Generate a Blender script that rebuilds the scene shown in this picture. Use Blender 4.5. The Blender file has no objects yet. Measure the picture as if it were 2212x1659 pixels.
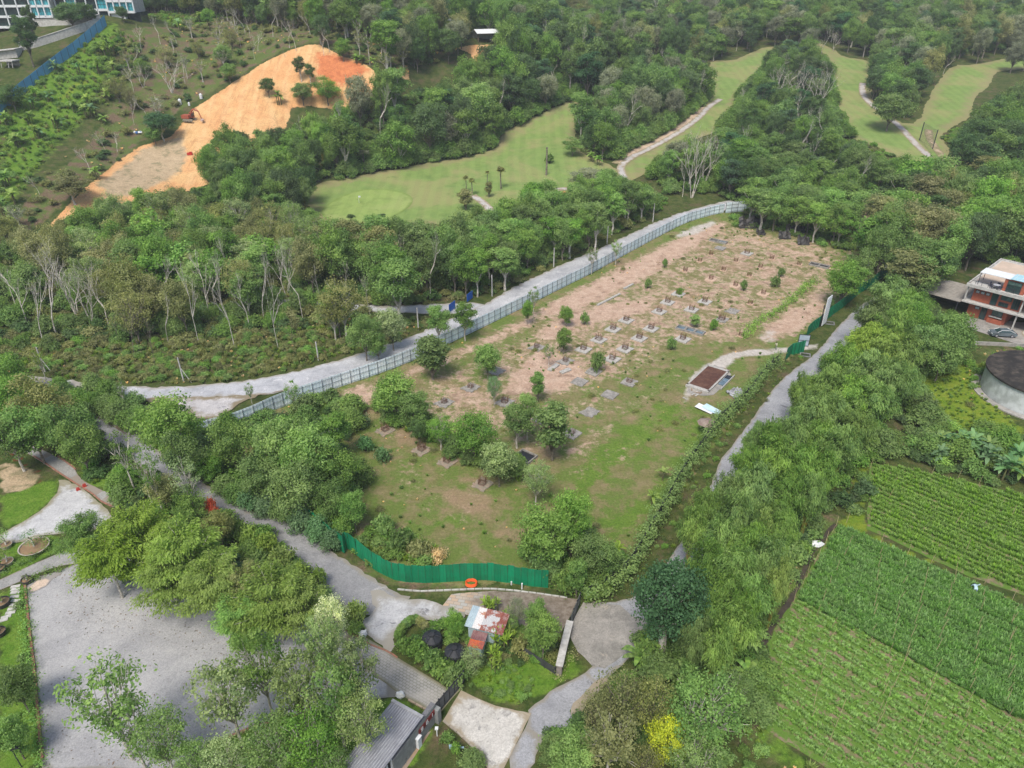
import bpy, bmesh, math, random
import numpy as np
from mathutils import Vector, Matrix
from mathutils.geometry import delaunay_2d_cdt
random.seed(7); RNG = np.random.default_rng(11)
C = bpy.context.scene.collection
SC = bpy.context.scene
# ---------------------------------------------------------------- camera
F, CX, CY, H, PIT = 1533.7, 1106.0, 829.5, 62.0, math.radians(30.1)
cam_d = bpy.data.cameras.new('camera'); cam = bpy.data.objects.new('camera', cam_d); C.objects.link(cam)
cam.location = (0, 0, H); cam.rotation_euler = (math.pi/2 - PIT, 0, 0)
cam_d.sensor_width = 36.0; cam_d.lens = 36.0*F/2212.0; cam_d.clip_start = 0.5; cam_d.clip_end = 6000
SC.camera = cam
# ---------------------------------------------------------------- world and sun
SUN_EL, SUN_AZ = math.radians(58), math.radians(200)     # azimuth clockwise from +Y: behind the camera, slightly left
w = bpy.data.worlds.new('World'); SC.world = w; w.use_nodes = True
nt = w.node_tree; nt.nodes.clear()
sky = nt.nodes.new('ShaderNodeTexSky'); sky.sky_type = 'NISHITA'; sky.sun_disc = False
sky.sun_elevation = SUN_EL; sky.sun_rotation = SUN_AZ; sky.air_density = 1.0; sky.dust_density = 3.0; sky.ozone_density = 1.0
bg = nt.nodes.new('ShaderNodeBackground'); bg.inputs['Strength'].default_value = 0.125
wo = nt.nodes.new('ShaderNodeOutputWorld')
nt.links.new(sky.outputs[0], bg.inputs[0]); nt.links.new(bg.outputs[0], wo.inputs[0])
sun_d = bpy.data.lights.new('sun', 'SUN'); sun_d.energy = 2.35; sun_d.angle = math.radians(20); sun_d.color = (1.0, 0.95, 0.87)
sun = bpy.data.objects.new('sun', sun_d); C.objects.link(sun)
sdir = Vector((math.sin(SUN_AZ)*math.cos(SUN_EL), math.cos(SUN_AZ)*math.cos(SUN_EL), math.sin(SUN_EL)))
sun.rotation_euler = sdir.to_track_quat('Z', 'Y').to_euler()
SC.view_settings.view_transform = 'Standard'; SC.view_settings.look = 'None'
SC.view_settings.exposure = 0.56; SC.view_settings.gamma = 1.0; SC.view_settings.use_curve_mapping = False
try:
    SC.cycles.max_bounces = 5; SC.cycles.diffuse_bounces = 3; SC.cycles.glossy_bounces = 2
    SC.cycles.transmission_bounces = 3; SC.cycles.transparent_max_bounces = 4; SC.cycles.volume_bounces = 0
    SC.cycles.use_denoising = True
except Exception: pass
# ---------------------------------------------------------------- terrain
def tandep(vy):
    return np.tan(PIT - np.arctan((CY-np.asarray(vy, float))/F))
def base_z(Y):
    Y = np.asarray(Y, float)
    d = Y-196.0
    z = 0.155*0.5*(d+np.sqrt(d*d+30.0**2)) - 0.155*0.5*(-120+np.sqrt(120**2+30.0**2))
    z = np.maximum(z, 0.0)
    return np.where(Y > 720, np.minimum(z, 90+ (Y-720)*0.04), z)
CP = []   # control points: (x, y, z)
def cp(vx, vy, Y):
    a = (vx-CX)/F; b = (CY-vy)/F
    dy = math.cos(PIT)+b*math.sin(PIT); dz = -math.sin(PIT)+b*math.cos(PIT); t = Y/dy
    CP.append((a*t, Y, H+dz*t))
for q in [(0,240,235),(0,380,202),(0,480,180),(87,478,184),(175,420,196),(100,110,275),(20,130,268),(100,50,300),(240,40,300),(120,150,262),
          (410,258,250),(675,97,286),(820,170,270),(745,235,262),(560,210,262),(300,400,208),(450,400,216),(578,302,238),(255,330,228),(230,200,255),(330,150,275),(400,60,320),(560,40,335),(300,60,300),
          (960,60,345),(1050,90,325),(870,60,335),(1040,160,300),(930,200,285),(700,300,250)]: cp(*q)
for x in range(-180, 181, 40):
    for y in (30, 70, 110, 150):
        CP.append((x, y, float(base_z(y))))
for q in [(-85,185),(-60,200),(-40,205),(-60,215),(-20,220),(0,235),(20,250),(-60,175),(-110,170),(40,290),(60,330),(0,190),(40,190),(100,190),(150,190),(60,240),(120,240),(180,250),(50,400),(150,330),(150,420),(0,480),(-100,480),(-200,480),(100,500),(250,400),(300,250),(-25,252),(10,275),(-300,60),(-300,480),(-140,40)]:
    CP.append((q[0], q[1], float(base_z(q[1]))))
CPa = np.array(CP); _c = 14.0
def _ker(r2): return np.sqrt(r2+_c*_c)
_A = _ker(((CPa[:,None,:2]-CPa[None,:,:2])**2).sum(-1)); _n = len(CPa)
_M = np.zeros((_n+1,_n+1)); _M[:_n,:_n] = _A + np.eye(_n)*(-0.6); _M[:_n,_n] = 1; _M[_n,:_n] = 1
_res = CPa[:,2]-base_z(CPa[:,1])
_W = np.linalg.solve(_M, np.append(_res, 0.0))
def tz(x, y):
    x = np.asarray(x, float); y = np.asarray(y, float)
    sh = np.broadcast(x, y).shape
    X = np.broadcast_to(x, sh).ravel(); Y = np.broadcast_to(y, sh).ravel()
    out = np.empty(len(X))
    for i in range(0, len(X), 20000):
        xs = X[i:i+20000]; ys = Y[i:i+20000]
        r = _W[_n] + _ker((xs[:,None]-CPa[None,:,0])**2+(ys[:,None]-CPa[None,:,1])**2) @ _W[:_n]
        far = np.clip((np.hypot(xs, ys-200)-330)/250, 0, 1)
        out[i:i+20000] = base_z(ys) + r*(1-far)
    out = out.reshape(sh)
    return float(out) if sh == () else out
_ts = np.concatenate([np.linspace(40, 400, 500), np.linspace(402, 900, 200)])
def at(vx, vy, h=0.0):
    """world point on the terrain (raised by h) seen at this place of the photograph"""
    a = (vx-CX)/F; b = (CY-vy)/F
    dy = math.cos(PIT)+b*math.sin(PIT); dz = -math.sin(PIT)+b*math.cos(PIT)
    d = H+dz*_ts-(tz(a*_ts, dy*_ts)+h)
    k = np.argmax(d < 0)
    if d[k] >= 0: k = len(_ts)-1
    k = max(k, 1)
    t = _ts[k-1]+(_ts[k]-_ts[k-1])*(d[k-1]/(d[k-1]-d[k])) if d[k] < 0 else _ts[k]
    return Vector((a*t, dy*t, H+dz*t-h))
def depth(p): return p.y*math.cos(PIT)-(p.z-H)*math.sin(PIT)
def zc(k):
    ox, oy, s = {1:(0,0,2.977),2:(734.5,0,2.977),3:(1469,0,2.977),4:(0,553,2.977),5:(734.5,553,2.977),6:(1469,553,2.977),
                 7:(0,1106,2.977),8:(734.5,1106,2.977),9:(1469,1106,2.977),'s':(1348,466.6,4.74),'b':(1209.7,1278.8,4.363),'t':(0,0,6.4),'f':(1641.8,604.9,8.726),'g':(0,950.5,4.799)}[k]
    return lambda x, y: (ox+x/s, oy+y/s)
def zp(k, pts): f = zc(k); return [f(*p) for p in pts]
def wp(pts, h=0.0): return [tuple(at(x, y, h)[:2]) for x, y in pts]
# ---------------------------------------------------------------- polygons
def inpoly(px, py, poly):
    px = np.asarray(px, float); py = np.asarray(py, float); ins = np.zeros(px.shape, bool); n = len(poly)
    for i in range(n):
        x1, y1 = poly[i]; x2, y2 = poly[(i+1) % n]
        if y1 == y2: continue
        c = ((y1 > py) != (y2 > py)) & (px < (x2-x1)*(py-y1)/(y2-y1)+x1)
        ins ^= c
    return ins
def dist_edge(px, py, poly, closed=True):
    d = np.full(px.shape, 1e9); n = len(poly)
    for i in range(n if closed else n-1):
        x1, y1 = poly[i]; x2, y2 = poly[(i+1) % n]; dx, dy = x2-x1, y2-y1; L = dx*dx+dy*dy+1e-9
        t = np.clip(((px-x1)*dx+(py-y1)*dy)/L, 0, 1)
        d = np.minimum(d, np.hypot(px-x1-t*dx, py-y1-t*dy))
    return d
def chaikin(p, k=2, closed=True):
    for _ in range(k):
        q = []; n = len(p)
        for i in range(n if closed else n-1):
            a, b = p[i], p[(i+1) % n]
            q += [(a[0]*.75+b[0]*.25, a[1]*.75+b[1]*.25), (a[0]*.25+b[0]*.75, a[1]*.25+b[1]*.75)]
        if not closed: q = [p[0]]+q+[p[-1]]
        p = q
    return p
def scatter(poly, s, excl=(), jit=0.45):
    xs = [p[0] for p in poly]; ys = [p[1] for p in poly]
    gx, gy = np.meshgrid(np.arange(min(xs), max(xs)+s, s), np.arange(min(ys), max(ys)+s, s*0.87))
    gx = gx + (np.arange(gx.shape[0]) % 2)[:,None]*s*0.5
    gx = gx+RNG.uniform(-jit, jit, gx.shape)*s; gy = gy+RNG.uniform(-jit, jit, gy.shape)*s
    X, Y = gx.ravel(), gy.ravel(); k = inpoly(X, Y, poly)
    for e in excl: k &= ~inpoly(X, Y, e)
    return np.stack([X[k], Y[k]], 1)
# ---------------------------------------------------------------- tagging
def tag(o, label=None, cat=None, group=None, kind=None):
    if label: o['label'] = label
    if cat: o['category'] = cat
    if group: o['group'] = group
    if kind: o['kind'] = kind
    return o
def empty(name, loc, rz=0.0, label=None, cat=None, group=None):
    o = bpy.data.objects.new(name, None); C.objects.link(o); o.location = loc; o.rotation_euler = (0, 0, rz); o.empty_display_size = .5
    return tag(o, label, cat, group)
def link(name, mesh, parent=None, loc=(0,0,0), rot=(0,0,0), sc=(1,1,1)):
    o = bpy.data.objects.new(name, mesh); C.objects.link(o)
    if parent is not None: o.parent = parent
    o.location = loc; o.rotation_euler = rot; o.scale = sc
    return o
def copy_tree(o, parent=None):
    c = o.copy(); C.objects.link(c); c.parent = parent
    for ch in list(o.children): copy_tree(ch, c)
    return c
# ---------------------------------------------------------------- mesh builder
class MB:
    def __init__(s): s.v = []; s.f = []; s.m = []
    def add(s, v, f, m=0):
        n = len(s.v); s.v += [tuple(q) for q in v]; s.f += [tuple(i+n for i in q) for q in f]; s.m += [m]*len(f)
    def box(s, c, d, rz=0.0, m=0, rx=0.0, ry=0.0):
        M = Matrix.Translation(c) @ Matrix.Rotation(rz,4,'Z') @ Matrix.Rotation(ry,4,'Y') @ Matrix.Rotation(rx,4,'X')
        v = [M @ Vector((x*d[0]/2, y*d[1]/2, z*d[2]/2)) for x in (-1,1) for y in (-1,1) for z in (-1,1)]
        s.add(v, [(0,1,3,2),(4,6,7,5),(0,4,5,1),(2,3,7,6),(0,2,6,4),(1,5,7,3)], m)
    def tube(s, pts, rad, n=6, m=0, cap=True):
        pts = [Vector(p) for p in pts]; R = []
        for i, p in enumerate(pts):
            d = (pts[min(i+1,len(pts)-1)]-pts[max(i-1,0)])
            d = d.normalized() if d.length > 1e-6 else Vector((0,0,1))
            a = d.orthogonal().normalized() if abs(d.z) > .99 else d.cross(Vector((0,0,1))).normalized()
            b = d.cross(a); r = rad[i] if hasattr(rad, '__len__') else rad
            R.append([p+(a*math.cos(2*math.pi*k/n)+b*math.sin(2*math.pi*k/n))*r for k in range(n)])
        v = [q for ring in R for q in ring]; f = []
        for i in range(len(R)-1):
            for k in range(n):
                f.append((i*n+k, i*n+(k+1)%n, (i+1)*n+(k+1)%n, (i+1)*n+k))
        if cap: f.append(tuple(range(n-1,-1,-1))); f.append(tuple((len(R)-1)*n+k for k in range(n)))
        s.add(v, f, m)
    def prism(s, poly, z0, z1, m=0):
        n = len(poly); v = [(x,y,z0) for x,y in poly]+[(x,y,z1) for x,y in poly]
        s.add(v, [tuple(range(n-1,-1,-1)), tuple(range(n,2*n))]+[(i,(i+1)%n,n+(i+1)%n,n+i) for i in range(n)], m)
    def quad(s, a, b, c, d, m=0): s.add([a,b,c,d], [(0,1,2,3)], m)
    def lathe(s, prof, n=24, m=0, c=(0,0,0)):
        v = []; f = []
        for r, z in prof:
            for k in range(n): v.append((c[0]+r*math.cos(2*math.pi*k/n), c[1]+r*math.sin(2*math.pi*k/n), c[2]+z))
        for i in range(len(prof)-1):
            for k in range(n): f.append((i*n+k, i*n+(k+1)%n, (i+1)*n+(k+1)%n, (i+1)*n+k))
        s.add(v, f, m)
    def blob(s, c, r, m=0, seed=0, n=8, rough=.18):
        rr = random.Random(seed); v = []; f = []
        for i in range(1, n//2):
            th = math.pi*i/(n//2)
            for k in range(n):
                q = 1+rr.uniform(-rough, rough); ph = 2*math.pi*k/n
                v.append((c[0]+r[0]*q*math.sin(th)*math.cos(ph), c[1]+r[1]*q*math.sin(th)*math.sin(ph), c[2]+r[2]*q*math.cos(th)))
        rings = n//2-1
        for i in range(rings-1):
            for k in range(n): f.append((i*n+k, (i+1)*n+k, (i+1)*n+(k+1)%n, i*n+(k+1)%n))
        t = len(v); v += [(c[0],c[1],c[2]+r[2]), (c[0],c[1],c[2]-r[2])]
        for k in range(n): f.append((t, k, (k+1)%n)); f.append((t+1, (rings-1)*n+(k+1)%n, (rings-1)*n+k))
        s.add(v, f, m)
    def mesh(s, name, mats):
        me = bpy.data.meshes.new(name); me.from_pydata(s.v, [], s.f)
        for m in (mats if isinstance(mats, (list,tuple)) else [mats]): me.materials.append(m)
        me.polygons.foreach_set('material_index', s.m); me.update(); return me
    def build(s, name, mats, parent=None, loc=(0,0,0), rot=(0,0,0)):
        return link(name, s.mesh(name, mats), parent, loc, rot)
# ---------------------------------------------------------------- materials
ALB = .90
class N:
    def __init__(s, name):
        s.mat = bpy.data.materials.new(name); s.mat.use_nodes = True; s.t = s.mat.node_tree; s.t.nodes.clear()
    def n(s, typ, ins=None, **kw):
        x = s.t.nodes.new(typ)
        for k, v in kw.items(): setattr(x, k, v)
        for k, v in (ins or {}).items():
            if isinstance(v, bpy.types.NodeSocket): s.t.links.new(v, x.inputs[k])
            else: x.inputs[k].default_value = v
        return x
    def noise(s, scale, detail=4, rough=.6, vec=None, dist=0.0):
        x = s.n('ShaderNodeTexNoise', {'Scale': scale, 'Detail': detail, 'Roughness': rough, 'Distortion': dist})
        if vec is not None: s.t.links.new(vec, x.inputs['Vector'])
        return x.outputs['Fac']
    def pos(s): return s.n('ShaderNodeNewGeometry').outputs['Position']
    def ramp(s, fac, lo, hi): return s.n('ShaderNodeMapRange', {'Value': fac, 'From Min': lo, 'From Max': hi}, interpolation_type='SMOOTHSTEP').outputs[0]
    def math(s, op, a, b=0.0, clamp=False):
        x = s.n('ShaderNodeMath', {0: a, 1: b}, operation=op); x.use_clamp = clamp; return x.outputs[0]
    def mix(s, fac, a, b, typ='MIX'):
        x = s.n('ShaderNodeMix', data_type='RGBA', blend_type=typ)
        for k, v in ((0, fac), (6, a), (7, b)):
            if isinstance(v, bpy.types.NodeSocket): s.t.links.new(v, x.inputs[k])
            else: x.inputs[k].default_value = v if k == 0 else (*v, 1) if len(v) == 3 else v
        return x.outputs[2]
    def attr(s, name): return s.n('ShaderNodeAttribute', attribute_name=name).outputs['Fac']
    def out(s, col, rough=.9, spec=.2, metal=0.0, bump=None, bs=.3, bd=.05):
        col = s.mix(1.0, col, (ALB, ALB, ALB), 'MULTIPLY')
        p = s.n('ShaderNodeBsdfPrincipled', {'Base Color': col, 'Roughness': rough, 'Specular IOR Level': spec, 'Metallic': metal})
        if bump is not None:
            b = s.n('ShaderNodeBump', {'Height': bump, 'Strength': bs, 'Distance': bd}); s.t.links.new(b.outputs[0], p.inputs['Normal'])
        o = s.n('ShaderNodeOutputMaterial', {'Surface': p.outputs[0]}); return s.mat
def simple(name, c1, c2=None, scale=1.5, rough=.8, spec=.3, metal=0.0, bs=.0, lo=.35, hi=.65, bumpscale=12, vary=0.0, streak=None):
    n = N(name); p = n.pos(); c2 = c2 or tuple(v*.75 for v in c1)
    col = n.mix(n.ramp(n.noise(scale, 5, .65, p), lo, hi), c1, c2)
    if streak:      # rain and mud marks running down the sheet
        sx = n.n('ShaderNodeMapping', {'Vector': p, 'Scale': (3.0,3.0,.35)}).outputs[0]; col = n.mix(n.math('MULTIPLY', n.ramp(n.noise(1.6, 5, .7, sx), .50, .72), .55), col, streak)
    if vary:
        rv = n.n('ShaderNodeMapRange', {'Value': n.n('ShaderNodeObjectInfo').outputs['Random'], 'To Min': 1-vary, 'To Max': 1+vary}).outputs[0]; col = n.mix(1.0, col, n.n('ShaderNodeCombineColor', {0: rv, 1: rv, 2: rv}).outputs[0], 'MULTIPLY')
    return n.out(col, rough, spec, metal, n.noise(bumpscale, 3, .6, p) if bs else None, bs)
def leafmat(name, dark, light, hue=.10, trans=.28):
    dark = (dark[0]*1.75+.004, dark[1]*1.62+.004, dark[2]*1.5+.003); light = (light[0]*1.62+.004, light[1]*1.5+.004, light[2]*1.45+.004)
    n = N(name); t = n.attr('tint'); r = n.n('ShaderNodeObjectInfo').outputs['Random']
    col = n.mix(t, dark, light)
    v = n.n('ShaderNodeMapRange', {'Value': r, 'To Min': 1-hue*2.2, 'To Max': 1+hue*2.2}).outputs[0]
    r2 = n.math('FRACT', n.math('MULTIPLY', r, 7.31))
    h = n.n('ShaderNodeMapRange', {'Value': r2, 'To Min': .5-hue*.16, 'To Max': .5+hue*.05}).outputs[0]
    sat = n.n('ShaderNodeMapRange', {'Value': n.math('FRACT', n.math('MULTIPLY', r, 3.7)), 'To Min': .84, 'To Max': 1.06}).outputs[0]
    hs = n.n('ShaderNodeHueSaturation', {'Hue': h, 'Saturation': sat, 'Value': v, 'Color': col}).outputs[0]
    d = n.n('ShaderNodeBsdfPrincipled', {'Base Color': hs, 'Roughness': .6, 'Specular IOR Level': .14})
    tc = n.mix(.85, hs, (.97, 1.05, .48), 'MULTIPLY')        # leaves pass about as much light as they reflect
    tr = n.n('ShaderNodeBsdfTranslucent', {'Color': tc})
    m = n.n('ShaderNodeAddShader', {0: d.outputs[0], 1: tr.outputs[0]})
    n.n('ShaderNodeOutputMaterial', {'Surface': m.outputs[0]}); return n.mat
L = {
 'bright': leafmat('leaf_bright', (.028,.075,.014), (.108,.188,.040)),
 'mid':    leafmat('leaf_mid', (.026,.062,.014), (.09,.155,.035)),
 'dark':   leafmat('leaf_dark', (.014,.036,.012), (.05,.095,.028)),
 'deep':   leafmat('leaf_deep', (.012,.034,.016), (.036,.085,.035)),
 'olive':  leafmat('leaf_olive', (.045,.06,.02), (.14,.155,.06)),
 'pale':   leafmat('leaf_pale', (.045,.078,.028), (.135,.185,.068)),
 'lime':   leafmat('leaf_lime', (.042,.075,.010), (.122,.188,.030), .05),
 'yellow': leafmat('leaf_yellow', (.03,.06,.012), (.30,.34,.022), .02),
 'grey':   leafmat('leaf_grey', (.05,.065,.045), (.13,.15,.10)),
 'red':    leafmat('leaf_red', (.10,.03,.015), (.40,.07,.03)),
 'blue':   leafmat('leaf_bluegreen', (.022,.058,.024), (.075,.15,.062)),
 'straw':  leafmat('leaf_straw', (.16,.13,.07), (.42,.34,.2)),
}
def barkmat(name, a, b): return simple(name, a, b, 2.0, .9, .1, lo=.4, hi=.6)
L['bamboo'] = leafmat('leaf_bamboo', (.024,.062,.014), (.105,.178,.036), .05)
B_GREY = barkmat('bark_grey', (.26,.23,.19), (.13,.11,.085)); B_PALE = barkmat('bark_pale', (.64,.60,.53), (.40,.37,.31))
B_DARK = barkmat('bark_dark', (.10,.08,.06), (.055,.045,.035)); B_YEL = barkmat('culm_yellow', (.34,.27,.06), (.16,.18,.04))
# ---------------------------------------------------------------- foliage meshes
class Fol:
    """leaves (rhombi with a tint each) plus tubes, kept as arrays so they can be joined or kept apart"""
    def __init__(s): s.P = []; s.T = []; s.wood = MB()
    def leaves(s, p, n, size, asp, tint, rng, droop=0.0, along=None):
        k = len(p); n = n/(np.linalg.norm(n, axis=1, keepdims=True)+1e-9)
        t = rng.normal(size=(k,3)) if along is None else along+rng.normal(size=(k,3))*.35
        t = t-(t*n).sum(1, keepdims=True)*n; t /= (np.linalg.norm(t, axis=1, keepdims=True)+1e-9)
        b = np.cross(n, t); sz = np.asarray(size).reshape(-1,1)*np.ones((k,1))
        q = np.stack([p-t*sz*.5, p+b*sz*asp*.5, p+t*sz*.5, p-b*sz*asp*.5], 1)
        q[:,2,2] -= droop*sz[:,0]
        s.P.append(q.reshape(-1,3)); s.T.append(np.repeat(np.clip(tint,0,1), 4))
    def arrays(s):
        P = np.concatenate(s.P) if s.P else np.zeros((0,3)); T = np.concatenate(s.T) if s.T else np.zeros(0); return P, T
def arr_mesh(name, P, T, mats, wood=None):
    me = bpy.data.meshes.new(name); nv = len(P); nq = nv//4
    wv = wood.v if wood else []; wf = wood.f if wood else []
    V = np.concatenate([P, np.array(wv).reshape(-1,3)]) if wv else P
    me.vertices.add(len(V)); me.vertices.foreach_set('co', V.astype(np.float32).ravel())
    loops = np.concatenate([np.arange(nv)]+[np.array([i+nv for f in wf for i in f])]) if wf else np.arange(nv)
    starts = [np.arange(nq)*4]; tot = [np.full(nq, 4)]
    if wf:
        ln = np.array([len(f) for f in wf]); st = nv+np.concatenate([[0], np.cumsum(ln)[:-1]]); starts.append(st); tot.append(ln)
    starts = np.concatenate(starts); tot = np.concatenate(tot)
    me.loops.add(len(loops)); me.loops.foreach_set('vertex_index', loops.astype(np.int32))
    me.polygons.add(len(starts)); me.polygons.foreach_set('loop_start', starts.astype(np.int32))
    me.polygons.foreach_set('loop_total', tot.astype(np.int32))
    me.polygons.foreach_set('material_index', np.concatenate([np.zeros(nq), np.ones(len(wf))]).astype(np.int32))
    for m in mats: me.materials.append(m)
    a = me.attributes.new('tint', 'FLOAT', 'POINT'); a.data.foreach_set('value', np.concatenate([T, np.zeros(len(wv))]).astype(np.float32))
    me.update(calc_edges=True); me.validate(); return me
def sph(rng, k, up=0.0):
    d = rng.normal(size=(k,3)); d[:,2] += up; return d/np.linalg.norm(d, axis=1, keepdims=True)
def lobe(f, rng, c, r, nsub, nleaf, size, asp=.55, up=.35, shell=.82, flat=1.0, spread=.30, base_t=.5, droop=0.0):
    """one lobe of a crown: little clumps of leaves spread over an uneven shell"""
    d = sph(rng, nsub, up); rad = r*(shell+rng.uniform(-.22,.2,nsub)); cc = c+d*rad[:,None]*np.array([1,1,flat])
    p = np.repeat(cc, nleaf, 0)+rng.normal(size=(nsub*nleaf,3))*r*spread*np.array([1,1,.7])
    n = np.repeat(d, nleaf, 0)+rng.normal(size=(nsub*nleaf,3))*.55+np.array([0,0,.35])
    tint = base_t+np.repeat(rng.uniform(-.30,.30,nsub),nleaf)+rng.uniform(-.12,.12,nsub*nleaf)
    f.leaves(p, n, rng.uniform(.65,1.25,nsub*nleaf)*size, asp, tint, rng, droop)
def limb(f, rng, a, b, r0, r1, wob=.12, k=4, n=5):
    a = np.array(a, float); b = np.array(b, float); Ld = np.linalg.norm(b-a); pts = []
    for i in range(k+1):
        t = i/k; o = rng.normal(size=3)*wob*Ld*.25*math.sin(math.pi*t); o[2] += .12*Ld*math.sin(math.pi*t)*(.5)
        pts.append(tuple(a+(b-a)*t+o))
    f.wood.tube(pts, [r0+(r1-r0)*i/k for i in range(k+1)], n, 0, False); return pts
PRO = {}   # name -> dict(crown mesh, trunk mesh, R, zc, height)
def reg(name, f, mat, bark, R, zc_, h):
    P, T = f.arrays()
    PRO[name] = dict(crown=arr_mesh(name+'_crown', P, T, [mat]), trunk=f.wood.mesh(name+'_trunk', bark), P=P, T=T, wood=f.wood, mat=mat, bark=bark, R=R, zc=zc_, h=h)
def tree_broad(name, seed, mat, bark, R=3.6, h=10, trunk=.24, nl=13, nsub=24, nleaf=17, size=.34, flat=.8, lr=(.30,.46), asp=.6, open_=0.0, cone=False):
    rng = np.random.default_rng(seed); f = Fol(); zb = h*trunk; zc_ = (zb+h)/2; hz = (h-zb)/2
    top = (rng.normal()*.15, rng.normal()*.15, zb+hz*.5)
    f.wood.tube([(0,0,-.3),(rng.normal()*.08,rng.normal()*.08,zb*.55),top],[.020*h,.015*h,.009*h],7,0,False)
    d = sph(rng, nl, .25)
    # spread lobes evenly
    for _ in range(12):
        for i in range(nl):
            v = d[i]-d; q = (v**2).sum(1)+1e-3; q[i] = 1e9; d[i] = d[i]+(v/q[:,None]).sum(0)*.05; d[i] /= np.linalg.norm(d[i])
    for i in range(nl):
        r = R*rng.uniform(*lr); k = rng.uniform(.52,.86)
        c = np.array([d[i,0]*R*k, d[i,1]*R*k, zc_+d[i,2]*hz*k])
        if cone: c[:2] *= max(.25, 1-(c[2]-zb)/(h-zb)*.8)
        s_ = (rng.uniform(0,1)*.5+.5) if open_ else 1
        lobe(f, rng, c, r, int(nsub*s_), nleaf, size, asp, .45, base_t=.45+.10*rng.normal()+.10*d[i,2], flat=flat)  # higher lobes tinted lighter, the light from above put into leaf colour
        st = (0,0,zb*(.7+.3*rng.random()))
        limb(f, rng, st, tuple(c-np.array([0,0,r*.2])), .008*h, .003*h, k=4)
        if open_:
            for _ in range(3): limb(f, rng, tuple(c*.6+np.array([0,0,zb])*.4), tuple(c+sph(rng,1,.2)[0]*r), .0035*h, .0015*h, k=3, n=4)
    if not open_: lobe(f, rng, np.array([0,0,zc_]), R*.55, 26, 12, size*1.2, asp, .1, base_t=.25, flat=hz/R)  # inner leaves tinted darker, painting the shade inside the crown
    reg(name, f, mat, bark, R, zc_, h)
def tree_feather(name, seed, mat, bark, R=4.5, h=9, size=.27):
    """wide tree with layered, drooping sprays on long radiating boughs"""
    rng = np.random.default_rng(seed); f = Fol(); zb = h*.3
    f.wood.tube([(0,0,-.3),(0,0,zb),(.1,.1,h*.6)],[.16,.13,.07],7,0,False)
    nb = 34
    for i in range(nb):
        az = i*2.399+rng.normal()*.2; el = rng.uniform(0,1); rr = R*(1-.55*el)*rng.uniform(.62,1.16); z1 = zb+(h-zb)*(.30+.62*el); z0 = zb+(h-zb)*.45*el
        e = np.array([math.cos(az)*rr, math.sin(az)*rr, z1-.10*rr]); a = np.array([0,0,z0])
        limb(f, rng, a, e, .05, .015, k=4, n=4)
        for j in range(9):
            t = .35+.68*j/8; c = a+(e-a)*t; c[2] += .25*math.sin(math.pi*min(t,1))
            side = np.array([-math.sin(az), math.cos(az), 0]); wd = rr*.24*(1.15-.55*t)
            for s_ in (-1,0,1):
                cc = c+side*s_*wd; k = 15
                p = cc+rng.normal(size=(k,3))*np.array([.34,.34,.12]); p[:,2] -= abs(s_)*.12
                n = np.tile([0,0,1.0],(k,1))+rng.normal(size=(k,3))*.35
                al = np.tile([math.cos(az)+side[0]*s_*.8, math.sin(az)+side[1]*s_*.8, -.2],(k,1))
                f.leaves(p, n, rng.uniform(.7,1.3,k)*size*1.25, .36, .5+rng.uniform(-.3,.3)+rng.uniform(-.15,.15,k), rng, .25, al)
    reg(name, f, mat, bark, R, h*.62, h)
def tree_bare(name, seed, mat, bark, R=3.5, h=12, leaves=.25, fan=.5, nst=1, dens=1.0, thick=1.0):
    """mostly leafless tree: pale limbs that fork upward, a few twigs still in leaf"""
    rng = np.random.default_rng(seed); f = Fol(); tips = []
    def grow(p, d, ln, r, lev):
        pts = [p]; q = np.array(p); dd = np.array(d)
        for i in range(3):
            dd = dd+rng.normal(size=3)*.13; dd[2] += .05; dd /= np.linalg.norm(dd); q = q+dd*ln/3; pts.append(tuple(q))
        f.wood.tube(pts, [r, r*.85, r*.72, r*.6], 5 if lev < 2 else 4 if lev < 3 else 3, 0, False)
        if lev >= 4 or r < .012: tips.append(q); return
        for k in range(2 if rng.random() < .5 else 3):
            a = rng.uniform(.25,.75)*(1.0 if lev else fan*1.6); ax = rng.normal(size=3); ax -= ax.dot(dd)*dd; ax /= np.linalg.norm(ax)
            nd = dd*math.cos(a)+ax*math.sin(a); nd[2] = abs(nd[2])*.8+.15; grow(tuple(q), nd/np.linalg.norm(nd), ln*rng.uniform(.55,.85), r*rng.uniform(.5,.72), lev+1)
            if rng.random() > dens: break
    for s_ in range(nst):
        az = s_*2.4+rng.random(); lean = (fan*.5 if nst > 1 else .06)
        d = np.array([math.cos(az)*lean, math.sin(az)*lean, 1.0]); grow((math.cos(az)*.2*(nst>1), math.sin(az)*.2*(nst>1), -.3), d/np.linalg.norm(d), h*(.42 if nst == 1 else .36), .0185*h*thick*(1 if nst == 1 else .65), 0)
    tips = np.array(tips); zm = np.percentile(tips[:,2], 92); rm = np.percentile(np.hypot(tips[:,0],tips[:,1]), 85)
    k = max(8, int(len(tips)*leaves)); idx = rng.choice(len(tips), k)
    p = np.repeat(tips[idx], 9, 0)+rng.normal(size=(k*9,3))*.35
    f.leaves(p, rng.normal(size=(k*9,3))+np.array([0,0,.8]), rng.uniform(.2,.4,k*9), .5, rng.uniform(.2,.9,k*9), rng)
    reg(name, f, mat, bark, float(rm), float(zm*.62), float(zm))
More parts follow.
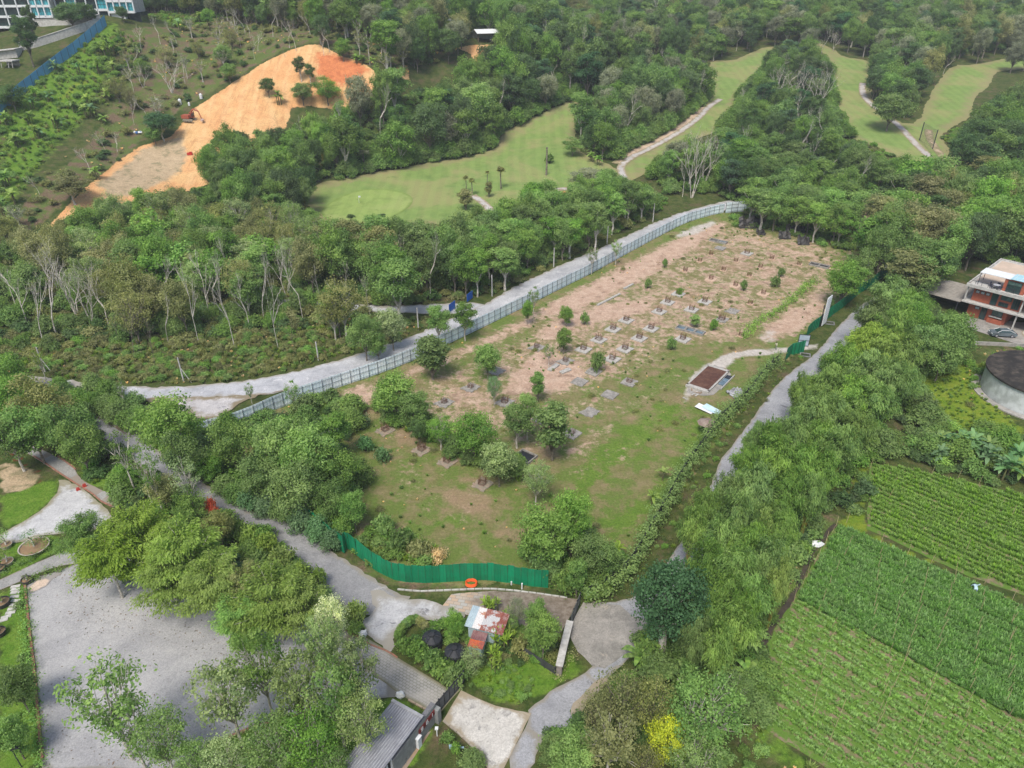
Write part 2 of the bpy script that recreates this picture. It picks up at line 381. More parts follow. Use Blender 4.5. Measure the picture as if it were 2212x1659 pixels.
def bamboo(name, seed, mat, R=4.0, h=10.5, nc=24):
    rng = np.random.default_rng(seed); f = Fol()
    for i in range(nc):
        az = i*2.399+rng.normal()*.25; k = math.sqrt((i+.5)/nc); rr = R*k*rng.uniform(.85,1.1); hh = h*(1.02-.33*k*k)*rng.uniform(.85,1.05)
        dr = np.array([math.cos(az), math.sin(az)]); pts = []; K = 9
        for j in range(K+1):
            t = j/K; o = .35*k+rr*t**2.3*.95; z = hh*(t*1.16-.24*t**3.2); pts.append((dr[0]*o, dr[1]*o, z))
        f.wood.tube(pts, [.055*(1-.75*j/K) for j in range(K+1)], 4, 0, False)
        ct = rng.uniform(-.28,.28)
        for j in range(4, K+1):
            m = 2 if j < 6 else 13
            for s_ in range(m):
                c = np.array(pts[j])+rng.normal(size=3)*np.array([.36,.36,.20])*(1.15 if j > 5 else 1); q = 6
                al = np.array([dr[0], dr[1], -.45])+rng.normal(size=3)*.6
                p = c+rng.normal(size=(q,3))*.20; n = np.tile([dr[0]*.4, dr[1]*.4, 1.0],(q,1))+rng.normal(size=(q,3))*.45
                f.leaves(p, n, rng.uniform(.34,.66,q), .26, .46+ct+.25*(j/K-.6)+rng.uniform(-.22,.22)+rng.uniform(-.12,.12,q), rng, .35, np.tile(al,(q,1)))
    reg(name, f, mat, B_YEL, R, h*.58, h)
def shrub(name, seed, mat, R=1.2, h=1.8, nl=7, nsub=14, nleaf=9, size=.28, asp=.55):
    rng = np.random.default_rng(seed); f = Fol()
    for i in range(nl):
        a = i*2.4; k = math.sqrt((i+.3)/nl); r = R*rng.uniform(.36,.5)
        c = np.array([math.cos(a)*R*k*.68, math.sin(a)*R*k*.68, h*(.30+.32*(1-k)+rng.uniform(-.08,.14))])
        lobe(f, rng, c, r, nsub, nleaf, size, asp, .6, flat=h/R*.55, base_t=.48+rng.normal()*.1)
        f.wood.tube([(0,0,-.1), tuple(c)], [.04,.015], 4, 0, False)
    reg(name, f, mat, B_DARK, R, h*.5, h)
def tuft(name, seed, mat, R=.5, h=1.0, n=40, wdt=.09):
    rng = np.random.default_rng(seed); f = Fol()
    az = rng.uniform(0,2*math.pi,n); ln = rng.uniform(.6,1.1,n)*h; o = rng.uniform(.1,.9,n)*R
    d = np.stack([np.cos(az)*rng.uniform(.3,1.0,n), np.sin(az)*rng.uniform(.3,1.0,n), np.ones(n)],1); d /= np.linalg.norm(d,axis=1,keepdims=True)
    p = np.stack([np.cos(az)*o*.6, np.sin(az)*o*.6, ln*.42],1)
    f.leaves(p, np.cross(d, rng.normal(size=(n,3))), ln, wdt/h*2.0, rng.uniform(.2,.9,n), rng, 0.0, d*3)
    f.wood.tube([(0,0,-.05),(0,0,.1)],[.02,.01],3,0,False)
    reg(name, f, mat, B_DARK, R, h*.5, h)
def bigleaf_mesh(name, mat, Ln=2.3, Wd=.5, droop=.55, seg=7):
    P = []; T = []; ctr = []
    for i in range(seg+1):
        t = i/seg; wdt = Wd*.5*math.sin(math.pi*min(1,.08+t*.92))**.6 if t < 1 else .02
        ctr.append(((t*Ln)*(1-.16*t*t), wdt*(1 if i else .15), .95*Ln*t*(1-t*(.55+droop))+0.0))
    for i in range(seg):
        (x0,w0,z0),(x1,w1,z1) = ctr[i],ctr[i+1]
        for s_ in (-1,1):
            P += [(x0,0,z0),(x1,0,z1),(x1,s_*w1,z1-.18*w1),(x0,s_*w0,z0-.18*w0)]; T += [.35+.4*(i%2)]*4
    return arr_mesh(name, np.array(P), np.array(T), [mat])
def bigplant(name, seed, mat, nst=1, nlf=9, Ln=2.2, Wd=.5, stem=1.8, spread=1.0, droop=.5):
    rng = np.random.default_rng(seed); f = Fol()
    for s_ in range(nst):
        bx, by = (rng.normal()*spread, rng.normal()*spread) if nst > 1 else (0,0); st = stem*rng.uniform(.7,1.15)
        f.wood.tube([(bx,by,-.1),(bx,by,st)],[.13,.08],6,0,False)
        for i in range(nlf):
            az = i*2.4+rng.normal()*.3; el = rng.uniform(.3,1.15); L_ = Ln*rng.uniform(.75,1.1); seg = 6; pr = None
            ti = rng.uniform(.2,.9)
            for j in range(seg+1):
                t = j/seg; wd = Wd*.5*(math.sin(math.pi*min(1,.1+.9*t)))**.6 if j < seg else .03
                x = L_*t*math.cos(el)*(1-.1*t); z = st+L_*(t*math.sin(el)-droop*t*t)
                c = np.array([bx+math.cos(az)*x, by+math.sin(az)*x, z]); sd = np.array([-math.sin(az), math.cos(az), 0])*wd
                cur = (c, sd)
                if pr is not None:
                    for q in (-1,1):
                        f.P.append(np.array([pr[0], c, c+sd*q-np.array([0,0,.15*wd]), pr[0]+pr[1]*q-np.array([0,0,.15*wd])])); f.T.append(np.full(4, ti+.08*((j+(q>0))%2)))
                pr = cur
    reg(name, f, mat, simple(name+'_stem', (.16,.18,.07), (.10,.08,.04), 3), Ln*.8+ (spread if nst>1 else 0), stem+.4*Ln, stem+Ln*.7)
def palm(name, seed, mat, Ln=2.6, h=5.0, nf=18):
    rng = np.random.default_rng(seed); f = Fol()
    f.wood.tube([(0,0,-.2),(.1,0,h*.5),(.05,.1,h)],[.17,.13,.11],7,0,False)
    for i in range(nf):
        az = i*2.4; el = rng.uniform(.1,1.1); L_ = Ln*rng.uniform(.8,1.1)
        for j in range(1,11):
            t = j/10; x = L_*t*math.cos(el); z = h+L_*(t*math.sin(el)-.55*t*t); c = np.array([math.cos(az)*x, math.sin(az)*x, z]); k = 4
            sd = np.array([-math.sin(az), math.cos(az), -.35]); al = np.concatenate([np.tile(sd,(2,1)), np.tile(sd*np.array([-1,-1,1]),(2,1))])
            p = np.tile(c,(4,1))+al*.3*math.sin(math.pi*(.15+.8*t)); f.leaves(p, np.tile([0,0,1.],(4,1))+rng.normal(size=(4,3))*.2, np.full(4,.75*math.sin(math.pi*(.2+.75*t))+.1), .22, rng.uniform(.3,.8,4), rng, .1, al*3)
    reg(name, f, mat, B_GREY, Ln, h, h+1)
tree_broad('broad_a', 1, L['mid'], B_GREY); tree_broad('broad_b', 2, L['bright'], B_GREY, nl=16, lr=(.26,.40)); tree_broad('broad_c', 3, L['dark'], B_GREY, R=4.0, nl=18, lr=(.24,.36))
tree_broad('broad_d', 4, L['mid'], B_PALE, R=3.0, h=11, trunk=.3, nl=13, lr=(.28,.44)); tree_broad('broad_e', 5, L['bright'], B_GREY, R=3.3, h=9, trunk=.25, nl=15, nsub=26)
tree_broad('tall_a', 6, L['mid'], B_PALE, R=2.6, h=13, trunk=.32, nl=14, lr=(.30,.48)); tree_broad('tall_b', 7, L['dark'], B_GREY, R=2.9, h=13, trunk=.25, nl=17, lr=(.28,.42))
tree_broad('broad_f', 17, L['mid'], B_GREY, R=4.2, h=9, nl=20, lr=(.18,.34), size=.34, nsub=20)
tree_broad('broad_g', 18, L['mid'], B_PALE, R=3.2, h=11, nl=10, lr=(.34,.55), size=.50, nleaf=10, flat=.65)
tree_broad('broad_h', 19, L['mid'], B_GREY, R=3.0, h=10, nl=16, lr=(.22,.5), size=.30, nsub=26, cone=True)
tree_broad('column_a', 8, L['mid'], B_GREY, R=1.7, h=9, trunk=.12, nl=13, nsub=20, lr=(.4,.6), size=.36)
tree_broad('open_a', 9, L['bright'], B_PALE, R=3.4, h=10, trunk=.4, nl=13, nsub=14, nleaf=10, size=.36, lr=(.22,.36), open_=1)
tree_broad('open_b', 10, L['mid'], B_PALE, R=3.2, h=11, trunk=.4, nl=18, nsub=18, nleaf=13, size=.36, lr=(.24,.38), open_=1)
tree_broad('fine_a', 12, L['pale'], B_PALE, R=3.6, h=11, trunk=.3, nl=20, nsub=26, nleaf=13, size=.29, lr=(.24,.38), open_=1)
tree_broad('fine_b', 13, L['olive'], B_GREY, R=3.4, h=9, trunk=.2, nl=18, nsub=24, nleaf=10, size=.28, lr=(.26,.40), open_=1)
tree_broad('dense_a', 14, L['deep'], B_PALE, R=3.4, h=10, trunk=.35, nl=22, nsub=34, nleaf=12, size=.30, lr=(.24,.34), flat=.9)
tree_broad('scraggy_a', 15, L['olive'], B_PALE, R=2.7, h=10, trunk=.5, nl=9, nsub=12, nleaf=9, size=.34, lr=(.26,.42), open_=1)
tree_feather('feather_a', 21, L['lime'], B_PALE); tree_feather('feather_b', 22, L['bright'], B_GREY)
tree_bare('bare_a', 31, L['olive'], B_PALE, fan=.5, leaves=.08); tree_bare('bare_b', 32, L['grey'], B_PALE, fan=.9, leaves=.12); tree_bare('bare_c', 33, L['olive'], B_PALE, fan=.7, nst=5, dens=.9, leaves=.10)
tree_bare('bare_d', 34, L['olive'], B_GREY, fan=.35, leaves=.15, thick=.6); tree_bare('bare_e', 37, L['grey'], B_PALE, fan=.9, leaves=.05, thick=1.25)
bamboo('bamboo_a', 41, L['bamboo']); bamboo('bamboo_b', 42, L['mid'], R=3.5, h=10); 
shrub('shrub_a', 51, L['mid']); shrub('shrub_b', 52, L['bright'], R=1.4, h=1.5); shrub('shrub_c', 53, L['dark'], R=1.1, h=1.6); shrub('shrub_d', 54, L['olive'], R=1.3, h=1.1, size=.22)
shrub('bush_a', 55, L['mid'], R=1.5, h=3.0, nl=14, nsub=24, nleaf=10, size=.24)
tuft('tuft_a', 61, L['bright'], .5, .9); tuft('tuft_b', 62, L['straw'], .45, .5, 30); tuft('tuft_c', 63, L['lime'], .7, 1.2, 60)
bigplant('banana_a', 71, L['bright'], 1, 9); bigplant('banana_b', 72, L['blue'], 3, 8, Ln=2.4, stem=2.2, spread=.9); bigplant('banana_c', 73, L['lime'], 2, 8, spread=.7)
bigplant('ginger_a', 74, L['yellow'], 5, 7, Ln=1.1, Wd=.26, stem=.9, spread=.7, droop=.3)
palm('palm_a', 81, L['mid']); palm('palm_b', 82, L['olive'], Ln=1.3, h=3.2, nf=12)
# ================================================================ GROUND
def axis(lo, hi, step, far_lo, far_hi, grow=1.12):
    a = list(np.arange(lo, hi+step*.5, step)); s = step; x = a[-1]
    while x < far_hi: s = min(s*grow, 40); x += s; a.append(x)
    s = step; x = lo; b = []
    while x > far_lo: s = min(s*grow, 40); x -= s; b.append(x)
    return np.array(b[::-1]+a)
gx = axis(-215, 225, 1.5, -950, 950); gy = axis(26, 335, 1.4, -500, 1350, 1.05)
GX, GY = np.meshgrid(gx, gy); gz = tz(GX, GY)
nx, ny = len(gx), len(gy)
me = bpy.data.meshes.new('ground'); V = np.stack([GX.ravel(), GY.ravel(), gz.ravel()], 1)
me.vertices.add(len(V)); me.vertices.foreach_set('co', V.astype(np.float32).ravel())
ii = (np.arange(ny-1)[:,None]*nx+np.arange(nx-1)[None,:]).ravel()
q = np.stack([ii, ii+1, ii+nx+1, ii+nx], 1).astype(np.int32)
me.loops.add(q.size); me.loops.foreach_set('vertex_index', q.ravel())
me.polygons.add(len(q)); me.polygons.foreach_set('loop_start', (np.arange(len(q))*4).astype(np.int32)); me.polygons.foreach_set('loop_total', np.full(len(q), 4, np.int32))
me.polygons.foreach_set('use_smooth', np.ones(len(q), bool))
me.update(calc_edges=True)
MASK = {k: np.zeros(len(V)) for k in ('site','bare','lush','brown','orange','red','tan','yel','mulch','pale')}
def mask(k, poly, feather=2.0, val=1.0, h=0.0, world=None):
    """how much of the ground here is this kind of soil or growth; feathered over FEATHER metres inwards and outwards"""
    P_ = world if world is not None else wp(poly, h); xs = [p[0] for p in P_]; ys = [p[1] for p in P_]; f2 = feather
    sel = (V[:,0] > min(xs)-f2) & (V[:,0] < max(xs)+f2) & (V[:,1] > min(ys)-f2) & (V[:,1] < max(ys)+f2)
    x, y = V[sel,0], V[sel,1]; d = dist_edge(x, y, P_); d = np.where(inpoly(x, y, P_), d, -d)
    m = np.clip(.5+d/(2*feather), 0, 1)*val
    a = MASK[k]; a[sel] = np.maximum(a[sel], m) if val > 0 else np.minimum(a[sel], 1+m)
def streak(k, pts, wdt, feather=1.5, val=1.0):
    P_ = wp(pts); xs = [p[0] for p in P_]; ys = [p[1] for p in P_]; f2 = wdt+feather
    sel = (V[:,0] > min(xs)-f2) & (V[:,0] < max(xs)+f2) & (V[:,1] > min(ys)-f2) & (V[:,1] < max(ys)+f2)
    d = dist_edge(V[sel,0], V[sel,1], P_, closed=False); m = np.clip(.5+(wdt*.5-d)/(2*feather)+.0, 0, 1)*val
    MASK[k][sel] = np.maximum(MASK[k][sel], m)
FENCE = [(430,943),(517,922),(615,876),(680,855),(743,833),(835,802),(902,775),(985,735),(1070,694),(1135,662),(1198,630),(1275,592),(1348,551),(1411,517),(1475,483),(1530,466),(1572,458)]
SITE = FENCE+[(1610,470),(1720,500),(1830,520),(1880,560),(1890,600),(1835,648),(1800,668),(1740,730),(1700,778),(1640,840),(1560,940),(1470,1060),(1400,1160),(1330,1235),(1250,1285),(1190,1272),(1100,1258),(1000,1266),(862,1256),(800,1222),(750,1178),(650,1110),(560,1050),(450,990)]
mask('site', SITE, 1.5)
mask('lush', zp(5,[(1450,1500),(1650,1250),(1900,1050),(2000,960),(2212,900),(2212,1250),(2000,1500),(1800,1646),(1500,1646)])+[(1480,900),(1580,905),(1620,880),(1540,980),(1450,1080),(1380,1150),(1280,1160),(1250,1120)], 5, .75)
mask('lush', zp(5,[(250,1000),(650,780),(850,700),(700,1000),(450,1050)]), 3, .5)
mask('lush', [(560,930),(620,905),(760,845),(850,815),(800,850),(700,900),(600,960)], 2.5, .8)
mask('lush', zp(8,[(420,60),(700,0),(850,50),(700,150)]), 3, .6)
for p_, v_ in [([(1565,478),(1520,490),(1440,525),(1380,555),(1300,598),(1215,640),(1160,672),(1150,690),(1230,685),(1320,640),(1390,605),(1450,572),(1530,515),(1572,490)], .95),
    ([(1160,672),(1080,712),(990,755),(890,800),(800,835),(740,868),(722,890),(760,905),(800,880),(830,850),(900,812),(1000,772),(1090,735),(1170,695)], .88),
    (zp('f',[(1250,110),(1240,250),(1180,560),(1060,740),(700,970),(560,1050),(0,1160),(100,940),(500,560),(800,480),(1050,280)]), 1.0),
    (zp(5,[(1200,640),(1350,600),(1550,690),(1600,780),(1400,900),(1250,880),(1050,900),(1080,760)]), .95),
    (zp(5,[(1200,460),(1500,330),(1700,280),(2000,250),(2100,330),(1900,420),(1600,470),(1400,600),(1250,580)]), .72),
    (zp(5,[(1700,90),(1900,60),(2212,20),(2212,130),(1950,300),(1700,330),(1500,350),(1450,260)]), .45),
    (zp(5,[(1080,1330),(1250,1180),(1500,1000),(1700,860),(1780,880),(1560,1060),(1330,1250),(1180,1360)]), .6), (zp(5,[(620,760),(900,640),(1150,560),(1200,640),(950,720),(700,830)]), .6), (zp(5,[(380,900),(600,840),(760,900),(640,1000),(460,980)]), .55), (zp(5,[(1000,1000),(1150,980),(1200,1100),(1050,1130)]), .6), (zp(5,[(150,1100),(400,1080),(480,1180),(300,1240)]), .55), (zp(5,[(1300,700),(1500,640),(1650,800),(1500,930),(1330,900)]), .62),
    (zp(5,[(0,1060),(0,880),(200,800),(260,860),(180,900),(80,1000)]), .95),
    (zp(5,[(1430,1290),(1500,1200),(1700,1080),(1760,1110),(1600,1250),(1450,1340)]), .8),(zp(5,[(1700,1400),(1760,1310),(1880,1200),(1950,1170),(1850,1320),(1750,1390)]), .72),
    (zp(5,[(1560,690),(1950,530),(2120,520),(1900,640),(1640,780)]), .66),(zp(5,[(1550,1000),(1800,940),(1950,880),(2212,730),(2212,790),(1980,960),(1700,1060)]), .6),
    (zp(8,[(430,30),(600,60),(800,80),(780,130),(560,130),(480,90)]), .5),(zp(8,[(700,230),(850,200),(1100,250),(1000,330),(750,320)]), .45),
    (zp(5,[(350,1500),(500,1450),(700,1560),(900,1620),(600,1646),(400,1600)]), .4),(zp(5,[(1020,1120),(1250,1130),(1280,1290),(1100,1240)]), .6),
    (zp('s',[(550,440),(900,370),(1150,400),(1500,440),(1700,500),(1560,640),(1300,600),(1000,520),(700,540)]), .5),(zp('s',[(1650,520),(1950,560),(1850,700),(1650,800),(1620,650)]), .62),
    (zp('s',[(0,850),(200,780),(420,820),(250,960),(60,1000)]), .5),(zp('s',[(780,1100),(1050,1150),(1200,1250),(1000,1300),(800,1250),(700,1200)]), .7),(zp('s',[(1400,850),(1550,830),(1500,980),(1380,990)]), .45),
    (zp('s',[(960,130),(1100,190),(1350,230),(1600,310),(1900,370),(2150,430),(2120,480),(1800,420),(1500,340),(1200,270),(950,190)]), .85),
    (zp(6,[(60,780),(150,700),(330,610),(360,650),(250,760),(40,960),(0,950)]), .7)]:
    mask('bare', p_, 3.5, v_)
for p_, v_ in [([(1572,470),(1480,515),(1380,565),(1280,620),(1170,685),(1080,730),(1000,770),(1040,850),(1180,900),(1330,850),(1430,800),(1500,760),(1640,750),(1760,690),(1840,640),(1880,590),(1820,530),(1700,500)], .505),
    ([(1000,770),(900,810),(760,860),(760,900),(850,930),(1000,960),(1150,960),(1330,900),(1400,850),(1300,830),(1180,860)], .52), ([(790,920),(950,960),(1120,1060),(1100,1200),(950,1180),(800,1100),(770,1000)], .36), ([(1250,1080),(1400,930),(1300,960),(1200,1010),(1160,1080)], .46)]:
    mask('bare', p_, 6, v_)
for p_, v_ in [([(0,812),(60,806),(290,836),(480,831),(640,798),(740,770),(740,700),(450,700),(150,700),(0,740)], .45),
    (zp(1,[(700,250),(1200,170),(1700,60),(2212,80),(2212,330),(2000,270),(1800,330),(1500,500),(1200,680),(900,900),(560,1180),(300,1400),(0,1646),(0,1500),(250,1200),(500,1000),(700,700),(900,450)]), 1.0),
    (zp(2,[(0,120),(300,100),(620,170),(600,280),(350,420),(220,440),(0,360)]), .9),
    (zp(9,[(830,150),(940,30),(1030,20),(1010,80),(900,220),(760,470),(690,570),(560,830),(440,860),(520,720),(600,560),(720,450)]), 1.0),
    (zp(9,[(450,900),(600,900),(600,1050),(520,1250),(700,1500),(620,1640),(380,1450),(430,1150)]), .9),
    (zp(6,[(1900,580),(2212,580),(2212,700),(2050,700),(1900,640)]), .7),(zp(6,[(1430,900),(1500,900),(1750,1110),(1700,1120)]), .9),
    (zp(8,[(330,0),(900,430),(1500,520),(1520,560),(1200,510),(960,505),(700,560),(400,520),(180,480),(0,330),(0,230),(120,300)]), .75)]:
    mask('brown', p_, 2.5, v_)
LUSH_R = zp(6,[(1500,760),(1700,650),(1950,700),(1960,900),(2150,1080),(2212,1100),(2212,1200),(2000,1130),(1700,1100),(1500,900)])
mask('yel', LUSH_R, 3, 1.0)
mask('yel', zp(9,[(1100,0),(1200,0),(1200,130),(1480,250),(1850,430),(2212,560),(2212,620),(1900,460),(1450,280),(1150,170),(1010,80)]), 1.0, .9)
mask('yel', zp(6,[(1160,1280),(1215,1330),(1200,1646),(1080,1646),(1100,1450)]), 1.5, .8)
mask('lush', zp(1,[(0,740),(350,420),(700,140),(760,160),(700,450),(560,750),(350,950),(150,1200),(0,1400)]), 6, .9)
mask('yel', zp(1,[(330,620),(650,430),(700,470),(500,620),(420,680)]), 3, .6)
mask('lush', zp(1,[(950,100),(1500,60),(1500,110),(1100,170)]), 6, .9)
mask('lush', zp(4,[(480,1300),(560,1330),(800,1440),(900,1520),(900,1640),(780,1560),(560,1450)]), 2, 1)
mask('lush', zp(9,[(470,1350),(900,1646),(700,1646),(450,1450)]), 2, 1)
mask('lush', zp('g',[(0,560),(300,480),(480,420),(620,380),(600,560),(300,830),(0,960)]), 1.5, .9)
mask('tan', zp('g',[(0,250),(100,240),(300,300),(400,400),(350,500),(100,550),(0,500)]), .8, 1)
mask('mulch', zp('g',[(80,130),(180,130),(300,240),(460,330),(450,420),(380,470),(400,390),(280,280),(120,240)]), .5, .8)
mask('lush', zp('g',[(0,1080),(200,1060),(380,1000),(620,1000),(620,1130),(300,1310),(0,1450)]), 1, 1)
mask('lush', [(0,1278),(50,1262),(58,1324),(70,1442),(78,1526),(90,1665),(0,1665)], 1, 1)
mask('lush', [(380,1665),(447,1612),(551,1568),(734,1522),(808,1511),(869,1508),(940,1550),(900,1665)], 1, .9)
mask('lush', zp(8,[(800,1080),(950,950),(1200,960),(1420,880),(1540,930),(1600,1000),(1300,1200),(1000,1250)]), 1, .8)
ORANGE = zp(1,[(2000,285),(2060,290),(2212,370)])+zp(2,[(130,390),(220,460),(270,540),(150,640),(50,700)])+zp(1,[(2000,680),(1870,690),(1800,900),(1720,960),(1480,1100),(1350,1180),(1200,1230),(980,1300),(720,1390),(560,1450),(240,1520),(430,1330),(520,1240),(600,1170),(760,1030),(900,940),(1100,880),(1180,790),(1240,700),(1500,530),(1700,400),(1850,330)])
mask('orange', ORANGE, 1.2); 
mask('tan', zp(1,[(600,1180),(900,950),(1180,860),(1230,1000),(1150,1130),(850,1270),(680,1270)]), 3, .8)
mask('red', zp(2,[(-150,330),(130,390),(190,450),(60,560),(-60,560),(-160,470)]), 4, .9); mask('red', zp(1,[(1950,560),(2212,430),(2212,640),(2050,640)]), 3, .55)
mask('red', zp(1,[(480,1320),(700,1360),(560,1450),(450,1440)]), 1.5, .5)
mask('orange', zp(2,[(740,310),(850,290),(970,290),(960,340),(930,370),(950,480),(900,500),(840,340)]), 1.5)
mask('orange', zp(2,[(350,440),(430,410),(445,510),(400,510)]), 1.5)
mask('orange', zp(3,[(-10,290),(-5,285),(120,270),(40,320)]), 1.5, .7); mask('tan', zp(2,[(1730,310),(1880,270),(1890,290),(1780,330)]), 2)
mask('pale', zp(6,[(60,780),(150,700),(330,610),(640,592),(800,570),(900,560),(880,600),(620,635),(370,655),(260,760),(100,880),(40,960),(0,950)]), 1.2, .85)
mask('pale', zp('s',[(700,100),(950,20),(960,80),(800,190),(560,230),(480,200)]), 2, .7); mask('pale', zp('s',[(1300,1180),(1500,1130),(1700,1200),(1500,1330),(1350,1300)]), 2, .55)
mask('red', zp(3,[(1060,1646),(1110,1500),(1160,1400),(1170,1330),(1250,1330),(1230,1450),(1150,1560),(1120,1646)]), 1.5, .35); mask('bare', zp(3,[(1060,1646),(1110,1500),(1160,1400),(1170,1330),(1250,1330),(1230,1450),(1150,1560),(1120,1646)]), 1.5, .7)
mask('brown', zp(3,[(1240,1340),(1280,1340),(1240,1480),(1200,1450)]), 1.5)
mask('lush', zp(1,[(-50,-20),(850,-20),(850,90),(600,170),(0,180)]), 4, .5)
for k, a in MASK.items():
    at_ = me.attributes.new(k, 'FLOAT', 'POINT'); at_.data.foreach_set('value', a.astype(np.float32))
n = N('ground_soil_and_grass'); p = n.pos()
n1 = n.noise(.09, 6, .62, p); n2 = n.noise(.55, 6, .65, p); n3 = n.noise(3.2, 4, .65, p); n4 = n.noise(.24, 9, .72, p, .25); fine = n.noise(9, 3, .6, p)
scrub = n.mix(n.ramp(n2, .35, .65), (.045,.075,.018), (.095,.11,.035)); scrub = n.mix(n.ramp(n4, .5, .68), scrub, (.13,.10,.06))
def blend(col, attr, c, wob, lo=.38, hi=.62):
    m = n.math('ADD', n.attr(attr), n.math('MULTIPLY', n.math('SUBTRACT', wob, .5), .95)); pres = n.ramp(n.attr(attr), 0.0, .12)
    return n.mix(n.math('MULTIPLY', n.ramp(m, lo, hi), pres), col, c)
brown = n.mix(n.ramp(n3, .3, .7), (.115,.085,.055), (.21,.15,.10)); brown = n.mix(n.ramp(n4, .42, .55), brown, (.105,.145,.04)); brown = n.mix(n.ramp(n2, .62, .72), brown, (.27,.17,.10))
lush = n.mix(n.ramp(n2, .3, .7), (.09,.19,.02), (.16,.25,.04)); lush = n.mix(n.ramp(n3, .45, .75), lush, (.06,.14,.015))
yel = n.mix(n.ramp(n2, .3, .7), (.12,.21,.02), (.22,.27,.035)); yel = n.mix(n.ramp(n3, .5, .8), yel, (.06,.13,.02))
dry = n.mix(n.ramp(n2, .35, .7), (.175,.175,.065), (.26,.215,.115)); dry = n.mix(n.ramp(n4, .42, .56), dry, (.135,.19,.045)); dry = n.mix(n.math('MULTIPLY', n.ramp(n1, .52, .66), .75), dry, (.33,.225,.15)); dry = n.mix(n.math('MULTIPLY', n.ramp(n3, .55, .75), .4), dry, (.11,.14,.04))
bare = n.mix(n.ramp(n2, .3, .7), (.55,.405,.305), (.42,.285,.205)); bare = n.mix(n.ramp(n3, .55, .72), bare, (.62,.48,.37)); bare = n.mix(n.math('MULTIPLY', n.ramp(n4, .56, .63), .7), bare, (.24,.16,.11))
orange = n.mix(n.ramp(n2, .3, .7), (.70,.45,.215), (.62,.375,.17)); orange = n.mix(n.math('MULTIPLY', n.ramp(n1, .42, .62), .7), orange, (.64,.32,.14)); gs = n.n('ShaderNodeMapping', {'Vector': p, 'Rotation': (0,0,math.radians(-28)), 'Scale': (1.6,.16,.16)}).outputs[0]; orange = n.mix(n.math('MULTIPLY', n.ramp(n.noise(.55, 7, .7, gs), .50, .62), .5), orange, (.47,.235,.10))
wv = n.n('ShaderNodeTexWave', {'Scale': .06, 'Distortion': 14, 'Detail': 5, 'Detail Scale': .35}); n.t.links.new(p, wv.inputs['Vector'])
orange = n.mix(n.math('MULTIPLY', n.ramp(wv.outputs['Fac'], .55, .95), .16), orange, (.78,.58,.33)); orange = n.mix(n.math('MULTIPLY', n.ramp(n4, .52, .62), .4), orange, (.50,.25,.11))
tan = n.mix(n.ramp(n2, .3, .7), (.50,.385,.25), (.40,.305,.19)); tan = n.mix(n.math('MULTIPLY', n.ramp(n4, .52, .60), .8), tan, (.24,.215,.12))
red = n.mix(n.ramp(n2, .35, .7), (.60,.22,.09), (.46,.15,.065))
col = blend(scrub, 'brown', brown, n2); col = blend(col, 'lush', lush, n2); col = blend(col, 'site', dry, n2, .45, .55)
lush2 = n.mix(n.math('MULTIPLY', n.ramp(n4, .4, .75), .7), lush, dry)
m2 = n.math('MULTIPLY', n.ramp(n.math('ADD', n.attr('lush'), n.math('MULTIPLY', n.math('SUBTRACT', n4, .5), 1.4)), .28, .6), n.ramp(n.attr('site'), .5, .9)); col = n.mix(n.math('MULTIPLY', m2, n.ramp(n.attr('lush'), 0, .1)), col, lush2)
nb = n.math('ADD', n.math('MULTIPLY', n4, .5), n.math('MULTIPLY', n.noise(.75, 8, .72, p), .5)); nb = n.math('ADD', n.math('MULTIPLY', n.math('SUBTRACT', nb, .5), 2.1), .5); col = blend(col, 'bare', bare, nb, .38, .64); col = blend(col, 'yel', yel, n2); col = blend(col, 'orange', orange, n2, .4, .55); col = blend(col, 'tan', tan, n4, .4, .65); col = blend(col, 'red', red, n4, .35, .65); col = blend(col, 'mulch', (.13,.04,.022), n2)
hg = n.math('ADD', n.math('MULTIPLY', n3, .6), n.math('MULTIPLY', fine, .4))
col = blend(col, 'pale', n.mix(n.ramp(n2, .3, .7), (.44,.40,.35), (.56,.52,.47)), n4, .38, .66)
fv = n.n('ShaderNodeMapRange', {'Value': n.noise(2.6, 9, .78, p), 'From Min': .32, 'From Max': .68, 'To Min': .70, 'To Max': 1.28}).outputs[0]
col = n.mix(1.0, col, n.n('ShaderNodeCombineColor', {0: fv, 1: fv, 2: fv}).outputs[0], 'MULTIPLY')
me.materials.append(n.out(col, .95, .05, 0, hg, .9, .22))
ground = link('ground', me); tag(ground, kind='structure')
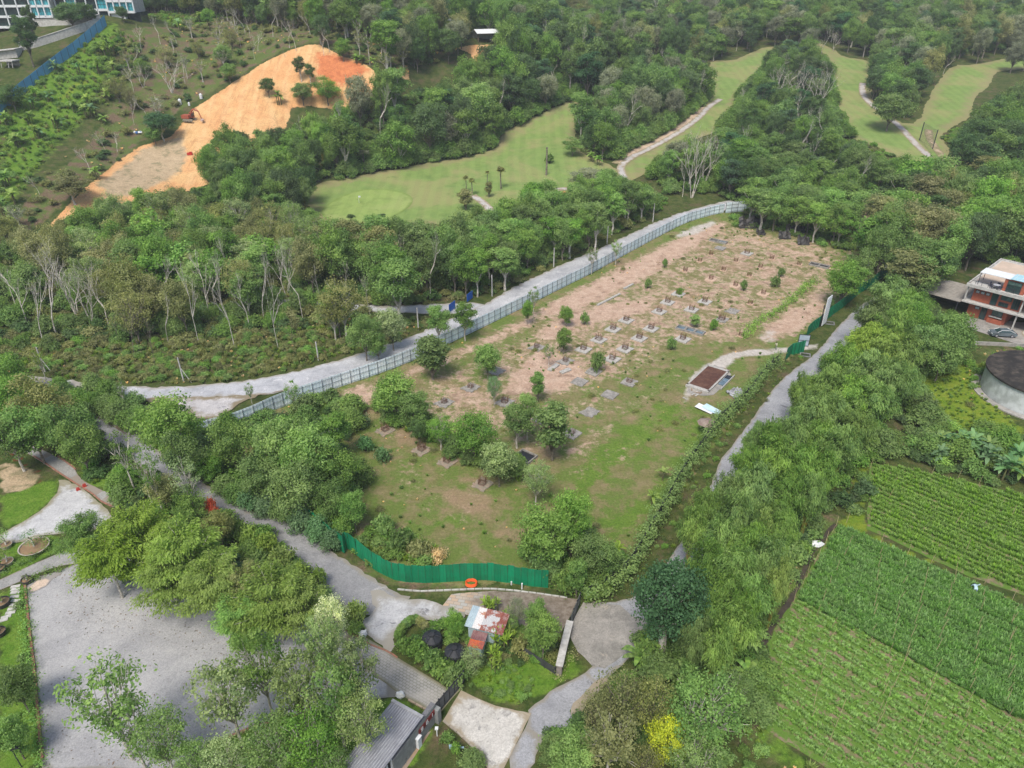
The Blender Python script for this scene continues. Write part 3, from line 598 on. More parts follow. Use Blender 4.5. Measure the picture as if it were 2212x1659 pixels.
# ================================================================ SHEETS LAID ON THE GROUND
EXCL = []
def sheet(name, pts, mat_, off=.05, sp=2.0, jit=.2, smooth=2, world=False, excl=True, kind='structure', label=None):
    P_ = list(pts) if world else wp(pts)
    if smooth: P_ = chaikin(P_, smooth)
    if excl: EXCL.append(list(P_))
    out = []
    for i in range(len(P_)):
        a, b = P_[i], P_[(i+1) % len(P_)]; Ls = math.hypot(b[0]-a[0], b[1]-a[1]); k = max(1, int(Ls/max(.7, sp*.5)))
        for j in range(k):
            t = j/k; out.append((a[0]+(b[0]-a[0])*t+random.uniform(-jit, jit), a[1]+(b[1]-a[1])*t+random.uniform(-jit, jit)))
    B = np.array(out); xs = np.arange(B[:,0].min(), B[:,0].max(), sp); ys = np.arange(B[:,1].min(), B[:,1].max(), sp); X, Y = np.meshgrid(xs, ys); X = X.ravel(); Y = Y.ravel()
    k = inpoly(X, Y, out); X, Y = X[k], Y[k]
    if len(X):
        k = dist_edge(X, Y, out) > sp*.4; X, Y = X[k], Y[k]
    vs = [Vector(q) for q in out]+[Vector((a, b)) for a, b in zip(X, Y)]; nb = len(out)
    r = delaunay_2d_cdt(vs, [(i, (i+1) % nb) for i in range(nb)], [], 1, 1e-4)
    rv = np.array([tuple(v) for v in r[0]]); fs = [tuple(f) for f in r[2]]
    cen = np.array([rv[list(f)].mean(0) for f in fs]); keep = inpoly(cen[:,0], cen[:,1], out); fs = [f for f, kk in zip(fs, keep) if kk]
    z = tz(rv[:,0], rv[:,1])+off
    m_ = bpy.data.meshes.new(name); m_.from_pydata([(a, b, c) for (a, b), c in zip(rv, z)], [], fs); m_.materials.append(mat_)
    e = m_.attributes.new('edge', 'FLOAT', 'POINT'); e.data.foreach_set('value', dist_edge(rv[:,0], rv[:,1], out).astype(np.float32))
    m_.polygons.foreach_set('use_smooth', np.ones(len(fs), bool)); m_.update()
    o = link(name, m_); tag(o, label, kind=kind); return o
def roadmat(name, a, b, edge_c, spots=None, ew=1.6, scale=.5, rough=.9, grain=6, sp_lo=.58, sp_hi=.66):
    n = N(name); p = n.pos(); n1 = n.noise(scale, 6, .65, p, .6); n2 = n.noise(scale*.22, 5, .6, p); g = n.noise(grain, 4, .7, p)
    c = n.mix(n.ramp(n1, .32, .68), a, b); c = n.mix(n.math('MULTIPLY', n.ramp(n2, .4, .65), .55), c, tuple(v*1.18 for v in b))
    if spots: c = n.mix(n.ramp(n.noise(scale*.6, 5, .7, p, .8), sp_lo, sp_hi), c, spots)
    gv = n.n('ShaderNodeMapRange', {'Value': g, 'From Min': .3, 'From Max': .7, 'To Min': .76, 'To Max': 1.22}).outputs[0]
    c = n.mix(1.0, c, n.n('ShaderNodeCombineColor', {0: gv, 1: gv, 2: gv}).outputs[0], 'MULTIPLY')
    ck = n.noise(scale*.55, 7, .62, p, 1.5); ck = n.math('ABSOLUTE', n.math('SUBTRACT', ck, .5)); c = n.mix(n.math('MULTIPLY', n.math('SUBTRACT', 1.0, n.ramp(ck, .001, .010)), .10 if grain > 6 else .40), c, tuple(v*.35 for v in a))
    wr = n.noise(scale*2.2, 8, .75, p); c = n.mix(n.math('MULTIPLY', n.ramp(wr, .58, .70), .12 if grain > 6 else .22), c, tuple(v*.62 for v in a))
    if edge_c:
        ed = n.math('ADD', n.attr('edge'), n.math('MULTIPLY', n.math('SUBTRACT', n1, .5), ew*2.6))
        c = n.mix(n.math('SUBTRACT', 1.0, n.ramp(ed, .05*ew, ew)), c, edge_c)
    return n.out(c, rough, .15, 0, g, .5, .06)
M_GRAVEL = roadmat('gravel_grey', (.33,.34,.36), (.46,.465,.48), (.33,.31,.27), (.56,.56,.57), .8)
M_YARD = roadmat('gravel_yard', (.36,.35,.35), (.50,.48,.47), (.24,.20,.13), (.17,.17,.19), 1.6)
M_LANE = roadmat('lane_asphalt', (.18,.18,.19), (.28,.28,.285), (.27,.25,.21), (.38,.375,.37), .7)
M_LOT = roadmat('lot_gravel', (.29,.29,.298), (.41,.405,.40), (.24,.23,.20), (.21,.20,.19), .4, .14, grain=7, sp_lo=.66, sp_hi=.76)
M_JUN = roadmat('junction_gravel', (.36,.365,.38), (.50,.50,.505), (.32,.30,.26), (.20,.20,.21), 1.2)
M_ROAD = roadmat('road_asphalt', (.24,.245,.26), (.33,.335,.35), (.27,.25,.21), (.13,.13,.14), .45, .55, sp_lo=.60, sp_hi=.70)
M_CONC = roadmat('concrete_pale', (.42,.40,.36), (.55,.53,.49), (.33,.28,.2), (.33,.32,.30), .5, .8)
M_SLABD = roadmat('concrete_stained', (.23,.22,.20), (.34,.32,.29), None, (.40,.36,.30), .6, .6)
M_PATH = roadmat('path_paving', (.25,.25,.24), (.32,.315,.30), (.28,.24,.20), None, .15, .8)
M_WPATH = roadmat('path_gravel_white', (.38,.38,.385), (.50,.50,.495), (.28,.26,.18), (.30,.31,.33), 1.0)
M_CART = roadmat('cart_path', (.38,.36,.34), (.48,.45,.42), (.30,.25,.16), None, .8)
M_DIRT = roadmat('dirt_track', (.42,.30,.21), (.52,.40,.29), (.22,.20,.10), (.25,.16,.10), 1.6)
def lawnmat(name, g1, g2, tan_, edge_c, ew=5):
    n = N(name); p = n.pos(); a = n.noise(.045, 6, .62, p, .8); b = n.noise(.35, 5, .6, p); c_ = n.noise(4, 3, .6, p)
    c = n.mix(n.ramp(b, .3, .7), g1, g2); c = n.mix(n.math('MULTIPLY', n.ramp(a, .46, .62), .8), c, tan_)
    c = n.mix(n.math('MULTIPLY', n.ramp(c_, .45, .7), .35), c, tuple(v*.6 for v in g1))
    mw = n.n('ShaderNodeTexWave', {'Scale': .085, 'Distortion': 2.5, 'Detail': 2, 'Detail Scale': .3}); n.t.links.new(p, mw.inputs['Vector']); c = n.mix(n.math('MULTIPLY', n.ramp(mw.outputs['Fac'], .35, .65), .16), c, tuple(v*1.35 for v in g2))
    c = n.mix(n.math('MULTIPLY', n.ramp(n.noise(.16, 8, .72, p), .54, .66), .55), c, tuple(v*.72 for v in g1))
    ed = n.math('ADD', n.attr('edge'), n.math('MULTIPLY', n.math('SUBTRACT', b, .5), ew*2.2))
    c = n.mix(n.math('MULTIPLY', n.math('SUBTRACT', 1.0, n.ramp(ed, 0, ew)), .8), c, edge_c)
    return n.out(c, .95, .05, 0, c_, .4, .05)
M_FAIR = lawnmat('fairway_grass', (.16,.245,.07), (.21,.29,.085), (.29,.28,.12), (.27,.235,.12)); M_GREEN = lawnmat('putting_green', (.22,.31,.085), (.26,.34,.10), (.29,.34,.12), (.16,.23,.055), 1.2)
GROAD = [(50,808),(150,823),(290,838),(430,835),(560,820),(640,804),(743,775),(825,750),(880,731),(935,708),(1000,678),(1047,658),(1111,620),(1180,588),(1258,553),(1300,536),(1400,487),(1477,458),(1540,440),(1590,432),(1590,452),(1530,461),(1475,478),(1411,512),(1348,546),(1275,587),(1198,625),(1135,657),(1070,689),(985,730),(902,770),(835,796),(743,822),(640,842),(560,855),(480,858),(380,862),(285,862),(235,852),(94,834),(40,822)]
sheet('gravel_road', GROAD, M_GRAVEL, .10, 1.8, .35, 1)
sheet('gravel_yard', [(285,861),(380,861),(480,857),(560,854),(640,841),(571,852),(524,868),(497,892),(463,906),(423,904),(396,889),(336,872)], M_YARD, .16, 1.8, .3, 1)
sheet('side_track', [(560,640),(640,650),(735,655),(850,662),(960,655),(1045,655),(1045,672),(960,680),(850,676),(735,672),(640,664),(560,655)], M_GRAVEL, .06, 1.8, .3, 1)
LANE = [(150,860),(200,882),(266,918),(336,966),(405,1018),(450,1048),(488,1066),(550,1110),(636,1124),(690,1172),(760,1220),(840,1272),(900,1298),(810,1335),(770,1325),(730,1305),(700,1268),(636,1212),(603,1180),(556,1160),(500,1120),(430,1092),(370,1056),(318,1018),(268,982),(208,937),(155,900),(120,875)]
sheet('lane', LANE, M_LANE, .05, 1.5, .25, 1)
sheet('gravel_junction', [(800,1268),(869,1296),(936,1300),(960,1308),(985,1318),(1010,1328),(1000,1340),(940,1345),(896,1341),(865,1361),(849,1391),(850,1412),(795,1381),(780,1345),(788,1334),(812,1321),(800,1300)], M_JUN, .08, 1.2, .25, 1)
LOT = [(54,1260),(81,1247),(118,1237),(160,1220),(200,1200),(300,1170),(450,1210),(600,1280),(700,1345),(760,1372),(812,1440),(869,1506),(840,1506),(808,1512),(734,1522),(640,1546),(551,1568),(447,1612),(380,1665),(94,1665),(81,1526),(74,1442),(60,1324)]
sheet('parking_lot', LOT, M_LOT, .05, 1.5, .08, 0)
sheet('sand_patch', zp('g',[(275,1540),(400,1440),(620,1372),(640,1385),(560,1440),(480,1520),(310,1600)]), roadmat('pinkish_sand', (.52,.40,.31), (.60,.48,.38), (.3,.28,.26), None, .3), .09, .8, .15, 0)
PAVER = [(700,1345),(741,1355),(790,1378),(842,1408),(869,1428),(970,1489),(999,1486),(945,1547),(900,1520),(869,1504),(812,1462),(760,1410)]
M_PAVER = None
n = N('paving_blocks'); p = n.pos(); vt = n.n('ShaderNodeMapping', {'Vector': p, 'Rotation': (0,0,math.radians(32))}).outputs[0]
br = n.n('ShaderNodeTexBrick', {'Vector': vt, 'Color1': (.34,.335,.32,1), 'Color2': (.30,.295,.28,1), 'Mortar': (.20,.20,.17,1), 'Scale': 1.0, 'Mortar Size': .035, 'Brick Width': .44, 'Row Height': .3})
c = n.mix(n.math('MULTIPLY', n.ramp(n.noise(.5, 5, .6, p), .4, .65), .6), br.outputs[0], (.40,.38,.35)); ed = n.math('SUBTRACT', 1.0, n.ramp(n.attr('edge'), 0, .5)); M_PAVER = n.out(n.mix(ed, c, (.20,.19,.12)), .9, .15, 0, br.outputs['Fac'], .4, .03)
sheet('paved_driveway', PAVER, M_PAVER, .09, 1.2, .04, 0)
n = N('mottled_paving'); p = n.pos(); vt = n.n('ShaderNodeMapping', {'Vector': p, 'Rotation': (0,0,math.radians(12))}).outputs[0]
br = n.n('ShaderNodeTexBrick', {'Vector': vt, 'Color1': (.50,.36,.25,1), 'Color2': (.42,.41,.38,1), 'Mortar': (.30,.27,.22,1), 'Scale': 1.0, 'Mortar Size': .03, 'Brick Width': .8, 'Row Height': .45})
gx_ = n.n('ShaderNodeSeparateXYZ', {0: p}).outputs[0]
dk = n.mix(n.ramp(n.noise(1.4, 6, .7, p), .35, .65), (.16,.13,.10), (.27,.23,.19)); c = n.mix(n.ramp(n.math('ADD', gx_, n.math('MULTIPLY', n.noise(.5, 4, .6, p), 4)), -3.5, -.8), br.outputs[0], dk)
M_MOT = n.out(c, .9, .15, 0, br.outputs['Fac'], .3, .03)
sheet('mottled_forecourt', [(953,1312),(976,1284),(1057,1277),(1138,1281),(1248,1295),(1235,1325),(1212,1368),(1150,1372),(1090,1360),(1010,1330),(985,1322)], M_MOT, .06, 1.2, .06, 0)
RROAD = [(1893,638),(1849,667),(1805,711),(1791,731),(1754.5,771),(1711,801),(1670.5,838.5),(1637,889),(1613,922.5),(1586.6,956),(1556,993),(1539.5,1040),(1512,1095),(1478,1160),(1440,1220),(1400,1270),(1350,1300),(1262,1301),(1236,1365),(1262,1410),(1288,1432),(1258,1458),(1205,1485),(1137,1533),(1147,1546),(1084,1668),(1150,1668),(1166,1600),(1200,1576),(1242,1570),(1255,1526),(1312,1469),(1390,1391),(1436,1330),(1490,1255),(1545,1180),(1600,1090),(1655,1000),(1700,930),(1748,850),(1800,790),(1860,730),(1920,668),(1935,645)]
sheet('road', RROAD, M_ROAD, .05, 1.5, .12, 1)
sheet('concrete_apron', zp(8,[(780,1150),(860,1190),(1000,1250),(1230,1300),(1040,1680),(960,1680),(900,1560),(780,1440),(665,1340)]), M_CONC, .10, 1.2, .03, 0)
sheet('concrete_patch', zp(8,[(1475,1250),(1560,1180),(1640,1080),(1740,1060),(1690,1130),(1560,1260),(1530,1390),(1500,1380)]), M_CONC, .09, 1.0, .05, 1)
sheet('concrete_ramp', zp(8,[(1565,585),(1800,600),(1880,670),(1980,700),(1960,800),(1780,960),(1700,1010),(1620,990),(1530,900),(1455,760)]), M_SLABD, .09, 1.0, .05, 0)
sheet('garden_path', zp('g',[(200,40),(330,50),(560,160),(760,280),(830,400),(1000,500),(1260,600),(1200,720),(1050,640),(880,510),(620,350),(350,180),(150,60)]), M_PATH, .05, 1.2, .04, 1)
sheet('white_gravel_path', zp('g',[(0,990),(300,820),(500,670),(610,520),(620,380),(880,520),(960,590),(1130,720),(1180,860),(900,960),(640,970),(400,1000),(200,1070),(0,1060),(-60,1090),(-60,1010)]), M_WPATH, .08, 1.2, .15, 1)
sheet('lower_garden_path', zp('g',[(-50,1470),(0,1450),(300,1310),(600,1180),(760,1130),(900,1150),(880,1290),(740,1290),(600,1310),(320,1420),(0,1560),(-50,1580)]), M_PATH, .05, 1.2, .04, 1)
FA = zp(2,[(-230,1230),(-105,1170),(0,1160),(200,1110),(400,1085),(700,1025),(870,1000),(990,960),(1040,850),(1150,800),(1280,740),(1560,630),(1575,680),(1535,760),(1500,900),(1560,1000),(1780,1080),(1860,1180),(1740,1215),(1600,1240),(1450,1275),(1300,1310),(1200,1350),(1080,1420),(900,1450),(740,1440),(500,1460),(250,1450),(0,1490),(-120,1470),(-170,1420),(-215,1290)])
sheet('fairway', FA, M_FAIR, .14, 3.2, .4, 1)
FB = zp(2,[(1790,1080),(1880,1010),(2000,960),(2100,900)])+zp(3,[(0,840),(150,690),(175,620),(205,560),(180,450),(210,385),(330,395),(450,345),(540,305),(640,300),(570,400),(500,500),(400,570),(345,700),(345,790),(200,865),(80,900)])+zp(2,[(2120,1000),(1990,1100),(1900,1160),(1840,1170)])
sheet('fairway', FB, M_FAIR, .14, 3.2, .4, 1)
FC = zp(3,[(860,265),(1000,320),(1040,370),(1230,390),(1250,500),(1225,600),(1245,680),(1400,790),(1530,800),(1595,640),(1670,510),(1750,420),(1900,420),(2100,375),(2420,300),(2420,430),(2110,452),(2020,470),(1990,560),(1890,620),(1870,760),(1780,800),(1670,880),(1740,970),(1810,1090),(1700,1100),(1500,1070),(1390,1010),(1200,930),(1080,880),(1060,800),(1000,720),(980,620),(955,450),(955,370),(870,300)])
sheet('fairway', FC, M_FAIR, .14, 3.5, .4, 1)
cg = at(795, 446); sheet('putting_green', [(cg.x+12.5*math.cos(a)*(1+.12*math.sin(2*a)), cg.y+14*math.sin(a)) for a in np.linspace(0, 2*math.pi, 28)[:-1]], M_GREEN, .20, 2.5, .05, 1, world=True)
def strip(name, pts, wdt, mat_, off=.2, sp=1.5):
    Q = chaikin(wp(pts), 2, False); a = []; b = []
    for i in range(len(Q)):
        x0, y0 = Q[max(i-1,0)]; x1, y1 = Q[min(i+1,len(Q)-1)]; l = math.hypot(x1-x0, y1-y0)+1e-9; nx_, ny_ = -(y1-y0)/l*wdt/2, (x1-x0)/l*wdt/2
        a.append((Q[i][0]+nx_, Q[i][1]+ny_)); b.append((Q[i][0]-nx_, Q[i][1]-ny_))
    return sheet(name, a+b[::-1], mat_, off, sp, .08, 0, world=True)
strip('cart_path', zp(2,[(850,1260),(900,1290),(940,1325),(975,1365),(1000,1400)]), 2.6, M_CART)
strip('cart_path', zp(2,[(1310,1262),(1340,1240),(1390,1222),(1470,1215),(1560,1235)]), 2.4, M_CART)
strip('cart_path', zp(2,[(1845,1175),(1805,1110),(1808,1062),(1880,1010),(2000,955),(2100,900)])+zp(3,[(0,850),(130,755),(180,690),(260,640)]), 2.6, M_CART, .26)
strip('dirt_track', zp(2,[(1790,1060),(1880,990),(2000,935),(2110,875)])+zp(3,[(0,825),(110,740),(150,690)]), 5.0, M_DIRT, .21)
strip('cart_path', zp(3,[(1175,535),(1168,590),(1200,650),(1270,705),(1400,800),(1530,945),(1610,1015)]), 2.8, M_CART)
strip('cart_path', zp(3,[(1600,835),(1600,890),(1640,950),(1700,1030),(1790,1090)]), 2.8, M_DIRT)
strip('cart_path', zp(2,[(2150,330),(2110,340),(2120,370),(2180,390)])+zp(3,[(0,390)]), 2.4, M_CART)
strip('drain', zp(4,[(420,960),(560,985),(700,1060),(800,1120),(850,1150)]), 1.1, roadmat('drain_concrete', (.25,.24,.22), (.33,.31,.28), (.12,.10,.07), None, .25), .12, .8)
# ---------- crop fields
FIELD1 = zp(9,[(1010,75),(1450,275),(1900,455),(2212,605),(2600,790),(2600,1900),(1250,1900),(960,1660),(470,1350),(540,1200),(590,1100),(600,1000),(555,850),(640,700),(740,540),(820,400),(900,250)])
FIELD2 = zp(6,[(1215,1330),(1500,1370),(2212,1540),(2560,1640)])+zp(9,[(2560,660),(2212,540),(1850,415),(1480,240),(1200,110)])
n = N('field_soil'); p = n.pos(); c = n.mix(n.ramp(n.noise(1.2, 5, .65, p), .3, .7), (.20,.15,.10), (.27,.21,.14)); c = n.mix(n.ramp(n.noise(.8, 6, .7, p), .38, .52), c, (.11,.20,.035)); M_SOIL = n.out(c, .95, .1, 0, n.noise(5, 4, .6, p), .8, .1)
F1W = [tuple(q) for q in wp(FIELD1)]; F2W = [tuple(q) for q in wp(FIELD2)]
sheet('crop_field', F1W, M_SOIL, .05, 2.5, .1, 0, world=True); sheet('crop_field', F2W, M_SOIL, .05, 2.5, .1, 0, world=True)
strip('ditch', zp(9,[(1000,80),(930,160),(850,250),(800,370),(740,510),(700,590),(620,690),(560,800),(540,850),(470,860)]), .55, simple('ditch_mud', (.045,.038,.028), (.075,.062,.04)), .09, .8)
# ================================================================ STRUCTURES AND THINGS
def V3(vx, vy, h=0.0): p = at(vx, vy, h); return Vector((p.x, p.y, p.z+h))
def flat(vx, vy, h=0.0, z=None): p = at(vx, vy, h); return (p.x, p.y)
M_STEELD = simple('dark_steel', (.03,.035,.045), (.05,.05,.055), 3, .6, .4); M_WHITE = simple('white_paint', (.75,.77,.78), (.66,.68,.68), 1.2, .6); M_BLACK = simple('black_plastic', (.018,.02,.025), (.03,.032,.036), 3, .45, .4)
M_CONCR = simple('concrete_plain', (.40,.38,.35), (.27,.26,.24), 1.3, .9, .15, bs=.3); M_CONCL = simple('concrete_light', (.55,.54,.51), (.40,.39,.36), 1.6, .9, .15, bs=.3); M_RUST = simple('rusty_steel', (.20,.095,.055), (.11,.06,.04), 4, .9, .2)
M_GLASS = simple('dark_glass', (.015,.03,.03), (.03,.06,.06), .6, .12, .6); M_CYAN = simple('cyan_glass', (.10,.50,.56), (.04,.26,.32), .35, .2, .6)
M_BRICK = simple('red_brick', (.42,.13,.075), (.33,.10,.06), 1.6, .9, .1); M_WOOD = simple('weathered_wood', (.28,.21,.14), (.18,.13,.09), 3)
M_BLUEP = simple('blue_fence_sheet', (.14,.40,.66), (.11,.34,.58), .3, .6, .3, vary=.08, streak=(.10,.24,.36)); M_REDP = simple('red_plastic', (.55,.05,.03), (.42,.04,.03), 2, .5); M_ORANGEP = simple('orange_plastic', (.85,.13,.03), (.65,.10,.02), 3, .6)
M_SKIN = simple('skin', (.30,.17,.11), None, 3); M_HAIR = simple('hair', (.02,.015,.012), None, 5)
# ---------- sheet-metal hoardings
def corr(name, Wd, Ht, mats, ribs, d=.035, th=True):
    b = MB(); n_ = ribs*2; xs = [Wd*i/n_ for i in range(n_+1)]
    v = []; 
    for i, x in enumerate(xs):
        y = d if i % 2 else 0
        v += [(x,y,0),(x,y,Ht),(x,y+.02,0),(x,y+.02,Ht)]
    f = []
    for i in range(n_):
        a = i*4; e = a+4
        f += [(a,e,e+1,a+1),(a+2,a+3,e+3,e+2),(a+1,e+1,e+3,a+3)]
    b.add(v, f); return b.mesh(name, mats)
def resample(P_, step):
    out = [Vector(P_[0])]; acc = 0
    for i in range(len(P_)-1):
        a, b = Vector(P_[i]), Vector(P_[i+1]); Ls = (b-a).length; t = step-acc
        while t <= Ls: out.append(a+(b-a)*(t/Ls)); t += step
        acc = Ls-(t-step)
    return out
def hoarding(name, pts, step, Ht, m_panel, label, cat='fence', rail=(.35,1.35,2.3), side=1, m_post=None, ribs=3, wob=.0, lift=.02, tall=0.0, smooth=True, postside=1, gap=.985):
    P_ = chaikin(pts, 1, False) if smooth else pts
    Q = resample(P_, step); root = empty(name, (Q[0].x, Q[0].y, tz(Q[0].x, Q[0].y)), 0, label, cat); o0 = root.location
    pm = corr('panel', 1.0, Ht, m_panel, ribs); post = MB(); post.box((0,0,(Ht+tall)/2), (.06,.06,Ht+tall)); postm = post.mesh('post', m_post or M_STEELD)
    seg = []
    for i in range(len(Q)-1):
        a, b = Q[i], Q[i+1]; d = b-a; za, zb_ = tz(a.x,a.y), tz(b.x,b.y); ang = math.atan2(d.y, d.x); hh = random.uniform(-wob, wob)
        pm_ = pm
        if abs(zb_-za) > .12:      # on a slope the sheets follow the ground
            pm_ = pm.copy(); co = np.empty(len(pm_.vertices)*3, np.float32); pm_.vertices.foreach_get('co', co); co = co.reshape(-1,3); co[:,2] += co[:,0]*(zb_-za); pm_.vertices.foreach_set('co', co.ravel()); pm_.update()
        o = link('panel', pm_, root, Vector((a.x,a.y,(za if pm_ is not pm else (za+zb_)/2)+lift+hh))-o0, (random.uniform(-.03,.03)*(wob>0),0,ang), (d.length*gap,1,1))
        nrm = Vector((-d.y, d.x)).normalized()*(-.07*postside)
        link('post', postm, root, Vector((a.x+nrm.x,a.y+nrm.y,za-.02))-o0, (0,0,ang))
    k = max(1, int(round(12/step)))
    for i in range(0, len(Q)-1, k):
        a, b = Q[i], Q[min(i+k, len(Q)-1)]; d = b-a; nrm = Vector((-d.y, d.x)).normalized()*(-.07*postside)
        if d.length > 20 or len(rail) == 0: continue
        for r in rail:
            rb = MB(); rb.tube([Vector((q_.x+nrm.x,q_.y+nrm.y,tz(q_.x,q_.y)+r))-o0 for q_ in Q[i:min(i+k, len(Q)-1)+1]], .032, 4); rb.build('rail', m_post or M_STEELD, root)
    return root
M_PALEB = simple('pale_blue_sheet', (.66,.79,.86), (.80,.88,.92), .5, .55, .3, vary=.10, streak=(.42,.45,.42))
hoarding('site_hoarding', wp(FENCE), 1.75, 2.6, M_PALEB, 'long pale blue sheet hoarding with dark posts and rails curving along the grey gravel road', postside=1, m_post=simple('blue_grey_steel', (.10,.13,.16), (.07,.09,.11), 3, .6, .4))
fb = zp(3,[(1170,1330),(1275,1336)]); hoarding('site_hoarding', wp([(1566,461),(1585,458),(1640,455),(1700,453),(1760,451),(1800,449)]+fb), 2.0, 3.0, M_PALEB, 'pale grey blue hoarding at the far end of the cleared site behind the trees', smooth=False)
M_GRN = simple('green_sheet', (.004,.25,.115), (.008,.20,.09), .6, .5, .35, vary=.16, streak=(.03,.13,.07))
GF = [(624,1100),(640,1112),(690,1150),(745,1198)]+zp(8,[(45,228),(130,300),(230,380),(345,437),(420,452),(560,460),(680,452),(800,445),(900,440),(1000,446),(1100,460),(1230,480),(1352,490)])
hoarding('green_hoarding', wp(GF), .80, 2.75, M_GRN, 'bright green corrugated sheet hoarding curving across the front corner of the site', rail=(), m_post=simple('green_post', (.01,.12,.06)), wob=.05, ribs=2, postside=-1, gap=.955, smooth=False)
G1 = zp('f',[(410,1480),(470,1520),(575,1420),(700,1395),(825,1355),(838,1215)])
hoarding('green_hoarding', wp(G1[1:5]), .85, 2.5, M_GRN, 'green sheet hoarding bending inwards beside the open grey gate leaf', rail=(), m_post=simple('green_post2', (.01,.12,.06)), ribs=2, smooth=False)
G2 = zp('f',[(860,1115),(870,1075),(960,985),(1100,890),(1290,720),(1420,620),(1600,490),(1700,400)])+zp(6,[(1150,240),(1210,210),(1290,150),(1340,120)])
hoarding('green_hoarding', wp(G2), .85, 2.4, M_GRN, 'green sheet hoarding running behind the tall white sign board along the road', rail=(), m_post=simple('green_post3', (.01,.12,.06)), ribs=2, smooth=False)
# gate leaf
a = at(*zc('f')(700,1240)); b_ = at(*zc('f')(835,1250)); d = (b_-a); root = empty('gate_leaf', a, math.atan2(d.y,d.x), 'pale grey framed sheet gate leaf standing open between two green hoardings', 'gate'); Wg = max(2.0, d.length)
g = MB(); g.box((Wg/2,0,1.25),(Wg-.1,.03,2.3)); g.build('panel', simple('gate_sheet', (.42,.50,.58), (.34,.42,.5)), root)
for x in (0.03, Wg-.03): g = MB(); g.box((x,0,1.25),(.1,.08,2.5)); g.build('stile', M_STEELD, root)
for z in (.1,1.25,2.45): g = MB(); g.box((Wg/2,-.06,z),(Wg,.05,.08)); g.build('rail', M_STEELD, root)
# tall white sign board on two legs
p0 = at(*zc('f')(1150,900)); p1 = at(*zc('f')(1235,830)); d = p1-p0; Wb = d.length
root = empty('sign_board', p0, math.atan2(d.y,d.x), 'tall blank white ribbed sign board standing by the green hoarding at the roadside', 'sign board')
b = MB(); b.box((Wb/2,0,3.4),(Wb,.10,6.0)); b.build('board', simple('sign_white', (.85,.87,.88), (.80,.82,.83)), root)
for i in range(12): b = MB(); b.box((Wb/2,-.07,.7+i*.47),(Wb-.1,.05,.05)); b.build('rib', simple('rib_grey', (.55,.58,.6)) if i == 0 else bpy.data.materials['rib_grey'], root)
for x in (.15, Wb-.15): b = MB(); b.box((x,.35,2.4),(.16,.16,4.8)); b.build('leg', M_BLACK, root)
for z in (1.2,2.6,4.2): b = MB(); b.box((Wb/2,.2,z),(Wb,.08,.1)); b.build('brace', M_BLACK, root)
for q_, lb in ((zc('f')(1310,815),'dark steel drain grating on the grass beside the white sign board'),(zc('f')(850,1415),'dark steel drain grating on the grass below the green hoarding corner')):
    p_ = at(*q_); root = empty('drain_grating', p_, math.radians(-18), lb, 'grating'); b = MB()
    for y in (-.65,.65): b.box((0,y,.06),(1.9,.2,.14))
    for x in (-.85,.85): b.box((x,0,.06),(.2,1.1,.14))
    b.build('frame', simple('frame_grey_%d' % int(q_[0]), (.25,.25,.26)), root)
    for i in range(8): b = MB(); b.box((-.65+i*.18,0,.05),(.05,1.08,.06)); b.build('bar', M_BLACK, root)
# blue boards by the side road
for q_, lb in (((977,672),'small blue barrier board at the mouth of the side track'),((1015,650),'small blue barrier board on the earth bank above the side track')):
    p_ = at(*q_); root = empty('barrier_board', p_, math.radians(65), lb, 'board'); b = MB(); b.box((0,0,1.1),(2.6,.08,1.7)); b.build('board', simple('deep_blue_%d' % q_[0], (.02,.11,.42)), root)
    for x in (-1.1,1.1): b = MB(); b.box((x,.08,.9),(.1,.1,1.9)); b.build('post', M_STEELD, root)
# ---------- far left: blue fence, retaining walls, office building
BF = zp('t',[(-60,1660),(0,1610),(300,1320),(480,1180),(740,970),(880,860),(1080,710),(1280,540),(1440,400),(1500,330)])
hoarding('blue_hoarding', wp(BF), 3.4, 3.5, M_BLUEP, 'plain blue sheet hoarding climbing the grassy slope towards the glass office building', rail=(), ribs=8, smooth=False, postside=1, tall=.1)
def wall(name, pts, th, Ht, m_, label, cat='wall', cap=None, dz=-.6):
    P_ = [Vector((*q_, 0)) for q_ in pts]; z0 = [tz(q_.x,q_.y) for q_ in P_]; root = empty(name, (P_[0].x,P_[0].y,z0[0]), 0, label, cat); b = MB(); c_ = MB(); o0 = root.location
    for i in range(len(P_)-1):
        a, e = P_[i], P_[i+1]; d = (e-a).normalized(); nn = Vector((-d.y,d.x,0))*th/2
        v = []
        for q_, z_ in ((a,z0[i]),(e,z0[i+1])):
            for s_ in (-1,1):
                for zz in (z_+dz, z_+Ht): v.append(Vector((q_.x+nn.x*s_,q_.y+nn.y*s_,zz))-o0)
        b.add(v, [(0,1,5,4),(2,6,7,3),(1,3,7,5),(0,2,3,1),(4,5,7,6)])
        if cap:
            v = []
            for q_, z_ in ((a,z0[i]),(e,z0[i+1])):
                for s_ in (-1,1):
                    for zz in (z_+Ht+.003, z_+Ht+cap): v.append(Vector((q_.x+nn.x*s_*1.35,q_.y+nn.y*s_*1.35,zz))-o0)
            c_.add(v, [(0,1,5,4),(2,6,7,3),(1,3,7,5),(0,2,3,1),(4,5,7,6)])
    b.build('wall_face', m_, root)
    if cap: c_.build('coping', M_CONCL, root)
    return root
wall('retaining_wall', wp(zp('t',[(130,380),(600,365),(1000,345),(1260,325),(1400,290)])), .6, 2.2, M_CONCL, 'stained concrete retaining wall below the glass office building', cap=.15)
wall('retaining_wall', wp(zp('t',[(280,700),(500,650),(900,520),(1200,420),(1400,350)])), .8, 2.4, M_CONCL, 'long white topped concrete wall running down towards the blue hoarding', cap=.2)
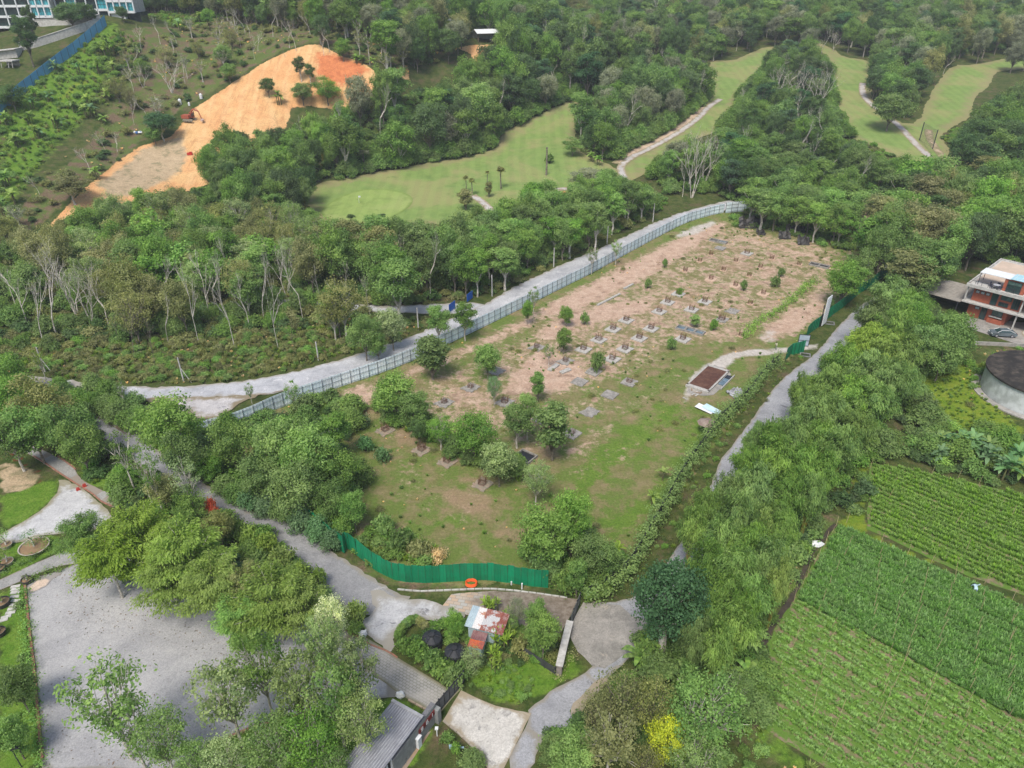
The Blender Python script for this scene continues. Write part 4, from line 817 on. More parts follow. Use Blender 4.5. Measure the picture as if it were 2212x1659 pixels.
wall('retaining_wall', wp(zp('t',[(-80,800),(0,790),(280,760)])), 5, 2.0, M_CONCL, 'broad concrete slab wall at the left picture edge beside the tall conifer', cap=.2)
p_ = at(*zc('t')(150,930)); root = empty('concrete_culvert', p_, math.radians(-5), 'small open concrete culvert box with slanting posts on bare orange earth', 'culvert'); b = MB(); b.box((0,1.6,1.0),(4.6,.3,2.0)); b.build('back_wall', M_CONCR, root); b = MB(); b.box((0,0,2.1),(5.2,4,.35)); b.build('roof_slab', M_CONCL, root)
for x in (-2,.6,2): b = MB(); b.tube([(x,-1.7,0),(x+.35,-1.6,2.0)],.13,5); b.build('post', M_CONCL, root)
def ofc(root, x0, x1, y, zb, nst, sh, bays, glass, dep=9, base=None):
    """a wing: slab bands, mullions and panes, each storey recessed glass"""
    b = MB(); b.box(((x0+x1)/2, y+dep/2+.3, zb+nst*sh/2),(x1-x0-.4, dep, nst*sh)); b.build('core_wall', M_CONCL, root)
    for s_ in range(nst+1):
        b = MB(); b.box(((x0+x1)/2, y+.2, zb+s_*sh+.35),(x1-x0, 1.4, .8)); b.build('floor_band', M_WHITE, root)
    bw = (x1-x0)/bays
    for i in range(bays+1): b = MB(); b.box((x0+i*bw, y-.25, zb+nst*sh/2),(.38,.5,nst*sh)); b.build('pier', M_WHITE, root)
    for s_ in range(nst):
        for i in range(bays):
            m_ = glass[(i+s_) % len(glass)]
            w_ = MB(); w_.box((x0+(i+.5)*bw, y+.1, zb+s_*sh+.75+(sh-.8)/2),(bw-.5,.08,sh-.85)); wo_ = w_.build('window', m_, root)
            for k in (1,2): g_ = MB(); g_.box((x0+(i+k/3)*bw, y+.02, zb+s_*sh+.75+(sh-.8)/2),(.09,.06,sh-.86)); g_.build('mullion', M_STEELD, wo_)
            g_ = MB(); g_.box((x0+(i+.5)*bw, y+.0, zb+s_*sh+2.2),(bw-.52,.05,.08)); g_.build('transom', M_STEELD, wo_)
pb = Vector((-181.0,300,44.2)); EXCL.append([(-215,292),(-135,292),(-135,330),(-215,330)]); root = empty('office_building', pb, math.radians(6), 'white office building with bands of cyan glass at the top left corner', 'building')
ofc(root, -26, 1.0, 0, -.4, 5, 3.5, 6, [M_GLASS, M_GLASS, M_GLASS], 12); ofc(root, 1.5, 8.6, -1.0, 3.1, 4, 3.5, 3, [M_CYAN], 10)
b = MB(); b.box((5.1,3.5,1.4),(6.6,7,3.4)); b.build('base_wall', M_CONCL, root)
ofc(root, 9.0, 27.5, 3.0, 1.2, 4, 3.9, 5, [M_GLASS, M_GLASS, M_CYAN], 12); ofc(root, 28, 37.5, 1.6, 4.4, 4, 3.7, 4, [M_CYAN], 12)
b = MB(); b.box((31,7,2.1),(5,10,5.0)); b.build('base_wall', M_WHITE, root); b = MB(); b.box((36,8,2.1),(5,8,5.0)); b.build('void_shade', M_GLASS, root)  # solid dark block painting the shade of an open bay
b = MB(); b.box((18,9,.0),(19,12,2.6)); b.build('base_wall', simple('beige_wall', (.50,.42,.33)), root)
# distant shacks
def shack(vx, vy, wx, wy, hh, rz, label, roofm, wallm, open_=False):
    p_ = at(vx, vy); root = empty('shack', p_, rz, label, 'shack'); b = MB()
    if open_:
        for x in (-wx/2+.2, wx/2-.2):
            for y in (-wy/2+.2, wy/2-.2): c_ = MB(); c_.box((x,y,hh/2),(.2,.2,hh)); c_.build('post', M_WOOD, root)
        b.box((0,wy/2-.2,hh/2),(wx,.2,hh))
    else: b.box((0,0,hh/2-.3),(wx*.9,wy*.9,hh+.6))
    b.build('wall', wallm, root)
    r = MB()
    for s_ in (-1,1):
        v = [(-wx*.55,0,hh+1.3),(wx*.55,0,hh+1.3),(wx*.55,s_*wy*.6,hh-.05),(-wx*.55,s_*wy*.6,hh-.05)]; v += [(x,y,z+.1) for x,y,z in v]
        r.add(v, [(0,1,2,3),(4,7,6,5),(0,4,5,1),(2,6,7,3),(1,5,6,2),(0,3,7,4)])
    r.build('roof', roofm, root); b = MB(); b.box((wx*.15,-wy*.45-.05,1.0),(1,.12,2)); b.build('door', M_STEELD, root); return root
shack(969, 63, 6.5, 5, 2.6, .2, 'small white roofed hut among the trees on the upper hillside', M_WHITE, M_WHITE)
shack(1049, 88, 9, 7, 3.0, .35, 'white roofed open shelter above the bare orange cutting', M_WHITE, simple('shelter_wall', (.5,.5,.48)), True)
# top right corner pale roof
p_ = at(2196, 14); root = empty('warehouse', p_, .3, 'pale roofed shed with a yellow edge at the top right corner', 'building'); b = MB(); b.box((4,0,3),(22,12,6)); b.build('wall', simple('cream_wall', (.6,.5,.3)), root); b = MB(); b.box((4,0,6.3),(24,14,.5)); b.build('roof', M_WHITE, root); b = MB(); b.box((-7,-7.1,5.4),(6,.2,1.2)); b.build('fascia', simple('yellow_fascia', (.75,.5,.08)), root)
# ---------- brick house at the right edge
hx, hy = 93.6, 135.2; hz = tz(hx+5, hy); u = Vector((10.4*.683, -10.4*.731, 0)).normalized(); rz = math.atan2(u.y, u.x)
root = empty('brick_house', (hx, hy, hz), rz, 'three level red brick house with flat concrete slabs and a roof terrace', 'house')
EXCL.append([(hx-2,hy+8),(hx-7,hy+2),(hx-1,hy-11),(hx+14,hy-24),(hx+40,hy-10),(hx+32,hy+22),(hx+10,hy+24)])
Z1, Z2 = 3.3, 6.7; DP, WX = 20.0, 26.0
def hb(nm, c, d, m_, par=None): b = MB(); b.box(c, d); return b.build(nm, m_, par or root)
hb('ground_floor_wall', (4.1,DP/2,Z1/2-.1), (7.0,DP-1.2,Z1-.2), M_BRICK); hb('ground_floor_wall', (WX/2+5,DP/2+3,Z1/2-.1), (WX-11,DP-7,Z1-.2), M_BRICK)
hb('upper_wall', (4.9,DP/2,(Z1+Z2)/2), (8.6,DP-1.2,Z2-Z1-.35), M_BRICK); hb('upper_wall', (WX/2+5,DP/2+1.5,(Z1+Z2)/2), (WX-10.5,DP-4,Z2-Z1-.35), M_BRICK)
hb('floor_slab', (WX/2-.2,DP/2-.4,Z1), (WX+.8,DP+1.0,.28), M_CONCL); M_TERR = simple('terrace_screed', (.58,.46,.36), (.47,.38,.30), .35, .9, .1)
hb('roof_slab', (WX/2-.2,DP/2-.4,Z2), (WX+1.0,DP+1.2,.3), M_CONCL); hb('roof_terrace', (WX/2,DP/2+1.2,Z2+.18), (WX+.2,DP-3.6,.06), M_TERR)
for x0,x1,y0,y1 in ((-.7,WX+.3,-1.0,-.75),(-.7,-.45,-.7,DP+.2),(-.4,WX+.3,DP-.0,DP+.2)): hb('parapet', ((x0+x1)/2,(y0+y1)/2,Z2+.32), (x1-x0,y1-y0,.34), M_CONCL)
for x in np.arange(-.5, 8, 1.15): hb('rail_post', (float(x),-.55,Z2+.75), (.06,.06,.9), M_STEELD)
hb('handrail', (3.5,-.55,Z2+1.2), (8.2,.06,.07), M_STEELD)
def win(x0,x1,z0,z1,gm,mull=1, y=.0, fr=M_WHITE):
    f_ = hb('window', ((x0+x1)/2, y+.52, (z0+z1)/2), (x1-x0,.14,z1-z0), fr)
    k = mull+1; wd = (x1-x0-.12)/k
    for i in range(k): hb('pane', (x0+.06+wd*(i+.5), y+.43, (z0+z1)/2), (wd-.08,.05,z1-z0-.16), gm, f_)
M_FROST = simple('frosted_glass', (.45,.50,.52), (.38,.43,.45), 1, .3)
for k in range(3): win(1.0+k*.93,1.75+k*.93,Z1+1.9,Z1+2.5,M_FROST,0,fr=M_STEELD)
win(4.0,5.15,Z1+.3,Z1+2.9,M_GLASS,0,fr=M_STEELD); M_GLG = simple('green_grey_glass', (.10,.17,.15), (.05,.09,.08), 1.5, .15, .6)
win(5.6,7.5,Z1+1.75,Z1+3.0,M_GLG,1,fr=M_STEELD); win(5.5,7.2,Z1+.45,Z1+1.3,M_GLASS,2,fr=M_STEELD); win(7.75,9.05,Z1+.5,Z1+3.0,M_GLASS,2,fr=M_STEELD)
win(1.8,2.7,1.9,2.5,M_FROST,0,fr=M_STEELD); win(3.0,4.1,.1,2.9,M_GLASS,0,fr=M_STEELD); win(5.0,6.9,1.5,2.8,M_GLG,1,fr=M_STEELD)
hb('ledge', (5.9,.25,1.35), (2.3,.5,.14), M_CONCL); hb('ledge', (5.9,.15,.5), (2.6,.3,.9), M_BRICK)
for x in (-.3,9.6): hb('column', (x,-.35,Z2/2+Z1/2), (.24,.24,Z2-Z1), M_CONCL)
hb('column', (9.4,-.35,Z1/2-.1), (.26,.26,Z1), M_CONCL); hb('column', (12.5,-.35,Z1/2-.1), (.26,.26,Z1), M_CONCL)
# stair block and canopies
st = hb('stair_block', (7.0,2.5,Z2+1.45), (3.7,3.4,2.6), M_BRICK)
gw = hb('window', (7.0,.78,Z2+1.25), (2.5,.12,2.4), M_STEELD); 
for i in range(2):
    for j in range(3): hb('pane', (6.4+i*1.2,.69,Z2+.5+j*.78), (1.1,.05,.68), M_GLG if j == 2 else M_GLASS, gw)
c1_ = MB(); c1_.box((3.4,2.4,Z2+2.75),(5.6,3.6,.10),ry=0); c1_.build('white_canopy', M_WHITE, root)
M_POLY = simple('pale_cyan_sheet', (.42,.66,.72), (.34,.56,.62), .8, .35, .4); hb('cyan_canopy', (8.3,2.2,Z2+2.95), (4.4,3.9,.08), M_POLY)
for k in range(4): hb('sheet_rib', (6.6+k*1.1,2.2,Z2+3.02), (.07,3.9,.05), M_WHITE)
for x,y in ((.8,.8),(.8,4.0),(5.9,.9)): hb('canopy_post', (x,y,Z2+1.45), (.09,.09,2.6), M_STEELD)
# carport
M_CARP = simple('carport_roof_sheet', (.36,.33,.29), (.28,.26,.23), 1.2, .8)
crp = hb('carport_roof', (-4.6,4.6,2.95), (7.6,11.0,.14), M_CARP)
for k in range(8): hb('roof_rib', (-8.0+k*1.0,4.6,3.04), (.08,11,.05), M_CARP)
for x in (-8.1,-1.2):
    for y in (-.6,9.8): hb('carport_post', (x,y,1.45), (.14,.14,2.9), M_STEELD)
sheet('house_forecourt', [(hx-1,hy-1),(hx-2,hy-6.5),(hx+4,hy-14),(hx+9,hy-21),(hx+34,hy-10),(hx+12,hy-4)], M_SLABD, .06, 1.2, .05, 0, world=True)
sheet('house_driveway', [(hx+7.2,hy-8.5),(hx+6.2,hy-11.5),(hx+12,hy-19),(hx+30,hy-8),(hx+20,hy+4)], M_CONC, .11, 1.2, .05, 0, world=True)
# patio table with chairs on the terrace
tp = root.matrix_world if False else None
def wl(x, y, z): return Vector((hx+math.cos(rz)*x-math.sin(rz)*y, hy+math.sin(rz)*x+math.cos(rz)*y, hz+z))
t_ = empty('patio_table', wl(4.1,.85,Z2+.22), rz, 'round glass patio table on the roof terrace of the brick house', 'table')
b = MB(); b.lathe([(0.0,.72),(.68,.72),(.68,.76),(0.0,.76)],16); b.build('tabletop', simple('table_glass', (.45,.47,.52)), t_)
for k in range(4): b = MB(); b.tube([(.45*math.cos(k*1.57+.7),.45*math.sin(k*1.57+.7),0),(.3*math.cos(k*1.57+.7),.3*math.sin(k*1.57+.7),.72)],.03,4); b.build('leg', M_BLACK, t_)
M_CHAIR = simple('patio_chair', (.05,.05,.09), None, 3); ch0 = None
for k in range(5):
    a_ = k*1.257+.3; loc = wl(4.1+1.05*math.cos(a_), .85+.9*math.sin(a_), Z2+.22)
    if ch0 is None:
        ch0 = empty('patio_chair', loc, 0, 'dark patio chair around the glass table on the roof terrace', 'chair', 'chairs round the terrace table')
        b = MB(); b.box((0,0,.44),(.5,.5,.06)); b.build('seat', M_CHAIR, ch0); b = MB(); b.box((.24,0,.72),(.05,.5,.55)); b.build('backrest', M_CHAIR, ch0)
        for x in (-.2,.2):
            for y in (-.2,.2): b = MB(); b.box((x,y,.21),(.05,.05,.42)); b.build('leg', M_CHAIR, ch0)
        c_ = ch0
    else: c_ = copy_tree(ch0); c_.location = loc
    c_.rotation_euler.z = rz+a_
# ---------- parked car
def car(loc, rz_, label, paint):
    root = empty('parked_car', loc, rz_, label, 'car')
    prof = [(-2.3,.35),(-2.32,.62),(-2.2,.84),(-1.3,.93),(-.62,.98),(1.5,1.0),(2.15,.96),(2.32,.78),(2.33,.40),(2.1,.28),(-2.1,.28)]
    b = MB(); 
    def sect(y, k, dz): return [(x*k, y, z+dz*(z>.6)) for x, z in prof]
    S = [sect(-.86,.985,-.06), sect(-.89,1.0,0), sect(.89,1.0,0), sect(.86,.985,-.06)]; v = [q_ for s_ in S for q_ in s_]; n_ = len(prof); f = []
    for i in range(3):
        for k in range(n_): f.append((i*n_+k,i*n_+(k+1)%n_,(i+1)*n_+(k+1)%n_,(i+1)*n_+k))
    f += [tuple(range(n_-1,-1,-1)), tuple(3*n_+k for k in range(n_))]; b.add(v, f); b.build('body', paint, root)
    def green(nm, pts, wb, wt, zs, m_):
        b = MB(); (x0,x1,x2,x3) = pts; z0, z1 = zs
        b.add([(x0,-wb,z0),(x3,-wb,z0),(x3,wb,z0),(x0,wb,z0),(x1,-wt,z1),(x2,-wt,z1),(x2,wt,z1),(x1,wt,z1)], [(0,1,5,4),(1,2,6,5),(2,3,7,6),(3,0,4,7),(4,5,6,7)]); b.build(nm, m_, root)
    green('cabin_glass', (-1.35,-.62,.85,1.85), .80, .62, (.93,1.36), M_GLASS); green('roof', (-.66,-.6,.8,.9), .64, .60, (1.355,1.43), paint)
    for s_ in (-1,1):
        b = MB(); b.tube([(-1.38,s_*.80,.95),(-.64,s_*.63,1.37),(.86,s_*.63,1.38),(1.88,s_*.80,.98)],.045,5); b.build('pillar_trim', M_WHITE, root)
        b = MB(); b.box((.1,s_*.73,1.14),(.07,.05,.42)); b.build('door_pillar', paint, root)
        b = MB(); b.box((-.85,s_*.98,.98),(.16,.16,.12)); b.build('mirror', paint, root)
        b = MB(); b.box((-2.27,s_*.62,.68),(.12,.38,.16)); b.build('headlight', M_WHITE, root); b = MB(); b.box((2.28,s_*.62,.76),(.1,.38,.18)); b.build('tail_light', M_REDP, root)
        for x in (-1.42,1.42):
            w_ = MB(); w_.tube([(x,s_*.70,.32),(x,s_*.92,.32)],.33,14); wo_ = w_.build('wheel', M_BLACK, root); w_ = MB(); w_.tube([(x,s_*.90,.32),(x,s_*.935,.32)],.2,12); w_.build('rim', simple('rim_grey', (.4,.4,.42)), wo_)
    return root
M_SILV = simple('silver_paint', (.20,.25,.28), (.22,.27,.30), .5, .25, .6, .5)
pc0, pc1 = at(2139,722.5), at(2188,729.5); pc = (pc0+pc1)/2; car((pc.x,pc.y,tz(pc.x,pc.y)+.1), math.atan2(pc1.y-pc0.y,pc1.x-pc0.x)+.25, 'silver grey saloon car parked below the brick house', M_SILV)
pc = at(2030,744); car((pc.x,pc.y,pc.z+.02), .5, 'white car mostly hidden under the dark trees left of the brick house', M_WHITE)
wall('low_wall', wp(zp(6,[(1890,570),(2000,575),(2212,585)])), .25, .7, M_CONCR, 'low concrete kerb wall below the parked silver car')
# ---------- round water tank
c0 = V3(2262, 812, 4.0); rt = 8.6
root = empty('round_water_tank', (c0.x, c0.y, 0), 0, 'large round concrete water tank with white wall and stained dark roof', 'water tank')
EXCL.append([(c0.x+rt*1.05*math.cos(a), c0.y+rt*1.05*math.sin(a)) for a in np.linspace(0, 6.283, 16)[:-1]])
M_TANKW = simple('tank_white_wash', (.62,.66,.66), (.42,.45,.44), .7, .8); M_TANKR = simple('tank_stained_roof', (.035,.033,.031), (.10,.085,.07), .6, .9, .1, lo=.45, hi=.7)
b = MB(); b.lathe([(rt,-.5),(rt,4.0)],64); b.build('tank_wall', M_TANKW, root); b = MB(); b.lathe([(rt+.25,4.0),(rt+.25,4.3),(rt*.6,4.75),(.01,4.95)],64); b.lathe([(rt-.3,4.0),(rt+.25,4.0)],64); b.build('tank_roof', M_TANKR, root)
b = MB(); b.lathe([(rt+1.3,-.3),(rt+1.3,.25),(rt+.1,.25)],64); b.build('footing_ring', M_CONCR, root)
# ---------- pile caps
d = at(1352.6,691.4)-at(1260,754.5); GA = math.atan2(d.y, d.x)
def cage(seed, wdt, hgt, nrod, rad=.022):
    r_ = random.Random(seed); b = MB()
    for i in range(nrod):
        a = (i/nrod)*4; s_ = int(a); t = a-s_-.5; x, y = [(t,-.5),(.5,t),(-t,.5),(-.5,-t)][s_ % 4]; h_ = hgt*r_.uniform(.75,1.1)
        b.tube([(x*wdt,y*wdt,0),(x*wdt+r_.uniform(-.10,.10),y*wdt+r_.uniform(-.10,.10),h_)],rad,4)
    for z in (.25,.55): b.tube([(x*wdt*1.03,y*wdt*1.03,z*hgt) for x,y in ((-.5,-.5),(.5,-.5),(.5,.5),(-.5,.5),(-.5,-.5))],.02,4)
    return b.mesh('rebar_cage', M_RUST)
CAGES = [cage(1,.95,1.35,24), cage(2,.8,1.1,20), cage(3,1.1,1.2,24)]
def padmesh(seed, wdt, wl_, hgt, rough, mat_):
    r_ = random.Random(seed); b = MB(); n_ = 5; P_ = []
    for sx, sy, ex, ey in ((-1,-1,1,-1),(1,-1,1,1),(1,1,-1,1),(-1,1,-1,-1)):
        for k in range(n_):
            t = k/n_; P_.append(((sx+(ex-sx)*t)*wdt/2*(1+r_.uniform(-rough,rough)), (sy+(ey-sy)*t)*wl_/2*(1+r_.uniform(-rough,rough))))
    b.prism(P_, -.25, hgt); 
    if rough > .05:
        for _ in range(16): q_ = r_.uniform(.08,.22); b.blob((r_.uniform(-.5,.5)*wdt,r_.uniform(-.5,.5)*wl_,hgt),(q_,q_,q_*.6),0,r_.random())
    return b.mesh('concrete_pad', mat_)
M_PADA = simple('pad_concrete', (.50,.48,.44), (.34,.33,.30), 2.2, .9, .1, bs=.3); M_PADB = simple('pad_weathered', (.36,.34,.31), (.22,.21,.19), 2.0, .9, .1, bs=.4); M_PADO = simple('pad_earth_stained', (.60,.42,.30), (.46,.34,.25), 2.0, .95)
M_PADR = simple('pad_mossy_rubble', (.33,.25,.19), (.24,.22,.17), 1.8, .95)
PADS = {'sq': padmesh(1,2.5,2.5,.22,.015,M_PADA), 'sw': padmesh(2,2.4,2.4,.18,.04,M_PADB), 'rub': padmesh(3,2.5,2.3,.14,.16,M_PADB), 'or': padmesh(4,2.6,2.2,.12,.05,M_PADO), 'sm': padmesh(5,1.2,1.2,.12,.10,M_PADO), 'mo': padmesh(6,2.4,2.2,.12,.15,M_PADR)}
LBL = {'sq': ('square pale concrete pile cap with rusty rebar in the middle of the site','pale square pile caps'), 'sw': ('grey weathered concrete pile cap in the cleared site','weathered pile caps'),
       'rub': ('broken rubble edged pile cap in the near half of the site','rubble pile caps'), 'or': ('earth stained flat pile cap at the upper end of the site','orange stained pile caps'),
       'sm': ('small rebar stump on a patch of pale mortar in the upper site','small rebar stumps'), 'mo': ('earth covered pile cap with rebar on the lower grass terrace','earthy pile caps on the lower terrace')}
def pile(q_, kind, ci=0, label=None, s_=1.0):
    p_ = at(*q_); lb, gr = LBL[kind]; root = empty('pile_cap', p_, GA+random.uniform(-.06,.06), label or lb, 'pile cap', None if label else gr)
    link('concrete_pad', PADS[kind], root, sc=(s_,s_,1)); 
    if ci is not None: link('rebar_cage', CAGES[ci], root, (0,0,.08), (0,0,random.uniform(-.1,.1)), (s_*.95,s_*.95,random.uniform(.85,1.1)))
ORD = ['first','second','third','fourth']
for k,(x,y) in enumerate(((1565,605),(1663,543),(1755,475),(1840,418))): pile(zc(5)(x,y), 'sq', 0 if x != 1663 else 2, ORD[k]+' pale square pile cap from the left in the upper long row')
for k,(x,y) in enumerate(((1750,668),(1832,603))): pile(zc(5)(x,y), 'sq', 0, ORD[k]+' pale square pile cap from the left in the lower long row')
for (x,y),lb in (((155,1258),'third pale square pile cap from the left in the lower long row'),((275,1160),'fourth pale square pile cap from the left in the lower long row'),((600,1268),'pale square pile cap just below the three blue grey trays'),((360,985),'nearest of three pale pile caps in a line left of the trays'),((445,890),'middle of three pale pile caps in a line left of the trays'),((555,805),'farthest of three pale pile caps in a line left of the trays'),((690,965),'pale square pile cap directly above the three blue grey trays'),((825,885),'pale pile cap beside green weeds at the edge of the far plot')): pile(zc('s')(x,y), 'sq', 0, lb)
for x,y,k,ci in ((1265,592,'rub',1),(1630,748,'sw',None),(1450,680,'rub',1),(1005,745,'rub',None),(840,850,'rub',1),(670,948,'rub',1),(1060,945,'rub',0),(1735,895,'sw',None),(1605,1008,'rub',None),(1860,815,'sw',1),(1540,812,'sw',None),(1490,1145,'sw',1),(1290,1052,'sw',None)): pile(zc(5)(x,y), k, ci)
for k,(x,y) in enumerate(((290,1125),(525,1250),(690,1325),(915,1470))): pile(zc(5)(x,y), 'mo', 0, ORD[k]+' earth covered pile cap from the left on the lower grass terrace')
for x,y in ((890,650),(1140,718),(1425,800)): pile(zc('s')(x,y), 'or', 1)
for x,y in ((890,402),(1143,470),(1395,532),(1018,560),(1510,445),(1790,505),(625,570),(1280,620),(1290,905),(1198,1232),(775,470)): pile(zc('s')(x,y), 'sm', 1)
pile(zc('s')(985,332), 'sw', None, 'bare rectangular concrete slab beside the dark water trays at the far end'); pile(zc('s')(1258,388), 'sq', 2, 'pale pile cap with leaning rebar nearest the far end hoarding')
pile(zc('s')(1110,978), 'rub', None, 'broken concrete slab without rebar right of the three blue grey trays'); pile(zc('s')(1000,1065), 'rub', 2, 'rounded white pile cap with low rebar beside a round shrub')
# concrete troughs
M_WATER = simple('still_water', (.10,.15,.18), (.16,.22,.26), .9, .12, .6)
def trays(q0, q1, k, wdt, label, dark=False):
    a, e = at(*q0), at(*q1); d = e-a; Ld = d.length/k; root = empty('concrete_tray', a, math.atan2(d.y,d.x), label, 'tray')
    EXCL.append([(a.x,a.y-1.2),(a.x,a.y+1.2),(e.x,e.y+1.2),(e.x,e.y-1.2)])
    for i in range(k):
        x = Ld*(i+.5)
        b = MB()
        for sx in (-1,1): b.box((x+sx*(Ld/2-.1),0,.12),(.16,wdt,.5)); b.box((x,sx*(wdt/2-.1),.12),(Ld-.38,.16,.5))
        r_ = b.build('rim', M_PADB, root); b = MB(); b.box((x,0,.02),(Ld-.4,wdt-.4,.2)); b.build('water', M_BLACK if dark or (k == 2 and i == 0) else M_WATER, root)  # in the dark pits this is only a flat black fill
trays(zc('s')(880,245), zc('s')(1050,285), 2, 1.7, 'two dark water filled concrete trays at the far end of the site'); trays(zc('s')(540,1140), zc('s')(820,1215), 3, 1.9, 'row of three blue grey concrete trays between the pile caps')
trays(zc('s')(1900,490), zc('s')(2100,535), 2, 2.0, 'dark sunken concrete pit near the far right corner of the site', True); trays(zc(5)(1140,1275), zc(5)(1240,1320), 1, 2.6, 'open dark concrete pit beside the tree clump on the site', True)
for q0,q1,lb in ((zc('s')(0,750),zc('s')(90,700),'narrow fallen concrete beam at the edge of the dirt strip'),(zc(5)(1655,320),zc(5)(1800,245),'long narrow reddish concrete beam lying on the upper site'),(zc(5)(1420,755),zc(5)(1480,730),'short concrete slab beside a bigger slab in the bare patch'),(zc(5)(1345,740),zc(5)(1400,700),'tilted concrete slab in the middle of the bare patch')):
    a, e = at(*q0), at(*q1); d = e-a; b = MB(); b.box((d.length/2,0,.12),(d.length,.5 if 'narrow' in lb else .9,.3)); o = b.build('concrete_beam', M_PADA, None, a, (0,0,math.atan2(d.y,d.x))); tag(o, lb, 'beam')
# covered pit
K = [at(*q_) for q_ in ((1488,832.5),(1529,794),(1567,807),(1529,846.5))]; d = K[1]-K[0]; e = K[3]-K[0]
root = empty('covered_pit', K[0], math.atan2(d.y,d.x), 'rectangular concrete pit roofed with dark rusty corrugated sheets', 'pit'); Ld, Wd = d.length, e.length
EXCL.append([(K[0].x-4,K[0].y-2),(K[1].x,K[1].y+4),(K[2].x+4,K[2].y),(K[3].x+3,K[3].y-5)])
M_RSH = simple('rusty_brown_sheet', (.105,.05,.038), (.16,.085,.06), .9, .8, .2)
for i in range(7):
    b = MB(); y = -Wd*(i+.5)/7; b.box((Ld/2,y,.32+.03*(i%2)),(Ld,Wd/7+.06,.05))
    for k in range(3): b.box((Ld/2,y+(k-1)*Wd/21,.36+.03*(i%2)),(Ld,.06,.05))
    b.build('roof_sheet', M_RSH, root)
for x,y,dx,dy in ((Ld/2,.15,Ld+.8,.3),(Ld/2,-Wd-.15,Ld+.8,.3),(-.4,-Wd/2,.8,Wd+.6),(Ld+.35,-Wd/2,.5,Wd+.6)): b = MB(); b.box((x,y,.14),(dx,dy,.5)); b.build('rim', M_PADA, root)
for k in range(3): b = MB(); b.box((Ld*.82-k*1.35,-Wd-.95,.1),(1.2,1.0,.3)); b.build('settling_box', M_BLACK if k < 1 else M_WATER, root)
b = MB(); b.box((Ld*.6,-Wd-1.55,.14),(Ld*.75,.14,.42)); b.build('rim', M_PADA, root)
sheet('pit_slab', [tuple((K[0]+ d*t+ e*s_)[:2]) for t,s_ in ((-.35,-.1),(1.2,-.15),(1.2,1.15),(.5,1.45),(-.2,1.3))], M_SLABD, .05, 1, .15, 1, world=True, excl=False)
for k in range(9):
    p_ = at(1496+random.uniform(-22,20), 850+random.uniform(-8,14)) if k < 6 else at(1560+random.uniform(-10,12), 795+random.uniform(-6,8)); b = MB(); b.box((0,0,.08),(random.uniform(.8,1.8),.22,.08)); o = b.build('timber_board', M_WOOD if k % 2 else M_PADA, None, p_, (0,0,random.uniform(0,3))); tag(o, 'pale scrap board scattered on the ground around the covered pit', 'board', 'scrap boards around the covered pit')
# blue-white sheets, broken umbrella, tarpaulin
M_SHB = simple('pale_blue_tin', (.42,.62,.70), (.60,.72,.76), .8, .4, .4)
for q_, a_, lb in ((zc(5)(2340,975),0,''),):
    pass
for vx, vy, a_, lb in ((1525.5,887,.85,'white corrugated sheet lying on the grass by the hedge fence'),(1540,888.5,.75,'light blue corrugated sheet lying on the grass, right of the white one')):
    p_ = at(vx,vy); root = empty('roofing_sheet', (p_.x,p_.y,p_.z+.12), a_, lb, 'roofing sheet'); m_ = corr('sheet', 1.5, 3.0, M_SHB if 'blue' in lb else M_WHITE, 6, .05); link('sheet', m_, root, (-.7,-1.2,.06), (math.radians(-86),0,0))
p_ = at(*zc(6)(160,1140)); root = empty('garden_umbrella', p_, .4, 'faded brown garden umbrella standing crooked beside the hedge fence', 'umbrella'); b = MB(); b.tube([(0,0,0),(.1,0,2.3)],.04,6); b.build('pole', M_STEELD, root); b = MB(); b.lathe([(1.45,1.95),(.9,2.22),(.02,2.5)],8); b.build('canopy', simple('faded_canopy', (.22,.16,.13), (.3,.24,.2)), root)
p_ = at(*zc(6)(360,885)); root = empty('tarpaulin', p_, .5, 'crumpled silver grey tarpaulin on the ground beside the hedge fence', 'tarpaulin'); b = MB(); r_ = random.Random(4); n_ = 9
v = [((i-4)*.36+r_.uniform(-.1,.1),(j-4)*.3+r_.uniform(-.1,.1),abs(r_.gauss(0,.22))+.05) for i in range(n_) for j in range(n_)]; b.add(v, [(i*n_+j,(i+1)*n_+j,(i+1)*n_+j+1,i*n_+j+1) for i in range(n_-1) for j in range(n_-1)]); b.build('cloth', simple('silver_tarp', (.45,.46,.48), (.16,.16,.17), 2.2, .5), root)
# black shade net pieces and geotextile on the far mound
for q_, wx, wz, lb in ((zc('s')(1290,130),6,3.4,'black plastic sheeting over the left end of the overgrown mound'),(zc('s')(1760,200),5,3.0,'torn black sheeting hanging on the middle of the overgrown mound'),(zc('s')(1840,300),3,2.6,'small black sheeting flap at the foot of the overgrown mound'),(zc('s')(1650,240),3,2.2,'ragged black sheeting strip left of the torn middle piece'),(zc('s')(1410,200),2.2,1.4,'low black sheeting strip beside the path on the mound')):
    p_ = at(*q_); b = MB(); r_ = random.Random(int(q_[0])); n_ = 7
    v = [((i/(n_-1)-.5)*wx+r_.uniform(-.2,.2),j/(n_-1)*1.6+r_.uniform(-.15,.15),j/(n_-1)*wz*(.8+.2*math.sin(i*2))+r_.uniform(-.15,.15)) for i in range(n_) for j in range(n_)]; b.add(v, [(i*n_+j,(i+1)*n_+j,(i+1)*n_+j+1,i*n_+j+1) for i in range(n_-1) for j in range(n_-1)]); o = b.build('plastic_sheeting', simple('black_sheeting_%d' % int(q_[0]), (.02,.02,.022), (.05,.045,.04), 1.5, .5), None, p_); tag(o, lb, 'sheeting')
